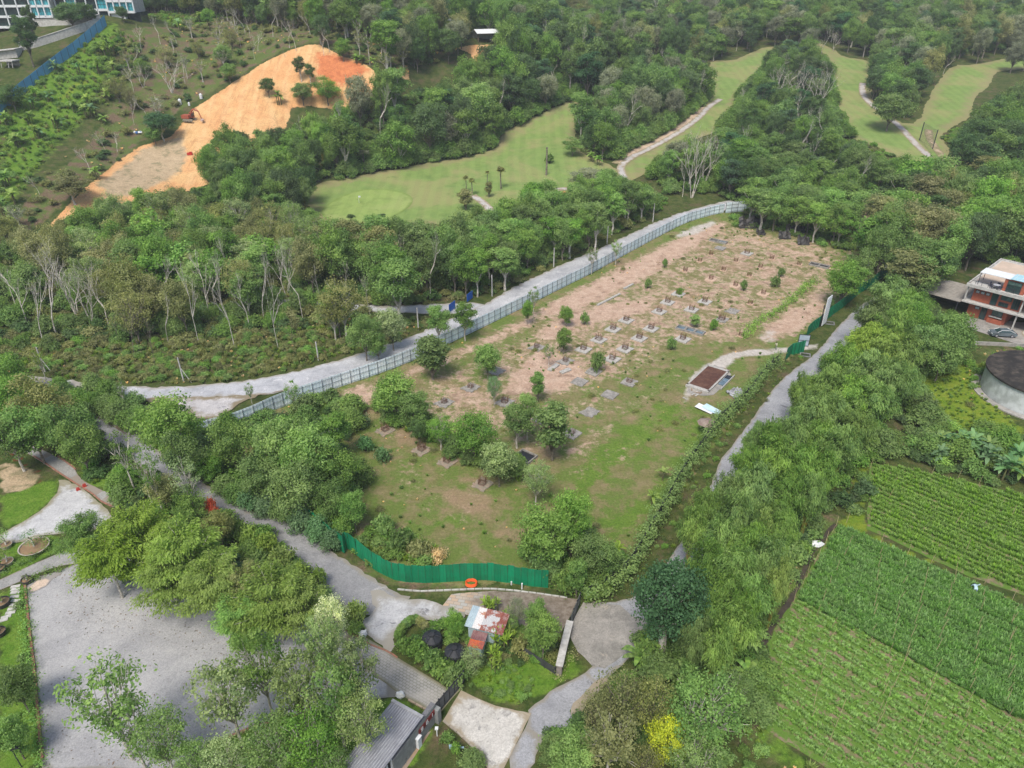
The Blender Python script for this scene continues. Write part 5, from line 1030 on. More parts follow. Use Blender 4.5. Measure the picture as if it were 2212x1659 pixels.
# ---------- people
def figure(name, loc, rz_, label, joints, mats, sc=1.0, hat=None):
    V_, E_, R_ = [], [], []
    idx = {}
    for k, (p_, r_) in joints['v'].items(): idx[k] = len(V_); V_.append(p_); R_.append(r_)
    E_ = [(idx[a], idx[b]) for a, b in joints['e']]
    m_ = bpy.data.meshes.new('body'); m_.from_pydata(V_, E_, []); o = bpy.data.objects.new('body_rig', m_); C.objects.link(o)
    s_ = o.modifiers.new('skin', 'SKIN'); o.modifiers.new('sub', 'SUBSURF').levels = 1
    for i, r in enumerate(R_): m_.skin_vertices[0].data[i].radius = r if isinstance(r, tuple) else (r, r)
    m_.skin_vertices[0].data[idx['pelvis']].use_root = True
    dg = bpy.context.evaluated_depsgraph_get(); ev = bpy.data.meshes.new_from_object(o.evaluated_get(dg)); bpy.data.objects.remove(o)
    ev.materials.clear(); [ev.materials.append(x) for x in mats]
    for pl in ev.polygons: pl.material_index = joints['m'](pl.center)
    ev.polygons.foreach_set('use_smooth', [True]*len(ev.polygons))
    root = empty('person', loc, rz_, label, 'person'); root.scale = (sc,)*3; ev.name = 'body'; link('body', ev, root)
    hc = joints['v']['head'][0]; b = MB(); b.blob((hc[0]-.02,hc[1],hc[2]+.045),(.105,.10,.095),0,2,10,.05); b.build('hair', hat or M_HAIR, root)
    f_ = MB(); f_.blob((hc[0]+.105,hc[1],hc[2]-.01),(.022,.016,.03),0,1,6,.0); f_.build('nose', M_SKIN, root)
    for s2 in (-1,1): f_ = MB(); f_.blob((hc[0]+.085,hc[1]+s2*.035,hc[2]+.015),(.014,.016,.011),0,1,6,0); f_.build('eye', M_BLACK, root)
    return root
def hand(v, e, wr, k, d):
    for i, (a, ln) in enumerate(((-.55,.07),(-.2,.095),(0,.1),(.2,.095),(.4,.08))):
        n_ = '%sf%d' % (k, i); v[n_] = ((wr[0]+d[0]*ln+a*.05, wr[1]+a*.07, wr[2]+d[2]*ln), .011); e.append((k, n_))
v = {'pelvis':((0,0,.92),(.14,.11)),'chest':((.05,0,1.22),(.17,.11)),'neck':((.09,0,1.42),.055),'head':((.13,0,1.56),.10),'crown':((.13,0,1.63),.07),
     'ls':((.05,.19,1.36),.06),'le':((.16,.24,1.10),.045),'lw':((.36,.18,1.06),.033),'rs':((.05,-.19,1.36),.06),'re':((.14,-.24,1.10),.045),'rw':((.34,-.16,1.02),.033),
     'lh':((0,.10,.88),.09),'lk':((.06,.12,.48),.065),'la':((-.02,.13,.08),.045),'lt':((.14,.14,.03),.04),'rh':((0,-.10,.88),.09),'rk':((-.03,-.12,.48),.065),'ra':((-.16,-.13,.08),.045),'rt':((0,-.14,.03),.04)}
e = [('pelvis','chest'),('chest','neck'),('neck','head'),('head','crown'),('chest','ls'),('ls','le'),('le','lw'),('chest','rs'),('rs','re'),('re','rw'),('pelvis','lh'),('lh','lk'),('lk','la'),('la','lt'),('pelvis','rh'),('rh','rk'),('rk','ra'),('ra','rt')]
hand(v, e, v['lw'][0], 'lw', (1,0,-.3)); hand(v, e, v['rw'][0], 'rw', (1,0,-.3))
M_SHIRT = simple('cream_shirt', (.68,.66,.50), None, 3); M_TROUS = simple('grey_green_trousers', (.28,.31,.24), None, 3); M_SHOE = simple('dark_shoe', (.05,.045,.04), None, 3)
def mf(c): return 3 if c.z < .07 else 1 if c.z < .95 else 2 if (c.z > 1.45 or (c.x > .24 and c.z < 1.2)) else 0
pp = at(1675.5, 755.5); figure('person', pp, math.radians(200), 'person in pale shirt and grey trousers walking on the gravel near the green gate', {'v':v,'e':e,'m':mf}, [M_SHIRT,M_TROUS,M_SKIN,M_SHOE], 1.0)
v2 = {'pelvis':((0,0,.80),(.16,.13)),'chest':((.34,0,.92),(.17,.12)),'neck':((.52,0,.90),.055),'head':((.63,0,.84),.10),'crown':((.68,0,.80),.07),
     'ls':((.42,.20,.90),.06),'le':((.50,.26,.64),.045),'lw':((.66,.20,.46),.033),'rs':((.42,-.20,.90),.06),'re':((.62,-.42,.82),.045),'rw':((.80,-.62,.84),.033),
     'lh':((0,.11,.76),.095),'lk':((.12,.13,.42),.07),'la':((-.04,.14,.08),.05),'lt':((.12,.14,.03),.04),'rh':((0,-.11,.76),.095),'rk':((.02,-.13,.42),.07),'ra':((-.18,-.14,.08),.05),'rt':((-.02,-.14,.03),.04)}
e2 = list(e[:18]); hand(v2, e2, v2['lw'][0], 'lw', (.6,0,-.8)); hand(v2, e2, v2['rw'][0], 'rw', (1,0,0))
def mf2(c): return 2 if (c.x > .56 and abs(c.y) < .15 and c.z > .7) or (c.x > .62 and c.z < .55) or c.y < -.58 else (3 if c.z < .07 else 1 if c.z < .68 else 0)
pp = at(2103, 1284); figure('person', pp, math.radians(75), 'farm worker in light blue clothes bending over the green crop rows', {'v':v2,'e':e2,'m':mf2}, [simple('light_blue_shirt', (.45,.62,.68), None, 3),simple('blue_grey_trousers', (.25,.32,.42), None, 3),M_SKIN,M_SHOE], 1.15)
# ---------- excavator
pe = at(410, 262); root = empty('excavator', pe, math.radians(-8), 'rusty orange tracked excavator parked on the cut earth slope', 'excavator')
M_EXC = simple('faded_orange_paint', (.42,.10,.05), (.26,.09,.06), 1.3, .7); M_TRK = simple('muddy_track', (.36,.32,.24), (.24,.21,.16), 3); M_BUCK = simple('bare_steel_bucket', (.55,.42,.36))
for s_ in (-1,1):
    b = MB(); P_ = [(-1.7,.45),(-1.5,.1),(1.5,.1),(1.8,.45),(1.5,.8),(-1.5,.85)]; n_ = len(P_); v = [(x,s_*1.15-.28,z) for x,z in P_]+[(x,s_*1.15+.28,z) for x,z in P_]; b.add(v, [tuple(range(n_)), tuple(range(2*n_-1,n_-1,-1))]+[(i,i+n_,(i+1)%n_+n_,(i+1)%n_) for i in range(n_)]); tk = b.build('track', M_TRK, root)
    for k in range(5): w_ = MB(); w_.tube([(-1.2+k*.6,s_*1.15-.31,.3),(-1.2+k*.6,s_*1.15+.31,.3)],.16,8); w_.build('roller', M_STEELD, tk)
b = MB(); b.box((0,0,.75),(1.6,1.9,.4)); b.build('undercarriage', M_STEELD, root); b = MB(); b.box((-.75,0,1.55),(2.6,2.5,1.1)); b.box((-1.7,0,1.5),(.6,2.3,.9)); b.build('engine_house', M_EXC, root)
cb = MB(); cb.box((.75,.75,1.95),(1.3,.95,1.7)); cbo = cb.build('cab', M_EXC, root); b = MB(); b.box((1.41,.75,2.15),(.04,.8,1.1)); b.box((.75,1.235,2.2),(1.0,.04,.9)); b.box((.75,.265,2.2),(1.0,.04,.9)); b.build('window', M_GLASS, cbo)
b = MB(); b.tube([(.6,-.35,1.5),(1.6,-.35,3.4),(2.4,-.35,3.9),(3.9,-.35,3.3)],[.28,.30,.28,.2],4); b.build('boom', M_EXC, root); b = MB(); b.tube([(3.5,-.35,3.9),(4.0,-.35,3.2),(4.6,-.35,1.0)],[.12,.2,.14],4); b.build('dipper_arm', M_EXC, root)
b = MB(); b.box((4.75,-.35,.55),(.8,1.0,.7),ry=.4); b.build('bucket', M_BUCK, root); b = MB(); b.tube([(1.2,-.35,1.5),(2.3,-.35,3.3)],.08,6); b.build('ram', M_STEELD, root); b = MB(); b.tube([(2.4,-.35,4.2),(3.6,-.35,4.0)],.07,6); b.build('ram', M_STEELD, root)
# white drums/bags on the hillside
for q_, lb, s_ in ((zc(1)(1295,635),'white sack upright above the orange slope, rightmost of the hillside sacks',1.5),(zc(1)(1160,672),'large white plastic drum under the thin trees by the slope track',1.6),(zc(1)(1218,680),'small white can between the drum and the orange slope',1.0),(zc(1)(1010,655),'white marker can beside the two round dark trees',.9),(zc(1)(418,1195),'white plastic can by the stump at the lower slope track',1.2)):
    p_ = at(*q_); b = MB(); b.lathe([(.0,0),(.42,0),(.44,.9),(.3,1.05),(.12,1.12),(.12,1.2),(0,1.2)],12); o = b.build('plastic_drum', M_WHITE, None, p_); o.scale = (s_*.8,s_*.8,s_); tag(o, lb, 'drum')
p_ = at(*zc(1)(1222,996)); b = MB(); b.box((0,0,.35),(1.6,.8,.7)); b.box((.3,0,.8),(.8,.6,.3)); o = b.build('fuel_tank', M_REDP, None, p_, (0,0,.2)); tag(o, 'small red fuel tank lying on the cleared tan slope', 'tank')
p_ = at(*zc(1)(885,858)); b = MB(); r_ = random.Random(3)
for _ in range(12): b.blob((r_.uniform(-1.8,1.8),r_.uniform(-.9,.9),.3),(r_.uniform(.3,.6),r_.uniform(.3,.5),r_.uniform(.2,.45)),r_.choice((0,1,0)),_)
o = b.build('rubbish_heap', [M_WHITE, simple('blue_plastic', (.08,.18,.45))], None, p_); tag(o, 'heap of white and blue rubbish left of the round dark trees', 'rubbish heap')
# ---------- poles
POLES = [((98,803),52,'first concrete pole from the left, above the start of the gravel road',3.3),((397,823),50,'concrete pole with a stay, beside the bend of the gravel road',3.0),((688,778),39,'white concrete pole on the bank, left of the lane junction',.0),((904,713),46,'concrete pole just below the side track mouth',0),((1063,640),43,'concrete pole at the road edge beside the earth bank',0),((1196,577),38,'concrete pole between the young trees and the middle of the road',0),((1311,527),37,'concrete pole on the grassy verge in front of the tall trees',0),((1410,480),36,'concrete pole nearest the far end of the gravel road',0)]
for (vx,vy), hp, lb, stay in POLES:
    p_ = at(vx,vy); h_ = hp*depth(p_)/F/.88; root = empty('utility_pole', p_, 0, lb, 'pole'); b = MB(); b.tube([(0,0,-.3),(0,0,h_)],[.15,.11],8); b.build('shaft', M_CONCL, root)
    b = MB(); b.box((0,0,h_-.15),(.5,.07,.07)); b.build('bracket', M_STEELD, root)
    if stay: b = MB(); b.tube([(.05,0,h_*.55),(1.6,-.6,0)],.06,5); b.build('stay', M_CONCL, root)
pgv = at(*zc(2)(1326,1128)); root = empty('dead_palm_trunk', pgv, 0, 'tall bare grey palm trunk standing alone on the fairway mound', 'tree'); b = MB(); b.tube([(0,0,-.2),(.1,0,4),(.05,.1,8.3)],[.32,.26,.22],8); b.build('trunk', B_GREY, root)
b = MB(); b.blob((.05,.1,8.4),(.35,.35,.3),0,5,8,.3); b.build('crown_stump', B_GREY, root)
p_ = at(776, 440); root = empty('golf_flag', p_, 0, 'white flag on a thin pin standing on the putting green', 'flag'); b = MB(); b.tube([(0,0,0),(0,0,2.4)],.04,5); b.build('pin', M_WHITE, root); b = MB(); b.box((.3,0,2.1),(.6,.03,.45)); b.build('flag', M_WHITE, root)
# golf net screen
a = at(*zc(3)(1538,905)); e_ = at(*zc(3)(1612,995)); d = e_-a; root = empty('net_screen', a, math.atan2(d.y,d.x), 'dark ball stop net between two posts beside the cart path', 'net'); Ln = d.length
for x in (0, Ln): b = MB(); b.tube([(x,0,0),(x,0,6.3)],.16,6); b.build('post', M_STEELD, root)
b = MB(); 
for k in range(28): b.tube([(Ln*k/27,0,.2),(Ln*k/27,0,6.0)],.014,3)
for k in range(22): b.tube([(0,0,.2+k*.28),(Ln,0,.2+k*.28)],.014,3)
b.build('net', simple('net_green', (.03,.07,.05)), root)
p_ = at(*zc(2)(1425,1262)); b = MB(); b.box((0,0,.15),(3.6,.5,.3)); b.box((.6,.5,.8),(1.2,1.0,.9),m=1); b.box((-.8,-.6,.3),(2.4,.2,.2)); o = b.build('material_pile', [M_CONCL, simple('orange_crate', (.6,.25,.1))], None, p_, (0,0,.15)); tag(o, 'small pile of pale boards with an orange box beside the round golf path', 'material pile')
# ---------- garden corner at the left
def bonsai(q_, rad, hgt, label, leaf, pot_m, tree_r=.9, tree_h=1.6):
    p_ = at(*q_); root = empty('bonsai_pot', p_, random.uniform(0,3), label, 'potted bonsai'); b = MB(); b.lathe([(.0,0),(rad*.75,0),(rad,hgt),(rad*.92,hgt),(rad*.90,hgt*.72),(0,hgt*.72)],28); b.build('pot', pot_m, root)
    b = MB(); b.lathe([(rad*.9,hgt*.74),(0,hgt*.80)],24); b.build('soil', simple('pot_soil', (.30,.20,.11)) if 'pot_soil' not in bpy.data.materials else bpy.data.materials['pot_soil'], root)
    b = MB(); b.tube([(0,0,hgt*.7),(rad*.2,.1,hgt+.4*tree_h),(-.1,.2,hgt+.8*tree_h)],[.12,.09,.05],6); b.tube([(rad*.1,0,hgt+.2*tree_h),(-rad*.5,-.1,hgt+.6*tree_h)],[.07,.03],5); b.build('trunk', B_PALE, root)
    rng = np.random.default_rng(int(rad*100)); f = Fol()
    for c_, r_ in (((-.1,.2,hgt+.95*tree_h),.5*tree_r),((-rad*.55,-.1,hgt+.65*tree_h),.4*tree_r),((rad*.4,.1,hgt+.75*tree_h),.4*tree_r)): lobe(f, rng, np.array(c_), r_, 16, 8, .16, .55, .5, flat=.55)
    P_, T_ = f.arrays(); link('crown', arr_mesh('crown', P_, T_, [leaf]), root)
M_POTW = simple('pale_stone_pot', (.50,.45,.38), (.38,.34,.28), 3); M_POTD = simple('dark_pot', (.05,.05,.055), (.09,.085,.08), 3)
bonsai(zc('g')(365,1130), 1.75, .55, 'wide pale oval bonsai pot with a twisted little tree on the lawn', L['blue'], M_POTW, 1.5, 2.0); bonsai(zc('g')(80,1285), .75, .5, 'small bonsai with yellow green foliage beside the lawn hedge', L['lime'], M_POTW, 1.3, 1.5)
bonsai(zc('g')(290,1480), .62, .62, 'dark round pot with pale sand at the corner of the parking lot kerb', L['grey'], M_POTD, .25, .5); bonsai(zc('g')(10,1360), .6, .6, 'dark pot cut by the left edge beside the lower path', L['mid'], M_POTD, .5, .8)
bonsai(zc(7)(20,600), .85, .65, 'dark pot with lime green shrub beside the stepping stones', L['lime'], M_POTD, 1.1, 1.2); bonsai(zc(7)(2,790), .7, .65, 'dark pot at the left edge below the stepping stones', L['mid'], M_POTD, .7, .8)
bonsai(zc(7)(45,225), .7, .5, 'bonsai with a bright flat green crown left of the wide oval pot', L['bright'], M_POTW, 1.9, 1.9)
for i, (x,y) in enumerate(((100,500),(98,520),(96,545),(100,572),(92,600),(82,622),(68,648),(40,675),(18,698),(100,480))):
    p_ = at(*zc(7)(x,y)); b = MB(); b.box((0,0,.03),(1.0,.42,.10)); o = b.build('stepping_stone', M_CONCL, None, p_, (0,0,random.uniform(-.1,.15)+(.35 if i > 4 else 0))); tag(o, 'flat pale stepping stone in the lawn path along the parking lot hedge', 'stepping stone', 'stepping stones in the left lawn')
for q_, lb in ((zc('g')(815,525),'red and white plastic barrier on the white gravel, left of its twin'),(zc('g')(880,487),'red and white plastic barrier at the path kerb, right of its twin')):
    p_ = at(*q_); root = empty('road_barrier', p_, .7, lb, 'barrier'); root.scale = (.5,.5,.7); b = MB(); b.add([(-.5,-.28,0),(.5,-.28,0),(.5,.28,0),(-.5,.28,0),(-.42,-.1,.8),(.42,-.1,.8),(.42,.1,.8),(-.42,.1,.8)], [(3,2,1,0),(0,1,5,4),(1,2,6,5),(2,3,7,6),(3,0,4,7),(4,5,6,7)]); b.build('body', M_REDP, root); b = MB(); b.box((0,0,.66),(.9,.24,.14)); b.build('stripe', M_WHITE, root)
def kerb(pts, label, m_, wdt=.18, h_=.16, step=.9):
    Q = resample(wp(pts), step); root = empty('brick_kerb', (Q[0].x,Q[0].y,0), 0, label, 'kerb'); b = MB(); b.box((.5,0,h_/2),(1,wdt,h_)); mm = b.mesh('kerb_stone', m_)
    for i in range(len(Q)-1):
        a, e_ = Q[i], Q[i+1]; d = e_-a; link('kerb_stone', mm, root, (a.x-Q[0].x,a.y-Q[0].y,tz(a.x,a.y)-.02+random.uniform(-.01,.01)), (0,0,math.atan2(d.y,d.x)+random.uniform(-.02,.02)), (d.length*.93,1,1))
M_KERB = simple('kerb_brick', (.36,.17,.11), (.26,.14,.10), 3)
kerb([(54,1258),(60,1324),(67,1384),(74,1442),(78,1484),(81,1526),(87,1590),(94,1657)], 'red brick kerb along the left side of the parking lot', M_KERB, .25, .22)
kerb([(447,1613),(551,1569),(640,1546)], 'red brick kerb between the parking lot and the lower lawn', M_KERB, .2, .16)
kerb(zp('g',[(350,170),(480,250),(620,345),(750,430),(880,510),(960,560),(1050,640),(1180,700)]), 'reddish kerb along the lower side of the garden path', M_KERB)
kerb(zp('g',[(600,170),(700,240),(770,290),(800,330)]), 'short reddish kerb along the upper side of the garden path', M_KERB)
kerb(zp(8,[(40,760),(180,850),(310,900),(400,960)]), 'kerb between the gravel junction and the paved driveway', M_KERB); kerb(zp(8,[(440,1210),(530,1260),(610,1300)]), 'sandy kerb along the lower side of the paved driveway', simple('sandy_kerb', (.42,.33,.24)))
kerb(zp(8,[(665,1345),(780,1440),(860,1520),(910,1580),(950,1645)]), 'low kerb between the guard house garden and the concrete apron', simple('apron_kerb', (.40,.35,.28)))
kerb(zp(8,[(370,500),(520,512),(700,505),(800,500),(950,495),(1100,505),(1300,530),(1500,560)]), 'broken white kerb line in front of the green hoarding', M_CONCL)
for q_, lb, s_ in ((zc(8)(150,790),'white boulder at the corner of the red topped shrub bed',.6),(zc(8)(390,1188),'white boulder at the lower edge of the paved driveway',.55),(zc(9)(868,215),'white plastic heap on the brush beside the ditch',1.1)):
    p_ = at(*q_); b = MB(); b.blob((0,0,.25),(s_*.9,s_*.6,.45),0,int(q_[0]),9,.22); o = b.build('boulder', M_WHITE, None, p_); tag(o, lb, 'boulder' if 'boulder' in lb else 'heap')
p_ = at(1018, 1263); b = MB(); 
for k in range(4): b.tube([(.65*math.cos(t),.5*math.sin(t)+.05*k,.1+.07*k) for t in np.linspace(0,6.28,17)],.06,5,cap=False)
o = b.build('cable_coil', M_ORANGEP, None, p_); tag(o, 'orange coil of netting lying on the verge below the green hoarding', 'coil')
for q_, h_, lb in ((zc(8)(1170,495),.9,'short white marker post on the verge, right of the orange coil'),(zc(8)(1102,468),.5,'low white pipe end under the green hoarding')):
    p_ = at(*q_); b = MB(); b.tube([(0,0,0),(0,0,h_)],.09,8); o = b.build('marker_post', M_WHITE, None, p_); tag(o, lb, 'post')
# lamps
for q_, lb in ((zc(7)(140,1640),'garden lamp at the bottom left corner beside the hedge'),(zc(7)(2010,1400),'garden lamp post among the lower lawn trees')):
    p_ = at(*q_); root = empty('garden_lamp', p_, .4, lb, 'lamp'); b = MB(); b.tube([(0,0,0),(0,0,2.6)],.05,6); b.build('pole', M_STEELD, root); b = MB(); b.box((.25,0,2.65),(.7,.3,.1)); b.build('lamp_head', M_STEELD, root); b = MB(); b.box((.35,0,2.595),(.4,.22,.03)); b.build('lens', M_WHITE, root)
# ---------- hut, shed and tanks in the island garden
def shedroof(root, x0, x1, y0, y1, z0, z1, nx_, mats, nm='roof_sheet'):
    wdt = (x1-x0)/nx_
    for i in range(nx_):
        b = MB(); v = []; K_ = 8
        for k in range(K_+1):
            x = x0+wdt*(i+k/K_*1.03); zz = .05*(k % 2)
            v += [(x,y0,z0+zz+.02*(i%2)),(x,y1,z1+zz+.02*(i%2))]
        b.add(v, [(2*k,2*k+2,2*k+3,2*k+1) for k in range(K_)]); b.build(nm, mats[i % len(mats)], root)
S = [Vector((-4.55,54.35,0)), Vector((-.55,53.0,0)), Vector((-1.15,50.75,0)), Vector((-4.9,51.85,0))]
root = empty('tin_shed', (-4.9,51.85,0), math.atan2(-1.15,3.75), 'tin shed with patched pale blue and rust red roof in the island garden', 'shed')
M_TA = simple('tin_pale_blue', (.42,.52,.56), (.34,.43,.47), 1.4, .5, .4); M_TB = simple('tin_part_rusted', (.50,.50,.50), (.30,.12,.09), 1.0, .6, .3, lo=.46, hi=.54); M_TC = simple('tin_white_rust', (.68,.66,.64), (.45,.22,.14), 1.1, .6, .3, lo=.52, hi=.6); M_TD = simple('tin_red_rust', (.24,.08,.06), (.34,.22,.2), 1.2, .7, .3, lo=.5, hi=.6)
b = MB(); b.box((1.95,1.3,1.15),(3.5,2.1,2.3)); b.build('wall', M_TA, root); b = MB(); b.box((1.2,.2,1.0),(.8,.08,1.9)); b.build('door', M_TD, root)
shedroof(root, -.15,4.05,.0,2.7,2.45,2.75,5,[M_TA,M_TC,M_TB,M_TB,M_TD])
root = empty('small_tin_shed', (-4.55,49.75,0), math.radians(-15), 'small box shed with bright rust orange and brown tin roof', 'shed'); b = MB(); b.box((.75,.95,.9),(1.35,1.75,1.8)); b.build('wall', M_TA, root)
M_TE = simple('tin_bright_rust', (.55,.13,.05), (.30,.10,.08), 1.3, .7, .3); M_TF = simple('tin_purple_brown', (.20,.09,.09), (.30,.18,.17), 1.3, .7, .3)
shedroof(root, -.05,1.55,-.05,.92,1.92,1.98,2,[M_TE,M_TE]); shedroof(root, -.05,1.55,.95,1.98,2.0,2.06,2,[M_TF,M_TF]); b = MB(); b.box((.75,.06,.8),(.7,.05,1.5)); b.build('door', M_WOOD, root)
for c_, lb in (((-8.45,51.4),'black ribbed plastic water tank, left of two in the island garden'),((-5.95,49.7),'black ribbed plastic water tank, right of two and nearer the small shed')):
    root = empty('plastic_water_tank', (c_[0],c_[1],0), 0, lb, 'water tank'); b = MB(); b.lathe([(1.05,0),(1.08,.4),(1.03,.42),(1.08,.8),(1.03,.82),(1.08,1.2),(1.0,1.35),(.3,1.62),(.28,1.7),(0,1.7)],28); b.build('tank_body', M_BLACK, root)
    for k in range(6): b = MB(); a_ = k*math.pi/3; b.tube([(.32*math.cos(a_),.32*math.sin(a_),1.64),(.98*math.cos(a_),.98*math.sin(a_),1.38)],.045,4); b.build('lid_rib', M_BLACK, root)
    b = MB(); b.lathe([(.3,1.7),(.3,1.78),(0,1.8)],18); b.build('lid', simple('tank_lid_%d' % int(-c_[0]), (.035,.037,.042)), root)
# stone wall, mesh fence, gates
M_STW = simple('stained_wall', (.30,.26,.24), (.19,.17,.15), 1.8, .95, .1, bs=.4)
w_ = wall('boundary_wall', [(6.25,53.4),(5.5,50.6),(4.75,47.6)], .55, 1.5, M_STW, 'thick stained stone wall between the island garden and the ramp', cap=.08)
a = Vector((1.2,50.3,0)); e_ = Vector((4.4,47.8,0)); d = e_-a; root = empty('mesh_fence', a, math.atan2(d.y,d.x), 'dark mesh fence meeting the end of the stained stone wall', 'fence')
b = MB(); b.box((d.length/2,0,.6),(d.length,.03,1.0)); b.build('mesh_panel', simple('dark_mesh', (.06,.065,.065)), root)
for k in range(4): b = MB(); b.box((d.length*k/3,0,.62),(.08,.08,1.25)); b.build('post', M_STEELD, root)
def gate(pa, pb, npan, hgt, label, m_):
    a = Vector((*pa,0)); e_ = Vector((*pb,0)); d = e_-a; root = empty('sliding_gate', a, math.atan2(d.y,d.x), label, 'gate'); Wp = d.length/npan
    for k in range(npan): b = MB(); b.box((Wp*(k+.5),0,hgt/2+.05),(Wp-.1,.04,hgt-.2)); po = b.build('panel', m_, root)
    for k in range(npan+1): b = MB(); b.box((Wp*k,0,hgt/2+.05),(.1,.1,hgt+.1)); b.build('post', M_BLACK, root)
    for z in (.12,hgt): b = MB(); b.box((d.length/2,.06,z),(d.length,.06,.08)); b.build('rail', M_BLACK, root)
    return root
g1 = gate((-4.85,46.9),(-7.45,43.05),6,1.75,'long dark panelled sliding gate across the paved driveway', simple('gate_grey', (.11,.115,.12),(.14,.14,.145)))
b = MB(); b.box((2.2,-.06,1.35),(.55,.04,.26)); b.build('notice_plate', M_WHITE, g1)
gate((7.7,57.3),(6.3,53.7),3,1.7,'grey panelled gate leaf at the top of the stained ramp', simple('gate_grey2', (.20,.22,.22),(.25,.26,.26)))
# entrance wall with number board
a = Vector((-7.45,42.75,0)); e_ = Vector((-10.6,37.2,0)); d = e_-a; rzw = math.atan2(d.y,d.x); root = empty('entrance_wall', a, rzw, 'thick grey rendered entrance wall carrying a red number board', 'wall')
M_REND = simple('grey_render', (.27,.28,.27), (.21,.215,.21), 2.2, .95, .1, bs=.4); M_CAPD = simple('dark_granite_cap', (.13,.13,.14), (.2,.2,.21), 8, .8)
Lw = d.length; b = MB(); b.box((Lw/2,0,1.25),(Lw,.5,2.5)); b.build('wall_face', M_REND, root); b = MB(); b.box((1.5,0,2.54),(3.0,.44,.06)); b.box((1.5+Lw/2,0,2.54),(Lw-3.06,.44,.06)); b.build('coping', M_CAPD, root)
b = MB(); b.box((1.45,.29,1.72),(2.5,.06,.62)); sb = b.build('number_board', simple('maroon_board', (.20,.03,.025)), root)
def seg7(ch, x, m_, par, yy=.335):
    sg = {'9':'abcfgd','6':'acdefg','1':'bc','8':'abcdefg','a':'abcefg'}[ch]; W_, H_ = .26, .42; Z_ = 1.72; D = {'a':((0,H_/2),(W_,.08)),'g':((0,0),(W_,.07)),'d':((0,-H_/2),(W_,.08)),'b':((-W_/2,H_/4),(.07,H_/2)),'c':((-W_/2,-H_/4),(.07,H_/2)),'f':((W_/2,H_/4),(.07,H_/2)),'e':((W_/2,-H_/4),(.07,H_/2))}
    b = MB()
    for s_ in sg: (cx_,cz_),(w2,h2) = D[s_]; b.box((x+cx_,yy,Z_+cz_),(w2,.02 if s_ in 'agd' else .016,h2))
    b.build('number', m_, par)
seg7('9', 2.25, M_WHITE, sb); seg7('6', 1.45, M_WHITE, sb); seg7('1', .75, M_WHITE, sb)
b = MB(); b.box((-.02,.3,1.0),(.5,.75,2.0)); b.build('end_pier', M_REND, root)
# guard house with long ribbed roof
R0 = Vector((-11.1,42.4,0)); R1 = Vector((-8.3,40.8,0)); d = R1-R0; dd = Vector((-14.2,36.5,0))-R0; rzr = math.atan2(d.y,d.x)
root = empty('guard_house', (R0.x,R0.y,0), rzr, 'low guard house under a long ribbed grey metal roof', 'building'); Wr = d.length; Lr = dd.length+2
M_RF = simple('ribbed_grey_roof', (.30,.31,.34), (.22,.22,.25), .9, .55, .4, .2); M_RFH = simple('ridge_cap_grey', (.36,.37,.39))
b = MB(); b.box((Wr/2,-Lr/2,3.15),(Wr+.2,Lr+.2,.12)); b.build('roof_deck', M_RF, root)
for k in range(13): b = MB(); b.box((.12+k*(Wr-.24)/12,-Lr/2,3.24),(.09,Lr,.07)); b.build('roof_rib', M_RFH, root)
b = MB(); b.box((Wr/2,.05,3.25),(Wr+.3,.3,.14)); b.build('ridge_cap', M_RFH, root); b = MB(); b.box((Wr/2,-2.1,1.55),(Wr-.5,3.6,3.1)); b.build('wall', M_REND, root); b = MB(); b.box((Wr/2,-7.0,1.55),(Wr-.5,3.8,3.1)); b.build('wall', M_CONCL, root)
for y in (-4.3,-4.9): b = MB(); b.box((Wr-.15,y,1.55),(.14,.14,3.1)); b.build('post', M_WHITE, root)
sheet('guard_house_floor', [(-8.3,41.2),(-7.6,41.6),(-10.3,36.3),(-14.5,34.5),(-15.4,36.5),(-12,42.4)], simple('tan_tiles', (.36,.24,.14), (.30,.25,.2), 1), .05, .8, .01, 0, world=True)
p_ = Vector((-8.75,40.1,0)); b = MB(); b.box((0,0,.7),(.7,.5,1.4)); b.box((0,0,1.45),(.8,.6,.1),m=1); o = b.build('white_cabinet', [M_WHITE, M_WHITE], None, p_, (0,0,rzr)); tag(o, 'white upright cabinet in the gap beside the guard house roof', 'cabinet')
p_ = Vector((-9.9,38.5,0)); root = empty('office_chair', p_, 1.0, 'black office chair on the tan floor beside the guard house', 'chair'); b = MB(); b.box((0,0,.5),(.55,.55,.12)); b.build('seat', M_BLACK, root); b = MB(); b.box((.28,0,.9),(.1,.5,.6)); b.build('backrest', M_BLACK, root)
for k in range(5): b = MB(); b.tube([(0,0,.12),(.34*math.cos(k*1.257),.34*math.sin(k*1.257),.05)],.03,4); b.build('leg', M_BLACK, root)
b = MB(); b.tube([(0,0,.1),(0,0,.48)],.04,6); b.build('column', M_BLACK, root)
p_ = at(*zc(8)(755,1530)); b = MB(); b.tube([(-.6,.2,.35),(.6,-.2,.5)],.09,6); b.box((-.6,.2,.4),(.25,.25,.3)); o = b.build('blue_pipe', simple('pale_blue_pipe', (.35,.5,.62)), None, p_, (0,0,.2)); tag(o, 'pale blue pipe lying in the shrubs behind the entrance wall', 'pipe')
b = MB(); b.tube([(0,0,0),(0,0,1.1)],.06,6); b.box((0,0,1.15),(.3,.3,.12)); p_ = at(*zc(8)(625,1440)); o = b.build('post_lamp', M_WHITE, None, p_); tag(o, 'short white post lamp at the corner of the entrance wall', 'lamp')
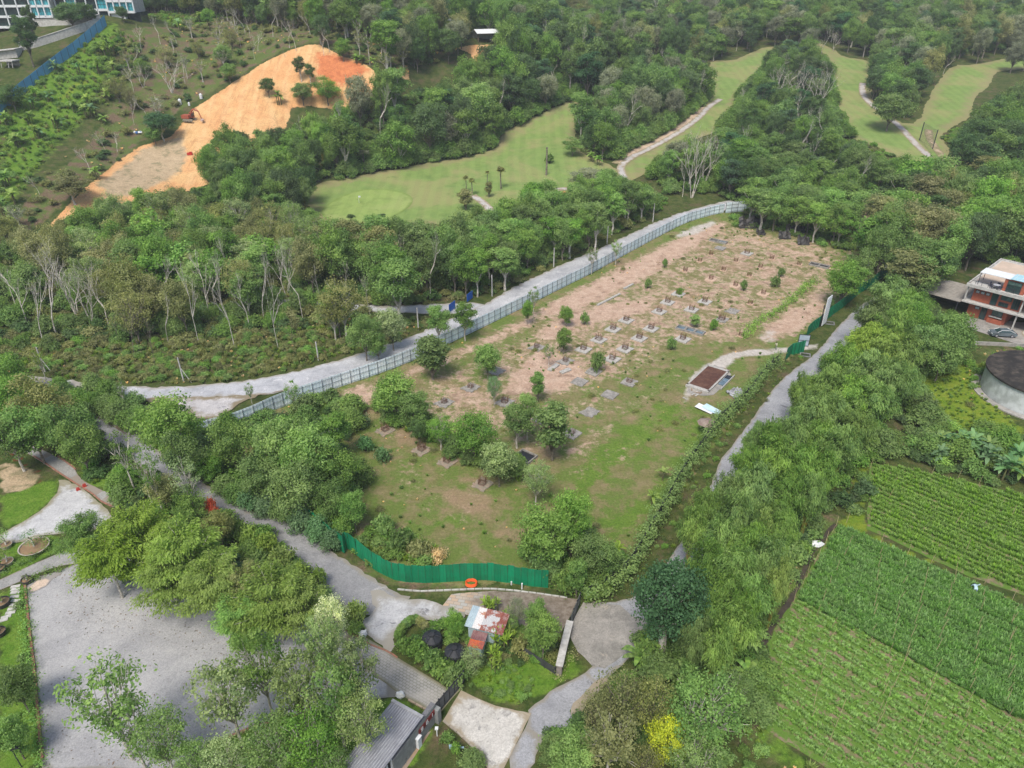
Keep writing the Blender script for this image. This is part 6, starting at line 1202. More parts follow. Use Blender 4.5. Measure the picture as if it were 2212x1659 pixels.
# bamboo stakes in the field
stk = MB(); stk.tube([(0,0,-.1),(.02,0,2.0)],[.035,.022],5); stkm = stk.mesh('bamboo_stake', simple('dry_bamboo', (.48,.40,.22), (.36,.30,.17)))
ST = []
for a_, b_, k in (((1080,220),(880,660),6),((1285,215),(1220,860),9),((1455,290),(1250,1460),14),((1600,360),(1440,960),9),((1440,960),(1240,1440),7),((1770,410),(1640,900),8),((1640,1000),(1480,1600),8),((1955,470),(1830,1320),11),((1830,1340),(1760,1640),4),((2135,570),(2090,1240),9),((2110,1320),(2060,1420),2),((1005,90),(860,340),5),((860,340),(730,580),4),((970,760),(840,1340),7),((1030,1300),(920,1580),4),((755,780),(720,880),2),((640,1010),(470,1350),4),((2120,740),(2100,980),3)):
    for i in range(k):
        t = (i+random.uniform(-.15,.15))/max(1,k-1); ST.append(zc(9)(a_[0]+(b_[0]-a_[0])*t, a_[1]+(b_[1]-a_[1])*t))
for q_ in zp(9,[(1070,70),(1830,270),(1770,80),(2130,30),(1205,50)])+zp(6,[(1220,1370),(1610,1420),(1920,1470),(1780,1440),(1340,1560)]): ST.append(q_)
for q_ in ST:
    p_ = at(*q_); o = link('bamboo_stake', stkm, None, p_, (random.uniform(-.12,.12),random.uniform(-.12,.12),0), (1,1,random.uniform(.8,1.15))); tag(o, 'thin dry bamboo stake standing in the crop rows', 'stake', 'bamboo stakes in the crop field')
# ================================================================ VEGETATION
L['crop'] = leafmat('leaf_crop_dense', (.032,.082,.020), (.098,.188,.048), .03); L['crop2'] = leafmat('leaf_crop_young', (.052,.108,.028), (.14,.23,.066), .03); L['corn'] = leafmat('leaf_crop_tall', (.046,.098,.018), (.122,.208,.034), .04)
L['white'] = leafmat('leaf_white_blossom', (.05,.09,.035), (.42,.45,.30), .02); L['silver'] = leafmat('leaf_silver', (.05,.085,.035), (.17,.23,.10), .05)
tuft('crop_a', 91, L['crop'], .42, .8, 34, .12); tuft('crop_b', 92, L['crop2'], .28, .38, 20, .08); tuft('crop_c', 93, L['corn'], .40, 1.2, 30, .12)
NAMES = {'bare': ('bare_tree','tree'), 'bamb': ('bamboo_clump','bamboo'), 'shru': ('shrub','shrub'), 'bush': ('shrub','shrub'), 'bana': ('banana_plant','banana plant'), 'ging': ('ginger_plant','plant'), 'palm': ('palm_tree','palm tree'), 'tuft': ('grass_tuft','grass'), 'feat': ('feathery_tree','tree')}
def plant(proto, loc, r, h, leaf=None, rz=None, label=None, group=None, name=None, cat=None, tilt=0.0):
    P_ = PRO[proto]; nm, ct = NAMES.get(proto[:4], ('broadleaf_tree','tree'))
    root = empty(name or nm, loc, random.uniform(0, 6.28) if rz is None else rz, label, cat or ct, group)
    root.scale = (r/P_['R'], r/P_['R'], h/P_['h'])
    if tilt: root.rotation_euler.x = tilt
    t_ = link('trunk' if 'banana' not in proto and 'ginger' not in proto else 'stem', P_['trunk'], root); c_ = link('crown' if 'banana' not in proto and 'ginger' not in proto else 'leaves', P_['crown'], root)
    if leaf: c_.material_slots[0].link = 'OBJECT'; c_.material_slots[0].material = L[leaf]
    return root
def T(proto, vx, vy, rpx, h, leaf=None, label=None, group=None, name=None, rz=None):
    """a tree whose crown centre is seen at (vx, vy), crown radius rpx there, total height h metres"""
    if proto[:7] == 'feather': rpx *= 1.25; leaf = {'bright':'lime','mid':'bright'}.get(leaf, leaf)
    P_ = PRO[proto]; p_ = at(vx, vy, h*P_['zc']/P_['h']); r = rpx*depth(p_+Vector((0,0,h*.5)))/F
    TREES.append((p_.x, p_.y, r)); return plant(proto, p_, r, h, leaf, rz, label, group, name)
TREES = []
def TB(proto, base, top, rpx, leaf=None, label=None, group=None, name=None, rz=None):
    """a tree given by the places where its foot and its top are seen"""
    p_ = at(*base); best = 8
    for hh in np.linspace(2, 28, 105):
        q_ = Vector((p_.x, p_.y, p_.z+hh)); dp = depth(q_); yy = CY-F*((q_.y*math.sin(PIT)+(q_.z-H)*math.cos(PIT))/dp)
        if yy <= top[1]: best = hh; break
    r = rpx*depth(p_)/F; TREES.append((p_.x, p_.y, r)); L_ = math.hypot(p_.x, p_.y)
    for k_ in (3.5, 7.5, 11.5): TREES.append((p_.x*(1-k_/L_), p_.y*(1-k_/L_), 4.5))      # stands at the open side of its wood
    return plant(proto, p_, r, best, leaf, rz, label, group, name)
# ---- trees on the cleared site
for a_ in [('broad_e',1053,771,30,7,'bright','round bright green tree alone left of the bare sandy patch'),('broad_e',1218,729,18,5.5,'mid','small mushroom shaped tree on a bare trunk among the pile caps'),
    ('open_a',1186,758,15,5,'bright','thin see through sapling below the small mushroom shaped tree'),('shrub_b',1290,779,19,4.2,'bright','bright round bush beside the pile caps in the middle of the site'),
    ('column_a',1162,828,14,6.5,'mid','narrow dark green young tree right of the bare sandy patch'),('fine_a',1067,834,17,6,'blue','sparse blue green sapling between two rubble pile caps'),
    ('broad_e',850,848,48,9,'mid','big dense tree at the left end of the tree clump inside the site'),('broad_b',895,880,38,8,'mid','middle dense tree of the clump behind the lower terrace'),('broad_c',905,925,22,5,'dark','low dark tree squeezed between the big dense tree and the pale one'),
    ('fine_a',950,925,32,6,'bright','pale light leaved tree in the middle of the clump on the step'),('broad_a',1023,935,48,9,'mid','broad full tree in the middle of the clump on the step'),('broad_e',1078,992,40,7.5,'silver','silvery leaved tree near the open concrete pit'),
    ('broad_c',1117,1010,22,4,'mid','low dark bush joined to the silvery leaved tree'),('broad_d',1117,905,38,8,'mid','rounded tree just left of the tall column shaped tree'),('broad_d',1140,880,24,9,'bright','slim bright crown behind the rounded tree'),('column_a',1195,918,35,11,'mid','tall column shaped tree beside a half hidden pile cap'),
    ('fine_a',1158,1032,34,7,'silver','pale dome shaped feathery tree on the lower edge of the open grass'),
    ('column_a',932,762,34,9.5,'mid','tall dense tree leaning over the blue hoarding'),('broad_d',1003,680,26,8.5,'mid','dark tree in front of the road and beyond the blue hoarding'),('broad_d',945,688,30,9,'mid','tree in front of the blue barrier board at the road'),
    ('broad_e',1139,668,13,5.5,'mid','small tree against the blue hoarding near the dirt strip'),('open_a',1153,640,15,7,'mid','thin young tree standing right behind the blue hoarding'),('broad_e',1224,678,17,4.5,'bright','bright small tree at the edge of the dirt strip'),('shrub_a',1263,684,11,3.5,'mid','dark green sapling right of the bright small tree'),
    ('open_a',1332,535,14,6.5,'bright','small bright tree by the road edge, right of its neighbour'),('open_a',1280,550,15,7,'mid','small tree by the road edge under the earth bank'),
    ('broad_a',785,718,38,9.5,'mid','round green tree at the road, left of the yellowish tree'),('broad_e',845,700,32,9,'silver','yellowish pale crowned tree between two darker roadside trees'),('broad_a',815,745,22,6,'mid','low tree at the edge of the gravel road in front of the pale one'),
    ('shrub_b',788,956,20,3,'blue','dark grassy round bush, upper one of three on the lower terrace'),('shrub_b',826,981,18,2.8,'blue','dark grassy round bush, lowest of three on the lower terrace'),('shrub_c',781,905,18,3,'blue','dark grassy round bush nearest the sandy corner'),
    ('shrub_b',1608,615,9,2.8,'bright','round bright shrub, left of two in the upper site'),('shrub_b',1677,607,13,2.8,'bright','widest round bright shrub in the upper site'),('shrub_b',1688,587,9,2.4,'mid','small shrub behind the widest round shrub'),('column_a',1502,690,10,3,'bright','round shrub between a pale pile cap and the trays'),('shrub_b',1542,700,10,2.8,'bright','round shrub just left of the rounded white pile cap'),('shrub_b',1400,611,9,2.6,'mid','shrub at the upper edge of the dirt strip'),('shrub_b',1437,567,7,2.5,'mid','small shrub on the bank of the dirt strip'),
    ('shrub_a',1451,738,12,3.5,'mid','loose shrub left of the lowest pale pile caps'),('shrub_d',1468,628,9,1.8,'bright','low weedy patch beside the first rebar in the middle of the upper site'),
    ('broad_b',1828,600,44,10.5,'bright','big tree with glossy bright crown over the green hoarding, by the white sign board'),('broad_a',1860,575,30,9,'mid','second tree behind the big glossy one at the green hoarding'),('shrub_c',1795,655,9,3,'dark','small dark shrub left of the white sign board')]:
    T(*a_[:6], label=a_[6])
# front left clump
for a_ in [('broad_b',363,918,66,12,'bright','big bright tree between the gravel yard and the lane'),('broad_a',395,985,45,9,'mid','lower tree under the big bright one by the lane'),('broad_a',497,955,46,9.5,'mid','rounded tree just below the near end of the blue hoarding'),('broad_b',605,965,62,11.5,'bright','left half of the big pair of trees inside the site'),
    ('broad_b',665,985,62,12,'bright','right half of the big pair of trees inside the site'),('broad_a',640,1050,58,9.5,'mid','lower dark tree behind the creeper hedge'),('broad_d',722,925,36,9,'mid','open crowned tree at the sandy corner of the site'),('broad_a',735,1010,42,9,'mid','tree at the left edge of the lower terrace, below the bushes'),
    ('broad_c',450,1005,34,5.5,'mid','dark tree by the lane under the rounded tree'),('broad_a',560,1030,46,8,'mid','dark leaved tree in the middle of the lane side clump'),('broad_e',762,1098,30,6.5,'bright','bright young tree by the creeper hedge at the lower terrace'),('broad_a',715,1075,40,7,'mid','tree just behind the end of the creeper hedge'),
    ('shrub_a',828,1128,28,4,'mid','bushy shrub at the top of the grass bank'),('shrub_a',862,1160,30,4,'mid','bushy shrub in the middle of the grass bank'),('shrub_a',905,1182,28,3.6,'olive','bushy shrub at the right end of the grass bank'),('shrub_d',945,1198,22,2.0,'straw','dry pinkish brush heap at the end of the grass bank'),
    ('broad_b',1181,1152,66,9.5,'mid','big rounded tree behind the right end of the green front hoarding'),('broad_b',1235,1120,50,10.5,'bright','taller bright part of the tree pair at the front corner'),('broad_a',1275,1195,44,7,'mid','vine hung tree at the front corner of the site'),('column_a',1248,1240,20,6.5,'bright','ivy covered column at the corner gate post'),
    ('broad_e',1307,1205,34,6,'mid','rounded shrubby tree beside the hedge fence corner'),('shrub_a',1218,1252,26,4,'mid','vine mass at the right end of the green front hoarding'),('shrub_a',1300,1258,30,4,'mid','vine mass right of the ivy covered column'),('shrub_a',1275,1272,24,3,'bright','low vine mass over the corner wall')]:
    T(*a_[:6], label=a_[6])
for vx,vy,rp,hh,lf in ((505,1065,26,3.4,'mid'),(540,1078,28,3.6,'blue'),(575,1090,28,3.6,'blue'),(610,1100,30,3.8,'mid'),(650,1118,32,4,'blue'),(685,1140,30,4,'blue'),(715,1165,26,3.4,'blue'),(668,1095,28,4,'mid'),(700,1115,28,4,'mid'),(735,1140,26,3.6,'bright'),(480,1045,26,3.2,'mid')):
    T('bush_a',vx,vy,rp,hh,lf,'broad leaved creeper mound smothering the hoarding beside the lane','creeper mounds along the lane')
# tall white trunked tree
TB('dense_a', (1422,1437), (1416,1213), 72, 'deep', 'tall dark crowned tree with a thick pale trunk at the ramp', rz=.4)
WT = C.objects[-1].parent; k_ = 1/WT.scale.x; b = MB(); b.tube([(0,0,-.3),(.12*k_,.05*k_,2.2),(-.1*k_,.1*k_,4.6),(.25*k_,.1*k_,7)],[.55*k_,.42*k_,.36*k_,.25*k_],10); b.build('bole', B_PALE, WT)
for vx,vy,rp in ((1447,1245,11),(1478,1262,9),(1408,1263,7)): 
    pass
# bottom right clump
for a_ in [('fine_b',1347,1508,62,8.5,'olive','olive brown fine leaved tree right of the concrete driveway'),('fine_b',1290,1535,38,6,'olive','lower dark olive tree at the driveway edge'),('fine_b',1412,1520,50,8.5,'olive','olive tree in the middle of the lower right clump'),('fine_a',1520,1535,84,10.5,'mid','large fine leaved dark green tree left of the crop field'),
    ('fine_a',1585,1500,48,8,'mid','right crown beside the large fine leaved tree'),('broad_b',1439,1600,42,7.5,'yellow','tree covered in yellow leaves at the bottom of the picture'),('open_b',1320,1602,60,7.5,'olive','pale olive tree with visible branches left of the yellow tree'),('broad_b',1240,1632,55,6,'bright','dense glossy green round tree at the bottom edge'),
    ('broad_c',1200,1620,36,5,'bright','left lobe of the glossy green trees at the bottom edge'),('fine_a',1507,1640,62,7.5,'mid','dark fine leaved tree at the bottom right of the yellow tree'),('fine_b',1395,1650,40,6,'olive','small olive tree at the bottom edge under the yellow tree'),('shrub_c',1404,1400,38,4.5,'mid','dark shrub left of the thick pale trunk'),('shrub_a',1470,1440,40,4,'mid','shrub between the pale trunk and the bamboo'),
    ('column_a',1487,1447,16,5,'mid','young tree with whorled leaves right of the pale trunk'),('bush_a',1020,1642,30,2.6,'mid','round grassy shrub beside the concrete apron'),('shrub_b',965,1592,16,1.8,'bright','leafy bright shrub behind the entrance wall'),('shrub_b',985,1615,14,1.8,'bright','second leafy shrub behind the entrance wall, nearer the apron')]:
    T(*a_[:6], label=a_[6])
for (vx,vy),pr,r,lb in (((1379,1437),'banana_a',2.1,'large banana plant with dark leaves left of the pale trunk'),((1432,1462),'banana_a',1.8,'banana plant right below the pale trunk'),((1611,1407),'banana_a',1.6,'bright banana plant beside the ditch, uppermost of three'),((1560,1470),'banana_a',1.5,'bright banana plant, left one of three by the field'),((1611,1475),'banana_a',1.9,'bright banana plant, lowest of three by the field')):
    # banana plants near enough to count their leaves: every leaf its own part
    p_ = at(vx,vy); root = empty('banana_plant', p_, random.uniform(0,6), lb, 'banana plant'); b = MB(); b.tube([(0,0,-.1),(0,0,1.5)],[.15,.1],7); b.build('stem', PRO['banana_a']['trunk'].materials[0], root)
    lm = bpy.data.meshes.get('banana_leaf') or bigleaf_mesh('banana_leaf', L['bright'], 2.2, .55, .45)
    for k in range(9): el = random.uniform(-.5,.25); o = link('leaf', lm, root, (0,0,1.35), (0,el,k*2.4+random.uniform(-.2,.2)), (r/1.9,r/1.9,random.uniform(.55,1.25)))
# bamboo strip
BAM = [(1922,637,40),(1963,664,42),(1889,687,38),(1935,704,42),(1872,741,42),(1918,754,44),(1956,771,38),(1822,788,40),(1872,805,44),(1918,822,42),(1788,838,40),(1838,855,46),(1889,872,44),(1950,828,36),(1724,852,20),(1758,900,40),(1805,906,44),(1850,930,40),(1708,943,38),(1771,956,46),(1815,975,40),(1660,955,28),(1625,965,22),(1610,1010,34),(1668,995,46),(1735,1010,46),(1780,1030,34),(1572,1070,34),(1632,1060,46),(1700,1075,46),(1750,1085,28),(1525,1105,32),(1590,1125,44),(1655,1140,46),(1495,1150,30),(1555,1175,44),(1620,1190,46),(1690,1160,34),(1530,1225,40),(1590,1245,48),(1655,1225,40),(1560,1300,46),(1620,1300,46),(1530,1350,42),(1580,1365,46),(1500,1385,36),(1545,1405,42),(1600,1340,38),(1680,1270,26)]
for i,(vx,vy,rp) in enumerate(BAM):
    yel = (vx,vy) in ((1872,741),(1918,754),(1680,1270))
    T('bamboo_a' if i % 2 else 'bamboo_b', vx, vy, rp*1.05, 10.5+random.uniform(-1,1), 'lime' if yel else ('bamboo','mid','mid','bamboo')[i % 4], 'yellow tinged plumed bamboo clump in the tall row beside the road' if yel else ('dense ' if i % 2 else 'loose ')+('bright' if i % 4 in (0,3) else 'mid')+' green bamboo clump in the tall row between road and field', 'yellow tinged bamboo clumps' if yel else 'bamboo row beside the road')
for a_ in [('broad_c',2057,718,50,11,'mid','broad dark tree in front of the brick house'),('broad_c',2012,738,42,10,'mid','dark tree left of the broad one, over the hidden white car'),('broad_a',2040,765,42,9,'mid','lower dark tree below the hidden white car'),('broad_a',1985,700,36,9,'bright','tree joining the bamboo row to the dark trees'),('shrub_a',2050,790,22,3,'mid','bushy shrub at the foot of the dark trees'),('shrub_a',1990,800,22,3,'mid','bushy shrub between the bamboo and the yellow green slope')]:
    T(*a_[:6], label=a_[6])
for i,(x,y,s_) in enumerate(((1620,1205,1.1),(1700,1190,1.0),(1760,1215,1.15),(1830,1190,1.1),(1900,1230,1.1),(1960,1270,1.1),(2010,1230,1.0),(2120,1350,1.1),(2180,1300,1.0),(2200,1390,1.0),(2060,1330,.9),(1680,1270,.8))):
    p_ = at(*zc(6)(x,y), 2.0); plant('banana_b', p_, 3.0*s_, 4.2*s_, 'blue' if i % 3 else 'bright', label='blue green banana clump in the thicket below the round water tank', group='banana thicket above the corn field')
for x,y in ((1170,1190),(1205,1115),(1230,1130),(1180,1215)): p_ = at(*zc(6)(x,y), 1.5); plant('banana_a', p_, 2.0, 3.6, 'bright', label='young bright banana plant between the bamboo row and the thicket', group='young bananas by the bamboo')
for x,y in ((2080,1390),(2010,1545)): p_ = at(*zc(5)(x,y), 1.5); plant('banana_a', p_, 1.5, 3.4, 'lime', label='slender banana plant growing inside the hedge fence', group='bananas inside the hedge fence')
p_ = at(*zc(8)(1790,230), 1.2); plant('banana_a', p_, 1.3, 2.8, 'lime', label='small yellowish banana plant behind the vine mass at the site corner')
# ---- left side: feathery trees over the parking lot and others
for a_ in [('feather_a',302,1150,72,11,'bright','bright feathery tree at the top of the parking lot row'),('feather_a',232,1205,74,10,'bright','olive tipped feathery tree at the left end of the parking lot row'),('feather_b',178,1152,46,8,'mid','dark feathery tree over the white gravel path'),('feather_a',400,1195,82,11,'bright','widest bright feathery tree in the middle of the parking lot row'),
    ('feather_a',365,1252,62,9,'bright','low spreading feathery tree over the lot edge'),('feather_b',462,1262,64,9.5,'bright','feathery tree between the bright one and the thin grey one'),('feather_a',530,1268,48,9,'olive','thin greyish feathery tree in the parking lot row'),('feather_a',590,1290,80,10.5,'bright','wide pale feathery tree near the right end of the parking lot row'),('feather_b',515,1335,52,8,'mid','dark feathery tree over the lot, lowest of the row'),
    ('feather_a',655,1305,54,9.5,'bright','feathery tree at the right end of the parking lot row'),
    ('broad_c',470,1135,38,6,'olive','brownish green rounded tree at the lane'),('shrub_a',514,1140,26,4,'mid','round shrub beside the brownish tree at the lane'),('shrub_b',455,1096,17,3.6,'red','red leaved shrub at the lane'),
    ('shrub_b',543,1158,27,3.8,'lime','yellow green clipped shrub, third along the lane'),('shrub_b',575,1175,26,3.8,'lime','yellow green clipped shrub, fourth along the lane'),('shrub_b',605,1205,33,4,'lime','biggest yellow green clipped shrub along the lane'),('shrub_b',648,1238,24,3.6,'lime','yellow green clipped shrub, sixth along the lane'),('shrub_b',689,1246,21,3.2,'lime','yellow green clipped shrub standing apart near the bend of the lane'),
    ('shrub_a',560,1205,26,3.5,'mid','dark shrub behind the clipped shrubs'),('shrub_a',630,1270,24,3.2,'mid','dark shrub behind the sixth clipped shrub'),('shrub_a',722,1302,16,2.4,'olive','small dark shrub at the end of the clipped row'),('shrub_b',766,1322,27,3.8,'lime','round shrub with orange yellow top on the junction island'),('shrub_a',765,1350,22,2.0,'mid','low green skirt under the orange topped shrub'),
    ('scraggy_a',262,973,33,10,'mid','slender pale trunked tree, upper one beside the lane'),('scraggy_a',300,1000,26,9,'mid','slender pale trunked tree in the middle beside the lane'),('scraggy_a',325,1022,28,9.5,'mid','slender pale trunked tree, lower one beside the lane'),('scraggy_a',398,1030,36,10,'silver','light leaved slender tree over the lane'),('broad_a',350,1058,34,6,'olive','low bushy tree under the slender trees'),('broad_a',410,1090,34,6,'mid','bushy tree at the foot of the light leaved slender tree'),
    ('broad_c',25,852,58,11,'mid','grey green tree at the left picture edge above the path'),('broad_a',84,872,58,11,'olive','spreading grey green tree over the upper path'),('broad_a',66,925,54,10,'mid','grey green tree over the bend of the garden path'),('broad_a',146,922,54,10,'mid','spreading tree between the path and the lane'),('broad_a',170,958,44,9,'mid','lower spreading tree with thin trunks above the garden path'),
    ('broad_d',22,945,46,9,'mid','tree with a pale trunk in the red mulch bed'),('broad_c',10,800,44,9,'mid','tree at the left edge below the dead trees'),('open_a',82,775,17,6,'lime','yellowish young tree beside the first pole'),('open_a',259,838,15,6,'mid','young tree at the road edge over the hedge bank'),('open_a',630,845,20,6,'mid','thin young tree by the near part of the blue hoarding'),('open_a',538,842,12,4,'mid','very thin sapling on the gravel yard edge')]:
    T(*a_[:6], label=a_[6])
for vx,vy,rp in ((134,843,24),(168,857,28),(200,865,26),(228,872,28),(258,882,26),(272,905,26),(240,893,22),(290,915,22),(185,885,20)): T('bush_a',vx,vy,rp,3.6,'mid','dense bush in the hedge bank between the lane and the gravel road','hedge bank above the lane')
# foreground trees
for a_ in [('open_a',225,1500,92,13,'bright','big open tree with bright leaf clusters over the parking lot'),('open_a',270,1555,60,10,'mid','lower boughs of a leaning open tree over the parking lot'),('fine_a',345,1590,62,9,'bright','fine leaved tree with white blossom at the bottom of the lot'),('open_b',487,1495,68,11,'pale','airy tree over the lower edge of the parking lot'),
    ('open_b',556,1425,54,13,'bright','tall airy tree with dark branches, crown above the lot'),('open_b',640,1478,58,12,'pale','airy tree in the middle of the front group'),('open_b',690,1395,44,12,'silver','white flowering airy tree beside the feathery row'),('fine_a',716,1343,38,11,'white','highest white flowering crown of the front group'),
    ('open_b',722,1495,56,12,'bright','airy tree whose crown overhangs the gravel lot corner'),('open_b',768,1440,46,12,'pale','airy tree overhanging the paved driveway'),('fine_a',775,1550,54,10,'pale','airy tree leaning over the guard house roof'),('fine_a',590,1605,72,9,'bright','leafy tree on the lower lawn'),('fine_a',670,1600,68,9,'bright','bright leafy tree on the lower lawn, left of the guard house'),
    ('fine_a',480,1640,52,7,'silver','pale flowering tree at the bottom edge'),('fine_a',420,1645,44,7,'mid','small tree at the bottom edge, left of the pale flowering one'),('fine_a',720,1650,40,6,'mid','small tree at the bottom edge by the guard house'),
    ('broad_c',32,1478,44,6.5,'mid','dense round tree at the left edge beside the lot'),('broad_e',22,1585,38,6,'bright','bright round tree at the left edge, below the dense one'),('shrub_b',612,1562,22,2.4,'mid','round shrub at the brick kerb'),('shrub_d',275,1238,18,2.4,'mid','low shrub under the feathery trees')]:
    T(*a_[:6], label=a_[6])
# island garden
for a_ in [('broad_e',983,1345,25,4.2,'bright','bright leafy tree left of the tin shed'),('broad_c',1174,1360,42,7,'mid','dark dense round tree right of the tin shed'),('broad_d',1160,1325,24,7,'bright','upper lobe of the dark dense round tree'),('fine_a',1117,1315,20,5,'grey','pale grey green papaya like tree behind the tin shed'),('fine_a',1108,1345,14,3,'mid','thin shrub beside the tin shed'),
    ('shrub_a',875,1390,24,2.6,'mid','hedge bush at the left tip of the island garden'),('shrub_a',902,1402,28,3,'mid','hedge bush in front of the left water tank'),('shrub_a',930,1420,28,3,'mid','hedge bush below the water tanks'),('shrub_a',955,1440,28,3,'mid','hedge bush right of the water tanks'),('shrub_a',980,1460,26,3,'mid','hedge bush at the sliding gate'),('fine_b',1020,1425,28,3.2,'silver','pale dusty leaved bush in the island garden hedge'),('shrub_a',1000,1440,24,2.8,'mid','bush between the pale bush and the gate'),('shrub_a',1118,1392,20,2.6,'olive','olive bush under the dark round tree')]:
    T(*a_[:6], label=a_[6])
for x,y,s_ in ((1000,800,1.2),(1045,870,1.3),(1015,930,1.1),(1060,790,1.0),(1090,720,1.0),(1120,780,.9),(960,605,1.1),(1010,610,.9),(1070,650,.8),(940,600,.8),(1000,980,.9)):
    p_ = at(*zc(8)(x,y), .8); plant('ginger_a', p_, 1.0*s_, 2.4*s_, 'lime', label='yellow green ginger clump around the tin shed', group='ginger clumps round the tin shed')
for k,(x,y) in enumerate(((372,800),(385,775),(400,752),(418,732),(440,715),(462,702),(486,698),(508,708),(528,722),(545,742))):
    p_ = at(*zc(8)(x,y), .7); plant('column_a', p_, .42, 1.7, 'mid' if k < 7 else 'olive', label='small clipped conifer in the curved row at the island garden tip', group='curved row of clipped conifers', name='clipped_conifer', cat='conifer')
def hedge(name, pts, wdt, hgt, leaf, label, dens=7, size=.26, mesh_=False, h0=1.2, world=None, seed=3, cat='hedge', ragged=.25):
    """a hedge or creeper-covered fence: one leafy run following its line, over posts and mesh"""
    rng = np.random.default_rng(seed); f = Fol(); Q = [Vector(q_) for q_ in (world or wp(pts, h0))]; Q = resample([tuple(q_) for q_ in Q], .8)
    for i, q_ in enumerate(Q):
        z_ = tz(q_.x, q_.y); k = int(dens*rng.uniform(.6,1.3))
        for _ in range(k):
            c_ = np.array([q_.x+rng.normal()*wdt*.28, q_.y+rng.normal()*wdt*.28, z_+hgt*rng.uniform(.12,.95)*(1+rng.normal()*ragged*.3)]); n_ = 12
            p_ = c_+rng.normal(size=(n_,3))*.26; d_ = p_-np.array([q_.x,q_.y,z_+hgt*.4]); f.leaves(p_, d_+rng.normal(size=(n_,3))*.5+np.array([0,0,.5]), rng.uniform(.6,1.3,n_)*size, .6, .45+rng.uniform(-.3,.35)+rng.uniform(-.15,.15,n_), rng)
    P_, T_ = f.arrays(); root = empty(name, (Q[0].x,Q[0].y,tz(Q[0].x,Q[0].y)), 0, label, cat); P_ = P_-np.array(root.location); link('leaves', arr_mesh('leaves', P_, T_, [L[leaf]]), root)
    if mesh_:
        for i in range(0, len(Q)-1, 4):
            a_, e_ = Q[i], Q[min(i+4,len(Q)-1)]; d_ = e_-a_; b = MB(); b.box((0,0,0),(d_.length,.04,hgt*.85)); b.build('mesh_panel', M_BLACK, root, Vector(((a_.x+e_.x)/2,(a_.y+e_.y)/2,tz(a_.x,a_.y)+hgt*.45))-root.location, (0,0,math.atan2(d_.y,d_.x)))
            b = MB(); b.box((0,0,hgt*.5),(.1,.1,hgt)); b.build('post', M_STEELD, root, Vector((a_.x,a_.y,tz(a_.x,a_.y)))-root.location)
    else:
        b = MB()
        for i in range(0, len(Q), 2): q_ = Q[i]; b.tube([Vector((q_.x,q_.y,tz(q_.x,q_.y)-.1))-root.location, Vector((q_.x,q_.y,tz(q_.x,q_.y)+hgt*.7))-root.location],.04,4)
        b.build('stems', B_DARK, root)
    return root
VF = [(1684,775),(1657,798),(1630,835),(1613,855),(1583,882),(1553,909),(1526,949),(1499,986),(1469,1030),(1440,1085),(1416,1126),(1389,1173),(1363,1217),(1335,1252),(1300,1272),(1265,1284)]
hedge('creeper_fence', VF, 1.9, 2.7, 'mid', 'long black mesh fence smothered in green creeper between the site and the road', 17, .30, True)
hedge('clipped_hedge', [(50,1275),(56,1340),(62,1400),(68,1460),(73,1520),(80,1590),(86,1655)], 1.0, .8, 'bright', 'low green hedge along the brick kerb left of the parking lot', 8, .2, h0=.4, seed=5)
hedge('clipped_hedge', zp('g',[(320,1440),(420,1400),(520,1350),(620,1330),(690,1330)]), .8, .7, 'mid', 'short dark hedge above the sandy corner of the lot', 8, .2, h0=.3, seed=6)
hedge('clipped_hedge', zp('g',[(60,1350),(160,1300),(280,1250),(370,1200)]), .9, .7, 'mid', 'dark lawn hedge beside the grass strip of the lower path', 7, .2, h0=.3, seed=7)
hedge('clipped_hedge', zp('g',[(380,1040),(440,1030),(500,1040),(480,1110),(460,1160)]), 1.0, .9, 'mid', 'dark bushy hedge curling behind the wide oval pot', 8, .2, h0=.4, seed=8)
hedge('clipped_hedge', zp(8,[(1400,1040),(1440,980),(1480,910),(1530,880)]), 1.6, .35, 'olive', 'low olive ground hedge on the verge right of the stone wall', 8, .2, h0=.2, seed=9)
hedge('drain_hedge', zp('s',[(1240,1230),(1260,1180),(1340,1100),(1420,1050),(1520,1000),(1620,930),(1720,850),(1800,780),(1880,710),(1980,650)]), 1.8, 1.4, 'bright', 'ragged green weed hedge along the drain between the upper site and the dirt strip', 7, .3, h0=.5, seed=10, ragged=.8)
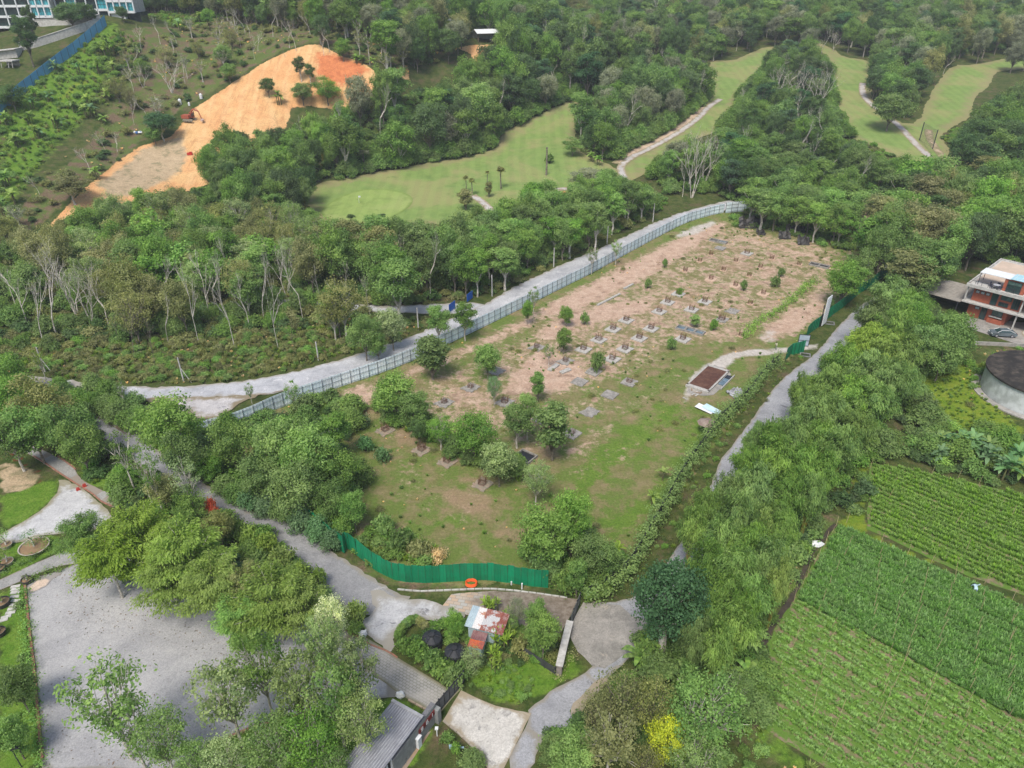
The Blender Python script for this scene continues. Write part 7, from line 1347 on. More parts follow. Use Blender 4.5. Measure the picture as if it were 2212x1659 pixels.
# ---- dead and bare trees that stand out
for base,top,rp,pr,lb in (((125,730),(60,568),66,'bare_b','great dead pale limbed tree at the left, leaning over the bank'),((168,690),(165,570),64,'bare_c','many stemmed grey fan of a bare tree left of the green gap'),((95,745),(20,600),44,'bare_a','pale bare tree at the far left of the bank'),
    ((289,768),(255,650),34,'bare_d','thin leafless grey tree standing low on the bank'),((336,795),(300,690),26,'bare_d','thinnest leafless tree, nearest the bend of the road'),((430,741),(395,570),30,'bare_e','white dead tree, left of the middle three'),((507,755),(485,560),30,'bare_e','white dead tree with crossing limbs, tallest of the middle three'),((455,690),(440,545),34,'bare_e','white forked dead crown behind the middle three'),
    ((601,751),(592,590),26,'bare_e','straight pale dead trunk with a fork at the top'),((572,700),(555,560),36,'bare_b','grey bare tree behind the straight dead trunk'),((692,655),(680,572),12,'bare_e','short row of white dead stems above the young trees'),((752,655),(745,565),16,'bare_e','Y shaped white dead trunk left of the big leafy tree'),((620,640),(620,530),38,'bare_c','wide greyish bare crown in the middle of the woods'),
    ((822,305),(818,180),30,'bare_b','white bare crowned tree at the foot of the cut slope'),((1006,278),(1006,205),11,'bare_e','pair of slim bare stems in front of the ivy covered tree'),((1020,275),(1030,238),14,'bare_b','small bare leaning branches beside the ivy covered tree'),((1354,307),(1366,200),22,'bare_e','tall white dead tree in the woods between the fairways'),((1307,300),(1306,250),8,'bare_e','slim dead stem left of the tall white dead tree'),
    ((1474,425),(1474,318),20,'bare_e','tall white dead tree by the far end of the gravel road'),((1494,427),(1510,285),42,'bare_c','big fan of pale dead limbs at the end of the gravel road'),((1520,400),(1530,290),34,'bare_c','second fan of pale dead limbs behind the first'),((1677,225),(1677,145),38,'bare_c','left part of the grey bare grove between two fairways'),((1720,230),(1715,150),38,'bare_c','middle part of the grey bare grove between two fairways'),((1765,240),(1768,150),36,'bare_c','right part of the grey bare grove between two fairways'),
    ((1700,200),(1695,130),30,'bare_b','far part of the grey bare grove'),((1722,110),(1722,66),22,'bare_b','grey bare tree at the head of the long fairway'),((1752,125),(1752,85),22,'bare_b','grey bare tree right of the fairway head'),((1507,135),(1509,95),20,'bare_b','grey bare tree at the fairway corner'),((1500,165),(1499,125),18,'bare_b','low grey bare tree beside the fairway corner'),((1750,372),(1757,290),16,'bare_e','tall slim bare tree, left of a pair behind the site'),((1732,365),(1740,300),12,'bare_e','slim bare stem left of the pair behind the site'),
    ((1790,380),(1788,310),22,'bare_b','pale bare branches right of the pair behind the site'),((1687,330),(1687,280),14,'bare_b','grey bare crown in the middle of the far thicket'),((1592,295),(1593,255),14,'bare_d','bare crown at the lower edge of the far fairway'),((1948,170),(1949,135),14,'bare_b','small bare crown on the wooded island in the fairways'),((2037,160),(2040,120),15,'bare_b','bare white branches at the top of the right fairway'),((2073,50),(2073,15),16,'bare_b','bare crown in the top right woods'),((1590,110),(1575,60),24,'bare_b','bare crown in the woods above the far fairway'),
    ((372,200),(369,130),42,'bare_c','greyish many limbed bare tree on the brown hillside'),((196,372),(185,320),26,'bare_a','bare tree with leaning limbs at the lower hillside track'),((86,420),(74,380),20,'bare_a','bare pale tree at the bottom of the hillside'),((255,330),(248,290),24,'bare_b','bare tree beside the stump on the hillside'),((551,130),(552,75),10,'bare_e','slim dead trunk at the top of the cut slope'),((655,310),(650,250),10,'bare_e','slim pale stem beside the ferns at the cut slope'),((605,290),(610,245),10,'bare_d','bare crooked stem below the cut slope'),
    ((1870,960),(1872,930),24,'bare_d','small leafless grey shrub beside the banana thicket'),((900,245),(905,200),12,'bare_d','dead brown branches in the forest below the cutting'),((1200,195),(1205,140),30,'bare_b','bare grey crown in the forest above the first fairway')):
    TB(pr, base, top, rp, None, lb)
for base,top,rp,pr,side in (((200,700),(205,580),46,'bare_c','left'),((240,715),(235,600),40,'bare_b','left'),((60,700),(70,585),36,'bare_e','left'),((310,770),(290,680),24,'bare_d','left'),((265,765),(240,665),24,'bare_d','left'),((365,745),(362,640),24,'bare_b','middle'),((540,715),(530,590),30,'bare_e','middle'),((655,690),(650,560),32,'bare_b','right'),((585,760),(575,700),14,'bare_d','right'),((640,765),(630,700),16,'bare_d','right'),((800,690),(800,590),26,'bare_b','right'),((930,650),(940,500),26,'bare_b','right'),((870,620),(865,500),28,'bare_b','right'),((130,640),(150,520),40,'bare_c','left'),((1640,330),(1640,270),20,'bare_b','far'),((1800,110),(1800,70),20,'bare_c','far'),((1860,60),(1862,20),16,'bare_b','far'),((1440,150),(1440,105),18,'bare_b','far'),((2100,120),(2105,75),18,'bare_b','far'),((640,110),(640,40),22,'bare_a','hill'),((590,80),(590,10),20,'bare_b','hill'),((520,100),(515,40),20,'bare_a','hill'),((310,190),(305,140),22,'bare_c','hill'),((700,120),(700,60),14,'bare_e','hill'),((290,270),(280,215),18,'bare_a','hill'),((400,180),(398,125),20,'bare_b','hill')):
    TB(pr, base, top, rp, None, {'left':'pale bare tree in the dead grove at the left of the mixed woods','middle':'pale bare tree in the middle of the mixed woods','right':'pale bare tree in the right half of the mixed woods','far':'grey bare tree in the far woods around the fairways','hill':'pale bare tree on the brown hillside above the cut'}[side], {'left':'dead grove on the left','middle':'bare trees in the mixed woods','right':'bare trees in the right half of the woods','far':'bare trees in the far woods','hill':'bare trees on the hillside'}[side])
# big leafy ones in the forest
for a_ in [('dense_a',1028,222,42,20,'bright','big ivy covered bright green tree at the edge of the first fairway'),('broad_c',925,262,44,19,'dark','dark round crowned giant left of the ivy covered tree'),('broad_b',742,290,40,17,'dark','dark glossy tree at the left end of the forest wall'),('dense_a',345,262,34,9,'deep','dark round tree beside the slope track, larger of two'),('broad_e',331,288,19,6,'mid','brighter small round tree attached to the dark round tree'),
    ('broad_c',577,182,18,7,'dark','dark bush tree on the bare orange slope'),('broad_c',652,195,26,8,'mid','rounded tree in the middle of the bare orange slope'),('broad_d',646,138,14,9,'dark','small double crowned tree high on the orange slope'),('broad_d',668,152,12,8,'dark','slim dark tree beside the double crowned one'),('broad_a',705,190,30,9,'mid','leafy tree at the lower right of the bare slope'),
    ('tall_b',50,70,22,17,'dark','tall dark conifer like tree in front of the office building'),('tall_b',62,40,14,14,'dark','slim dark tree right behind the tall one at the office building'),('broad_a',22,205,32,8,'dark','dark tree at the left edge in front of the blue hoarding'),('broad_c',150,25,38,10,'dark','dark tree in front of the middle of the office building'),('broad_c',192,25,16,8,'dark','slim dark tree before the right wing of the office building'),('broad_c',262,25,14,6,'dark','small dark tree at the base of the office tower'),
    ('broad_c',1275,382,46,8,'grey','wide grey green rounded tree on the fairway mound'),('broad_a',1238,313,24,6,'mid','round bush tree at the corner of the first fairway'),('shrub_b',1150,404,19,3.5,'mid','low star shaped bush on the lower fairway'),('shrub_a',1187,340,12,4,'mid','small bush beside the dead palm trunk'),
    ('column_a',1005,425,15,7,'olive','dense dark cordyline like bush beside the cart path'),('column_a',1056,405,7,5.5,'olive','slim reddish green palm bush on the fairway, lower of two'),('broad_c',1928,270-40,46,14,'mid','rounded tree filling the tip of the wooded island in the fairways'),
    ('broad_e',480,115,22,8,'bright','bright tree on the brown hillside above the slope'),('broad_c',692,55,22,12,'dark','dark upright tree at the top of the hillside'),('broad_d',150,400,40,8,'olive','olive umbrella tree on the lower hillside')]:
    T(*a_[:6], label=a_[6])
for x,y,lb,r,h_ in ((1035,1100,'slim brown headed palm on the fairway, tallest of the group',1.8,8),(808,1150,'thin small palm behind the dense cordyline bush',1.2,6),(848,1170,'feathery palm beside the dense cordyline bush',1.4,6),(947,1115,'thin small palm behind the slim palm bush',1.0,5)): p_ = at(*zc(2)(x,y), h_*.7); plant('palm_b', p_, r, h_, 'olive', label=lb)
for x,y,lb in ((70,1395,'small dark palm at the lower edge of the putting green, left one'),(265,1390,'small dark palm at the lower edge of the putting green, right one')): p_ = at(*zc(2)(x,y), 3); plant('palm_b', p_, 1.6, 4.2, 'dark', label=lb)
for x,y,lb in ((1630,90,'grey green royal palm in the dark trees beside the carport'),): p_ = at(*zc(6)(x,y), 6); plant('palm_a', p_, 4.2, 8, 'grey', label=lb)
for x,y in ((960,850),(150,1030),(980,870),(1000,300)): p_ = at(*zc(2)(x,y), 3); plant('palm_a', p_, 3.2, 6.5, 'grey', label='grey green palm at the foot of the forest wall along the first fairway', group='palms at the forest edge')
for x,y in zip(*[iter([240,600,350,760,390,790,600,720,560,690,640,760,230,830,260,850,90,900,60,890,640,1090,40,1250,60,1400,360,420,700,280,660,320,720,300,620,310,540,640,480,660,520,700,200,640,300,620,620,420,700,420,500,420,1100,130,1120,150,1800,620,30,760,170,750,880,320,1300,100,700,560,690,600,20,1150,30,1330])]*2):
    p_ = at(*zc(1)(x,y), 2.5); plant(random.choice(('banana_b','banana_c')), p_, random.uniform(3.0,4.2), random.uniform(4.5,6.0), random.choice(('blue','bright','lime','mid')), label='banana clump on the green slope below the blue hoarding', group='banana clumps on the left hillside')
for x,y in ((160,370),(190,385),(80,365),(310,350),(1600,960),(1640,990),(1680,1010),(500,300),(470,320)): p_ = at(*zc(2)(x,y), 2.5); plant('banana_c', p_, 3.2, 4.5, 'bright', label='banana clump at the edge of the woods around the fairways', group='bananas at the wood edges')
for x,y in ((1040,790),(250,845),(300,850),(1010,790)): p_ = at(*zc(3)(x,y), 2.5); plant('banana_b', p_, 3.4, 4.5, 'blue', label='blue green banana clump in the far thicket between the fairways', group='bananas in the far thicket')
# ---------- woods: every tree placed in the world, the nearest as trees of their own
for q_ in zp(3,[(1215,1370),(1190,1430),(1150,1500),(1115,1560),(1090,1610)]): p_ = at(*q_); TREES.append((p_.x, p_.y, 4))
WOODS = []
for q_, r_ in (((969,63),9),((965,85),8),((1049,88),10),((1045,110),9),((1040,125),8)):
    p_ = at(*q_); TREES.append((p_.x, p_.y, r_))
def woods(pts, s, kinds, rr, hh, label, group, h=8, excl=(), world=None, skip=1.0):
    P_ = world or wp(pts, h); ex = list(EXCL)+list(excl)
    for x, y in scatter(P_, s, ex):
        pr, lf = kinds[RNG.integers(len(kinds))]; r = RNG.uniform(*rr); 
        if any((x-a)**2+(y-b)**2 < ((r+c)*.42*skip)**2 for a, b, c in TREES): continue
        WOODS.append((x, y, pr, lf, r, RNG.uniform(*hh), label, group))
MIX = [('broad_f','mid'),('broad_g','mid'),('broad_h','bright'),('broad_g','bright'),('broad_b','bright'),('broad_c','dark'),('broad_d','mid'),('tall_a','mid'),('tall_b','dark'),('broad_e','mid'),('broad_a','olive'),('tall_a','olive')]
MIXD = [('broad_f','dark'),('broad_g','mid'),('broad_h','mid'),('broad_f','mid'),('broad_c','dark'),('tall_b','dark'),('broad_d','mid'),('broad_a','mid'),('tall_a','mid'),('broad_b','mid'),('dense_a','mid'),('tall_b','deep'),('bare_b',None),('broad_c','grey')]
PALE = [('broad_f','olive'),('broad_g','bright'),('broad_h','mid'),('broad_a','mid'),('broad_a','olive'),('open_b','pale'),('fine_a','olive'),('fine_a','pale'),('broad_d','bright'),('fine_b','olive'),('bare_b',None),('broad_b','mid')]
woods([(0,560),(90,520),(170,470),(270,455),(400,440),(470,440),(560,465),(660,485),(700,515),(760,540),(740,640),(720,690),(600,690),(450,680),(300,685),(150,690),(0,730)], 6.2, PALE, (3.0,4.4), (9,14), 'pale olive tree in the mixed woods above the gravel road', 'trees in the mixed woods above the gravel road', 7)
woods([(700,515),(830,505),(960,500),(1000,520),(1000,600),(960,640),(900,655),(820,655),(740,680),(730,600)], 6.0, [('broad_a','mid'),('broad_c','mid'),('fine_a','olive'),('tall_a','mid'),('broad_d','olive')], (3.4,4.8), (12,16), 'tall full crowned tree in the woods left of the side track', 'tall trees left of the side track', 9)
woods([(1000,520),(1030,470),(1100,440),(1230,405),(1330,400),(1405,410),(1410,440),(1340,475),(1230,530),(1130,560),(1050,600),(1000,610)], 5.2, [('broad_a','mid'),('broad_d','mid'),('tall_a','bright'),('tall_a','mid'),('broad_b','mid')], (2.8,3.8), (10,14), 'slim stemmed green tree in the belt between the gravel road and the fairway', 'tree belt beside the gravel road', 8)
woods([(0,455),(110,500),(180,470),(90,520),(0,560)], 7, PALE, (2.6,3.6), (6,9), 'low tree below the end of the cut slope', 'low trees below the cut slope', 5)
woods(zp(1,[(1330,930),(1420,860),(1700,870),(1850,900),(2010,760),(2212,740),(2212,1250),(2000,1230),(1850,1300),(1700,1330),(1500,1330),(1340,1250),(1330,1050)]), 5.6, [('broad_b','mid'),('tall_b','mid'),('broad_c','dark'),('bamboo_b','mid'),('broad_a','mid'),('bamboo_a','bright')], (3.0,4.4), (10,16), 'tree in the dense wood between the cut slope and the fairway', 'dense wood below the cut slope', 8)
woods([(735,250),(760,215),(830,195),(900,185),(990,185),(1010,140),(1060,120),(1100,70),(1180,60),(1250,90),(1310,120),(1312,180),(1260,205),(1150,245),(1085,270),(1060,300),(970,320),(850,335),(735,345)], 7.0, MIXD, (3.6,5.6), (13,20), 'forest tree on the slope above the first fairway', 'forest above the first fairway', 10)
woods(zp(1,[(420,1500),(720,1450),(930,1370),(1150,1310),(1330,1300),(1650,1370),(1960,1300),(2000,1420),(1500,1480),(1000,1500),(500,1560),(250,1560)]), 6, PALE+MIX[:3], (2.8,4.0), (7,11), 'tree at the foot of the cut slope', 'trees at the foot of the cut slope', 6)
woods([(1268,215),(1310,185),(1380,135),(1480,125),(1515,150),(1525,200),(1500,230),(1440,268),(1370,295),(1320,315),(1270,295),(1255,250)], 7.0, MIXD, (3.6,5.2), (12,18), 'tree in the wooded island left of the second fairway', 'wooded island left of the second fairway', 9)
woods([(1600,215),(1640,175),(1680,115),(1740,110),(1785,160),(1785,230),(1795,280),(1820,310),(1880,345),(1950,370),(1900,400),(1840,400),(1760,395),(1700,395),(1600,395),(1540,385),(1450,360),(1430,345),(1490,310),(1560,300),(1590,270)], 6.6, MIXD+[('bare_b',None),('bare_d',None)], (3.2,4.8), (9,15), 'tree in the far thicket between the site and the fairways', 'far thicket behind the site', 7)
woods([(1905,400),(1990,380),(2080,375),(2140,350),(2290,340),(2290,540),(2212,520),(2150,520),(2070,560),(1990,590),(1925,560),(1895,520),(1890,460)], 6.4, MIX, (3.6,5.2), (11,16), 'tall tree in the woods right of the site', 'woods right of the site', 9)
woods([(1600,400),(1680,390),(1760,395),(1850,395),(1862,420),(1855,470),(1800,480),(1700,455),(1610,440)], 5.6, [('broad_a','mid'),('broad_b','mid'),('broad_d','bright'),('tall_a','mid')], (3.2,4.4), (10,13), 'tree on the overgrown mound at the far end of the site', 'trees on the far mound', 7)
woods([(2135,238),(2165,212),(2290,185),(2290,330),(2120,345),(2070,320),(2085,290),(2110,270)], 6.4, MIXD[:6], (3.6,5.0), (10,15), 'tree in the woods right of the last fairway', 'woods right of the last fairway', 8)
woods([(1895,150),(1905,125),(1950,130),(1995,160),(1975,215),(1955,240),(1925,235),(1885,200)], 6.2, MIXD[:6]+[('broad_b','bright')], (3.8,5.2), (11,15), 'tree in the wooded island between the two right fairways', 'wooded island between the right fairways', 8)
TOPW = [(830,95),(800,50),(700,20),(500,-5),(-40,-20),(2300,-20),(2300,98),(2170,108),(2060,125),(2000,135),(1890,115),(1815,95),(1755,75),(1690,78),(1600,95),(1530,115),(1450,95),(1380,105),(1320,100),(1260,65),(1180,50),(1100,45),(1040,75),(960,85),(900,100)]
woods(TOPW, 8.0, MIXD+[('broad_c','grey'),('broad_a','olive')], (3.8,5.6), (12,18), 'tree in the forest along the top of the picture', 'forest along the top', 10)
woods(None, 9.5, MIXD, (4.2,5.8), (12,17), 'tree in the far forest', 'far forest', world=[(-240,385),(420,470),(480,640),(-420,640),(-330,400)])
woods(zp(1,[(700,250),(1000,180),(1500,60),(2212,100),(2212,330),(2000,260),(1800,310),(1500,480),(1150,620),(900,820),(560,1100),(250,1360),(0,1560),(0,1350),(250,1150),(500,900),(650,700),(800,450)]), 8.5, [('scraggy_a','olive'),('scraggy_a','grey'),('bare_b',None),('bare_d',None),('fine_b','olive'),('broad_e','mid'),('bare_a',None)], (2.2,3.6), (6,9.5), 'sparse thin tree on the brown hillside', 'sparse trees on the brown hillside', 5)
woods(zp(2,[(0,120),(300,100),(600,180),(560,270),(350,400),(220,400),(0,330)]), 9, [('scraggy_a','mid'),('scraggy_a','olive'),('broad_d','mid')], (2.4,3.6), (8,12), 'thin pale trunked tree on the brown upper hillside', 'pale trunked trees on the upper hillside', 7)
woods(zp(1,[(-200,60),(0,30),(830,0),(850,60),(600,90),(300,60),(0,130)]), 9, [('broad_a','mid'),('broad_c','dark')], (3,4), (7,10), 'tree beyond the office building', 'trees beyond the office building', 5, world=[(-260,330),(-60,345),(-50,400),(-330,400)])
woods([(2090,500),(2212,480),(2290,520),(2290,560),(2230,550),(2150,540),(2095,560),(2060,590),(2030,580),(1990,610),(1960,600),(2000,570)], 6.2, [('broad_c','mid'),('broad_a','mid'),('broad_b','dark')], (3.4,4.6), (9,12), 'dark tree behind the brick house', 'dark trees behind the brick house', 7)
woods(None, 7.5, MIX, (3.4,4.6), (8,12), 'tree beyond the left picture edge', 'trees left of the picture', world=[(-150,60),(-100,85),(-118,140),(-160,150),(-200,100)])
# nearest first; past the first few hundred the rest becomes one mass
WOODS.sort(key=lambda q_: math.hypot(q_[0], q_[1]))
def grid_limit():
    far = []; cnt = {}
    for q_ in WOODS:
        nm = NAMES.get(q_[2][:4], ('broadleaf_tree',''))[0]; cnt[nm] = cnt.get(nm, 0)
        x, y, pr, lf, r, h_, lb, gr = q_; z_ = tz(x, y); p_ = Vector((x, y, z_)); dp = depth(p_+Vector((0,0,h_/2))); vx = CX+F*x/dp; vis = -60 < vx < 2272 and y < 520
        lim = {'broadleaf_tree': 300-95, 'bare_tree': 120, 'bamboo_clump': 60}.get(nm, 200)
        look = 'bare grey branched' if pr[:4] == 'bare' else {'mid':'mid green','bright':'bright green','dark':'dark green','deep':'very dark','olive':'olive green','pale':'pale green','grey':'grey green',None:'green'}[lf]+({'fine':' fine leaved','tall':' tall','open':' airy','scra':' scraggy','bamb':' bamboo like'}.get(pr[:4], ' full crowned'))
        lb = look+' '+lb.replace('pale olive ', '').replace('tall full crowned ', '').replace('slim stemmed green ', '').replace('sparse thin ', '').replace('thin pale trunked ', '').replace('low ', '')
        if vis and cnt[nm] < lim: cnt[nm] += 1; plant(pr, p_, r, h_, lf, label=lb, group=gr)
        else: far.append(q_)
    return far
NEARLY = len(WOODS); FAR = grid_limit(); print('woods', NEARLY, 'far', len(FAR))
# ---------- masses: instanced leafy clumps that nobody could count
def mass(name, items, rows, label, cat):
    """items: prototype meshes; rows: (x, y, z, item index, sx, sz, rz, tilt)"""
    col = bpy.data.collections.new(name+'_kinds')
    for i, (pr, lf) in enumerate(items):
        P_ = PRO[pr]; m_ = arr_mesh('%s_kind_%02d' % (name, i), P_['P'], P_['T'], [L[lf] if lf else P_['mat'], P_['bark']], P_['wood']); o = bpy.data.objects.new('%s_kind_%02d' % (name, i), m_); col.objects.link(o)
    A = np.array(rows, float); me_ = bpy.data.meshes.new(name); me_.vertices.add(len(A)); me_.vertices.foreach_set('co', A[:,:3].astype(np.float32).ravel())
    a1 = me_.attributes.new('kind_index', 'INT', 'POINT'); a1.data.foreach_set('value', A[:,3].astype(np.int32))
    a2 = me_.attributes.new('size', 'FLOAT_VECTOR', 'POINT'); a2.data.foreach_set('vector', np.stack([A[:,4],A[:,4],A[:,5]],1).astype(np.float32).ravel())
    a3 = me_.attributes.new('turn', 'FLOAT_VECTOR', 'POINT'); a3.data.foreach_set('vector', np.stack([A[:,7],A[:,7]*0,A[:,6]],1).astype(np.float32).ravel()); me_.update()
    o = link(name, me_); ng = bpy.data.node_groups.new(name, 'GeometryNodeTree'); ng.interface.new_socket('Geometry', in_out='INPUT', socket_type='NodeSocketGeometry'); ng.interface.new_socket('Geometry', in_out='OUTPUT', socket_type='NodeSocketGeometry')
    gi = ng.nodes.new('NodeGroupInput'); go = ng.nodes.new('NodeGroupOutput'); ip = ng.nodes.new('GeometryNodeInstanceOnPoints'); ci = ng.nodes.new('GeometryNodeCollectionInfo'); ci.inputs['Collection'].default_value = col; ci.inputs['Separate Children'].default_value = True; ci.inputs['Reset Children'].default_value = True
    def na(nm, ty): x = ng.nodes.new('GeometryNodeInputNamedAttribute'); x.data_type = ty; x.inputs['Name'].default_value = nm; return x.outputs[0]
    er = ng.nodes.new('FunctionNodeEulerToRotation'); ng.links.new(na('turn','FLOAT_VECTOR'), er.inputs[0])
    ng.links.new(gi.outputs[0], ip.inputs['Points']); ng.links.new(ci.outputs[0], ip.inputs['Instance']); ip.inputs['Pick Instance'].default_value = True
    ng.links.new(na('kind_index','INT'), ip.inputs['Instance Index']); ng.links.new(er.outputs[0], ip.inputs['Rotation']); ng.links.new(na('size','FLOAT_VECTOR'), ip.inputs['Scale']); ng.links.new(ip.outputs[0], go.inputs[0])
    md = o.modifiers.new('scatter', 'NODES'); md.node_group = ng; tag(o, label, kind='stuff'); return o
keys = sorted({(q_[2], q_[3]) for q_ in FAR}, key=str); rows = []
for x, y, pr, lf, r, h_, lb, gr in FAR: rows.append((x, y, tz(x, y), keys.index((pr, lf)), r/PRO[pr]['R'], h_/PRO[pr]['h'], random.uniform(0,6.28), 0))
mass('far_forest', keys, rows, 'unbroken forest canopy across the top of the picture', 'forest')
SH = [('shrub_a','mid'),('shrub_b','bright'),('shrub_c','dark'),('shrub_d','olive'),('bush_a','mid'),('tuft_c','lime'),('tuft_b','straw'),('shrub_a','olive'),('tuft_c','olive'),('tuft_c','mid')]
rows = []
def under(pts, s, kinds, sc=(.7,1.4), world=None, h=0.0, extra=()):
    P_ = world or wp(pts, h); Q = scatter(P_, s, EXCL+list(extra), .85); Z = tz(Q[:,0], Q[:,1]) if len(Q) else []
    for (x, y), z_ in zip(Q, Z): k = kinds[RNG.integers(len(kinds))]; s_ = RNG.uniform(*sc); rows.append((x, y, z_, k, s_, s_*RNG.uniform(.7,1.2), RNG.uniform(0,6.28), 0))
FW = [[0,2,4,3],[0,1,2,4],[0,2,7,3]]
under([(0,560),(90,500),(170,470),(270,455),(400,440),(560,465),(700,500),(960,490),(1100,440),(1330,400),(1410,410),(1440,440),(1400,470),(1250,545),(1050,640),(960,650),(740,690),(600,720),(400,735),(200,740),(0,790)], 2.6, [0,2,3,4,7], (.9,1.8))
under([(0,780),(60,740),(200,730),(400,730),(600,715),(735,680),(850,690),(960,690),(880,725),(740,765),(640,798),(480,828),(290,832),(150,818),(60,805),(0,812)], 1.0, [8,9,8,6,8,9,5,3,1,7], (.45,1.0))
under([(1060,640),(1180,570),(1300,520),(1450,440),(1430,430),(1280,500),(1130,570),(1040,630)], 1.2, [8,5,9,1,8], (.5,1.0))
under(zp(1,[(1330,930),(1700,870),(2212,740),(2212,1250),(1950,1250),(1950,1500),(500,1600),(250,1560),(420,1430),(1200,1260),(1340,1200)]), 2.8, [0,1,2,4], (1,2))
under([(735,250),(830,200),(990,185),(1060,120),(1100,70),(1250,90),(1330,120),(1330,190),(1270,215),(1150,255),(1085,290),(1075,325),(970,345),(850,365),(735,395)], 3.0, [0,1,2,4], (1.1,2.2))
under([(1260,215),(1310,175),(1480,125),(1525,150),(1530,205),(1500,240),(1370,335),(1320,345),(1265,320),(1250,250)], 3.0, [0,1,2,4], (1.1,2))
under([(1600,215),(1690,105),(1785,160),(1795,280),(1840,330),(1960,370),(2100,380),(2290,340),(2290,600),(2100,560),(1990,620),(1900,580),(1895,470),(1870,400),(1850,470),(1600,455),(1560,420),(1430,420),(1400,370),(1430,345),(1560,300)], 3.0, [0,1,2,4,0], (1.0,2.0))
under([(1870,310),(1940,340),(1980,362),(1950,375),(1860,350),(1800,320),(1805,300)], 2.0, [1,5,3], (.6,1.2))
under([(1570,470),(1640,440),(1720,460),(1850,470),(1860,545),(1820,545),(1740,520),(1660,500),(1590,490)], 2.0, [1,1,3,5,0], (.6,1.25))
under([(2050,285),(2120,260),(2290,200),(2290,380),(2120,390),(2085,370),(2070,330),(2035,300)], 2.4, [1,5,5,0], (.9,1.6))
under(TOPW, 4.2, [0,2,4], (1.4,2.6), h=0); under(zp(3,[(200,390),(0,400),(-150,350),(-100,290),(100,330),(300,340)]), 3, [0,1,4], (1,2))
under(zp(1,[(700,250),(1200,120),(2212,90),(2212,330),(2000,270),(1800,320),(1500,500),(1200,680),(900,900),(560,1180),(300,1400),(0,1600),(0,1300),(500,950),(700,700)]), 4.4, [6,3,7,2], (.6,1.5))
under(zp(1,[(-100,720),(350,440),(730,130),(1000,100),(1400,60),(1400,110),(1000,200),(700,700),(560,760),(350,950),(150,1250),(-100,1450)]), 1.9, [5,9,9,1,5,8], (.6,1.3))
under(zp(2,[(0,120),(300,100),(700,100),(1000,220),(740,330),(600,420),(250,450),(0,340)]), 4, [6,3,0,7,2], (.8,1.8))
RB = [(1905,655),(1990,640),(2075,700),(2080,790),(1990,810),(1960,870),(2100,900),(2290,980),(2290,1070),(2160,1065),(1975,1010),(1865,1000),(1865,1120),(1800,1110),(1740,1190),(1680,1300),(1640,1400),(1690,1430),(1660,1520),(1620,1580),(1500,1450),(1400,1460),(1390,1400),(1470,1280),(1600,1100),(1750,850)]
TG = [(2080,800),(2110,770),(2212,740),(2290,740),(2290,800),(2150,800),(2125,850),(2110,920),(2060,930),(2070,860)]
under(RB, 2.2, [0,1,2,4,0], (.8,1.6), extra=[wp(LUSH_R), wp(TG)]); under(zp(6,[(1500,760),(1700,650),(1950,700),(1960,900),(2150,1080),(2212,1100),(2212,1200),(2000,1130),(1700,1100),(1500,900)]), 1.15, [5,5,9,5], (.30,.65))
under([(2080,800),(2110,770),(2212,740),(2290,740),(2290,770),(2150,790),(2120,850),(2110,900),(2080,900)], 1.9, [6,5,3,1], (.5,1))
under([(1620,1560),(1700,1480),(1640,1400),(1500,1480),(1450,1668),(1780,1668)], 1.7, [5,1,0,6,5], (.5,1.2))
under([(1160,1590),(1240,1500),(1400,1460),(1500,1480),(1480,1668),(1150,1668)], 2.2, [0,2,4], (.7,1.5))
under([(430,945),(560,900),(740,860),(800,890),(740,960),(780,1050),(760,1160),(620,1110),(500,1060),(420,1000)], 2.2, [0,1,2,4], (.8,1.6)); under([(756,1175),(800,1140),(870,1150),(950,1190),(925,1235),(862,1246),(800,1215)], 1.2, [5,5,1,0], (.5,1.1))
under([(300,860),(285,880),(200,870),(110,845),(80,860),(140,900),(240,960),(340,1030),(420,1085),(440,1065),(340,985),(280,935),(330,930),(420,950),(430,920),(330,900)], 2.0, [0,1,4], (.7,1.3)) if False else None
under([(95,836),(240,856),(300,880),(430,915),(440,960),(520,1030),(480,1062),(400,1018),(330,968),(262,918),(200,882)], 1.9, [0,1,4,2], (.7,1.4))
under([(0,820),(60,835),(130,880),(280,985),(400,1080),(560,1165),(640,1220),(700,1290),(720,1330),(640,1310),(560,1270),(430,1190),(300,1120),(250,1110),(240,1080),(170,1010),(70,940),(0,930)], 2.0, [0,1,2,1,4], (.7,1.4))
under([(240,1120),(300,1110),(430,1180),(560,1260),(700,1320),(690,1345),(560,1300),(400,1240),(280,1200),(200,1190)], 2.2, [0,1,2], (.6,1.2))
under([(800,850),(905,890),(1010,960),(1100,1010),(1140,1020),(1120,1040),(1060,1030),(960,985),(880,935),(800,895)], 1.7, [0,1,4,5], (.6,1.2)); under([(1140,1230),(1150,1180),(1240,1140),(1310,1180),(1350,1215),(1320,1265),(1240,1290),(1195,1265)], 1.8, [0,1,4,5], (.7,1.4))
under([(1330,1250),(1390,1190),(1450,1080),(1560,930),(1690,790),(1740,735),(1730,780),(1640,880),(1540,1010),(1460,1140),(1400,1250),(1350,1320)], 1.5, [5,3,1], (.25,.55)); under([(1450,1180),(1530,1070),(1545,1090),(1480,1200),(1420,1290),(1400,1280)], 1.6, [0,2,5], (.5,.9))
under(zp(8,[(800,1090),(900,960),(1150,960),(1250,1100),(1270,1200),(1130,1250),(950,1200)]), .75, [1,5], (.20,.42)); under(zp(8,[(560,780),(700,700),(850,700),(1200,700),(1450,800),(1380,960),(1200,980),(900,980),(700,1100),(500,950),(350,880)]), 1.2, [0,1,2,3], (.4,.9))
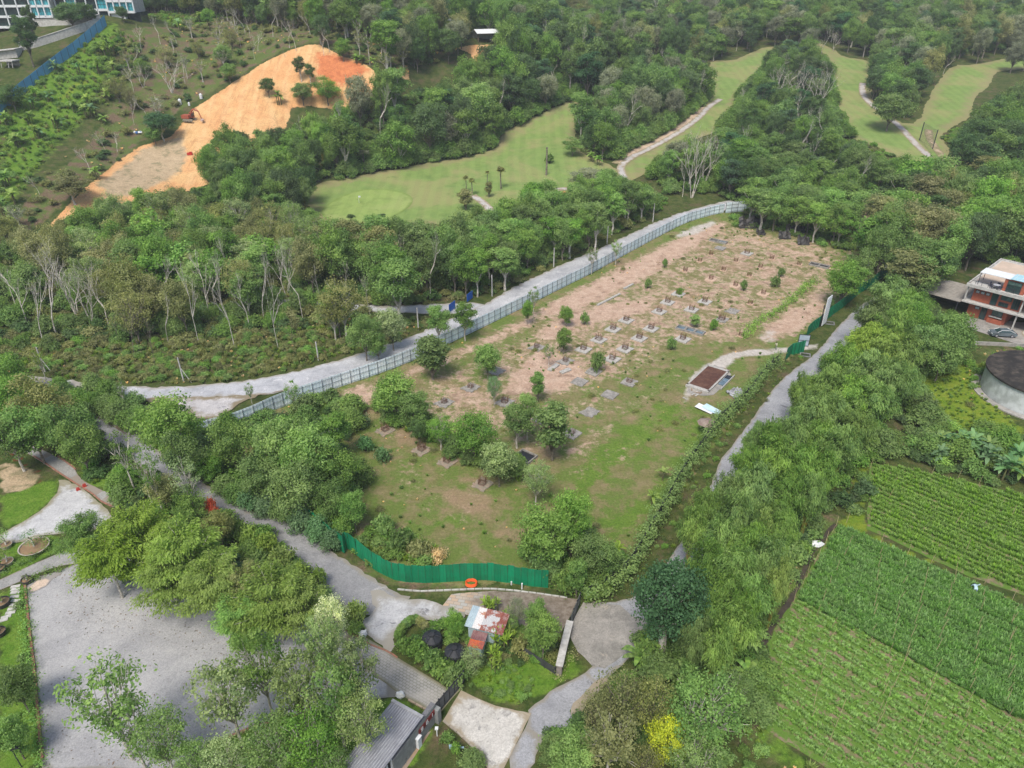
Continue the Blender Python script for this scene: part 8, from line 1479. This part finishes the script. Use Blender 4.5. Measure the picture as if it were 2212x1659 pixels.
under(zp(9,[(700,560),(860,260),(830,150),(650,200),(520,500),(430,850),(500,880),(640,690)]), 1.6, [6,6,5,1], (.5,1.1)); under(zp('g',[(850,300),(1230,560),(1244,620),(1000,500),(840,400)]), 1.2, [1,5], (.4,.8))
under([(860,720),(700,770),(700,790),(880,735)], 1.5, [5,3], (.4,.8)); under([(0,1270),(50,1260),(56,1324),(68,1442),(76,1526),(86,1665),(0,1665)], 5, [1,0], (.3,.6)); under([(420,1668),(560,1575),(740,1528),(850,1520),(760,1600),(730,1668)], 2.4, [0,1,2], (.4,.9))
for Pq in ([(735,395),(850,366),(970,346),(1065,325),(1085,290),(1150,256),(1255,216),(1255,200),(1150,240),(1075,275),(1055,308),(960,328),(850,345),(735,370)],[(1325,352),(1440,290),(1515,240),(1535,190),(1520,185),(1500,230),(1430,278),(1320,330)],[(1235,210),(1270,320),(1330,350),(1330,325),(1280,295),(1260,210)],[(1790,140),(1795,210),(1815,260),(1840,300),(1820,300),(1795,260),(1775,200),(1770,140)],[(1550,290),(1590,250),(1600,215),(1640,165),(1655,165),(1620,225),(1600,265),(1560,300)]): under(Pq, 1.8, [4,4,0,2], (1.2,2.2))
mass('undergrowth', SH, rows, 'shrubs and rank growth under the trees and on the banks', 'undergrowth')
# weeds across the site
SW = wp(SITE); Q = scatter(SW, 2.3, EXCL); rows = []; Zq = tz(Q[:,0], Q[:,1]); 
cl = np.sin(Q[:,0]*.33)+np.sin(Q[:,1]*.27+1.3)+np.sin((Q[:,0]+Q[:,1])*.11)+RNG.normal(size=len(Q))*.9
for (x, y), z_, c_ in zip(Q, Zq, cl):
    if c_ < 1.1: continue
    s_ = RNG.uniform(.25,.6); rows.append((x, y, z_, int(RNG.integers(4)), s_, s_, RNG.uniform(0,6.28), 0))
mass('weeds', [('shrub_d','olive'),('tuft_a','bright'),('tuft_b','straw'),('tuft_c','mid')], rows, 'tufts of weeds scattered over the cleared site', 'weeds')
# leaf litter on the parking lot and under the trees
b = MB(); LW_ = wp(LOT); Q = scatter(LW_, .55, (), .9); r_ = random.Random(9)
for x, y in Q:
    dmin = min((math.hypot(x-a_, y-b_)-c_ for a_, b_, c_ in TREES), default=9)
    if r_.random() > (.50 if dmin < .5 else .16 if dmin < 3 else .03): continue
    a_ = r_.uniform(0, 6.28); q_ = r_.uniform(.05,.13); z_ = .075; b.add([(x-q_*math.cos(a_),y-q_*math.sin(a_),z_),(x+q_*.5*math.sin(a_),y-q_*.5*math.cos(a_),z_+.03),(x+q_*math.cos(a_),y+q_*math.sin(a_),z_+.01),(x-q_*.5*math.sin(a_),y+q_*.5*math.cos(a_),z_+.035)], [(0,1,2,3)], r_.randint(0,1))
o = b.build('leaf_litter', [simple('dry_leaf', (.24,.16,.09), (.16,.11,.07), 5), simple('dead_leaf_dark', (.09,.08,.05), (.13,.12,.07), 5)]); tag(o, 'dry leaves fallen on the parking lot gravel', kind='stuff')
# ---------- crops
A_, B_ = at(1717,1294), at(2212,1576); rd = Vector((B_.x-A_.x, B_.y-A_.y)).normalized(); rn = Vector((-rd.y, rd.x))
dA, dB = at(*zc(9)(740,560)), at(*zc(9)(2212,1350)); rows = []
def croprow(poly, sp, step, kind, s0, s1, keep=1.0, dense=None, off=0.0):
    pts = np.array(poly); u_ = pts@np.array(rd); v_ = pts@np.array(rn); 
    for v0 in np.arange(v_.min()+off, v_.max(), sp):
        us = np.arange(u_.min(), u_.max(), step); us = us+RNG.uniform(-.15,.15,len(us))*step; x = us*rd.x+(v0+RNG.normal(size=len(us))*.06)*rn.x; y = us*rd.y+(v0+RNG.normal(size=len(us))*.06)*rn.y
        k = inpoly(x, y, poly) & (dist_edge(x, y, poly) > .5) & (RNG.random(len(us)) < keep)
        side = ((x-dA.x)*(dB.y-dA.y)-(y-dA.y)*(dB.x-dA.x)) < 0
        if dense is not None: k &= (side if dense else ~side)
        vxl = CX+F*x/(y*math.cos(PIT)+H*math.sin(PIT)); k &= vxl < 2330
        for a, b_ in zip(x[k], y[k]): s_ = RNG.uniform(s0, s1)*(1+.25*math.sin(a*.5+v0)*math.sin(b_*.31)); rows.append((a, b_, tz(a, b_), kind, s_, s_*RNG.uniform(.8,1.2), RNG.uniform(0,6.28), RNG.normal()*.1))
[croprow(F1W, 1.22, .34, 0, .8, 1.15, 1.0, True, o_) for o_ in (0,.34,.68)]; [croprow(F1W, 1.22, .32, 1, .9, 1.35, .93, False, o_) for o_ in (.1,.5)]; croprow(F2W, .95, .30, 2, .60, .85)
croprow(F1W, 2.9, 1.4, 3, .15, .3, .5, False)
mass('crops', [('crop_a','crop'),('crop_b','crop2'),('crop_c','corn'),('tuft_c','lime')], rows, 'rows of leafy green crop plants in the field', 'crops')
# ---------- haze
HZ = MB(); HZ.box((0,420,70),(2100,2000,150)); hm = bpy.data.materials.new('haze_air'); hm.use_nodes = True; ht = hm.node_tree; ht.nodes.clear(); pv = ht.nodes.new('ShaderNodeVolumePrincipled'); pv.inputs['Color'].default_value = (.80,.86,.93,1); pv.inputs['Density'].default_value = HAZE if 'HAZE' in globals() else .00022; ho = ht.nodes.new('ShaderNodeOutputMaterial'); ht.links.new(pv.outputs[0], ho.inputs['Volume'])
if 'NOHAZE' not in globals(): o = HZ.build('haze', hm); tag(o, kind='stuff')
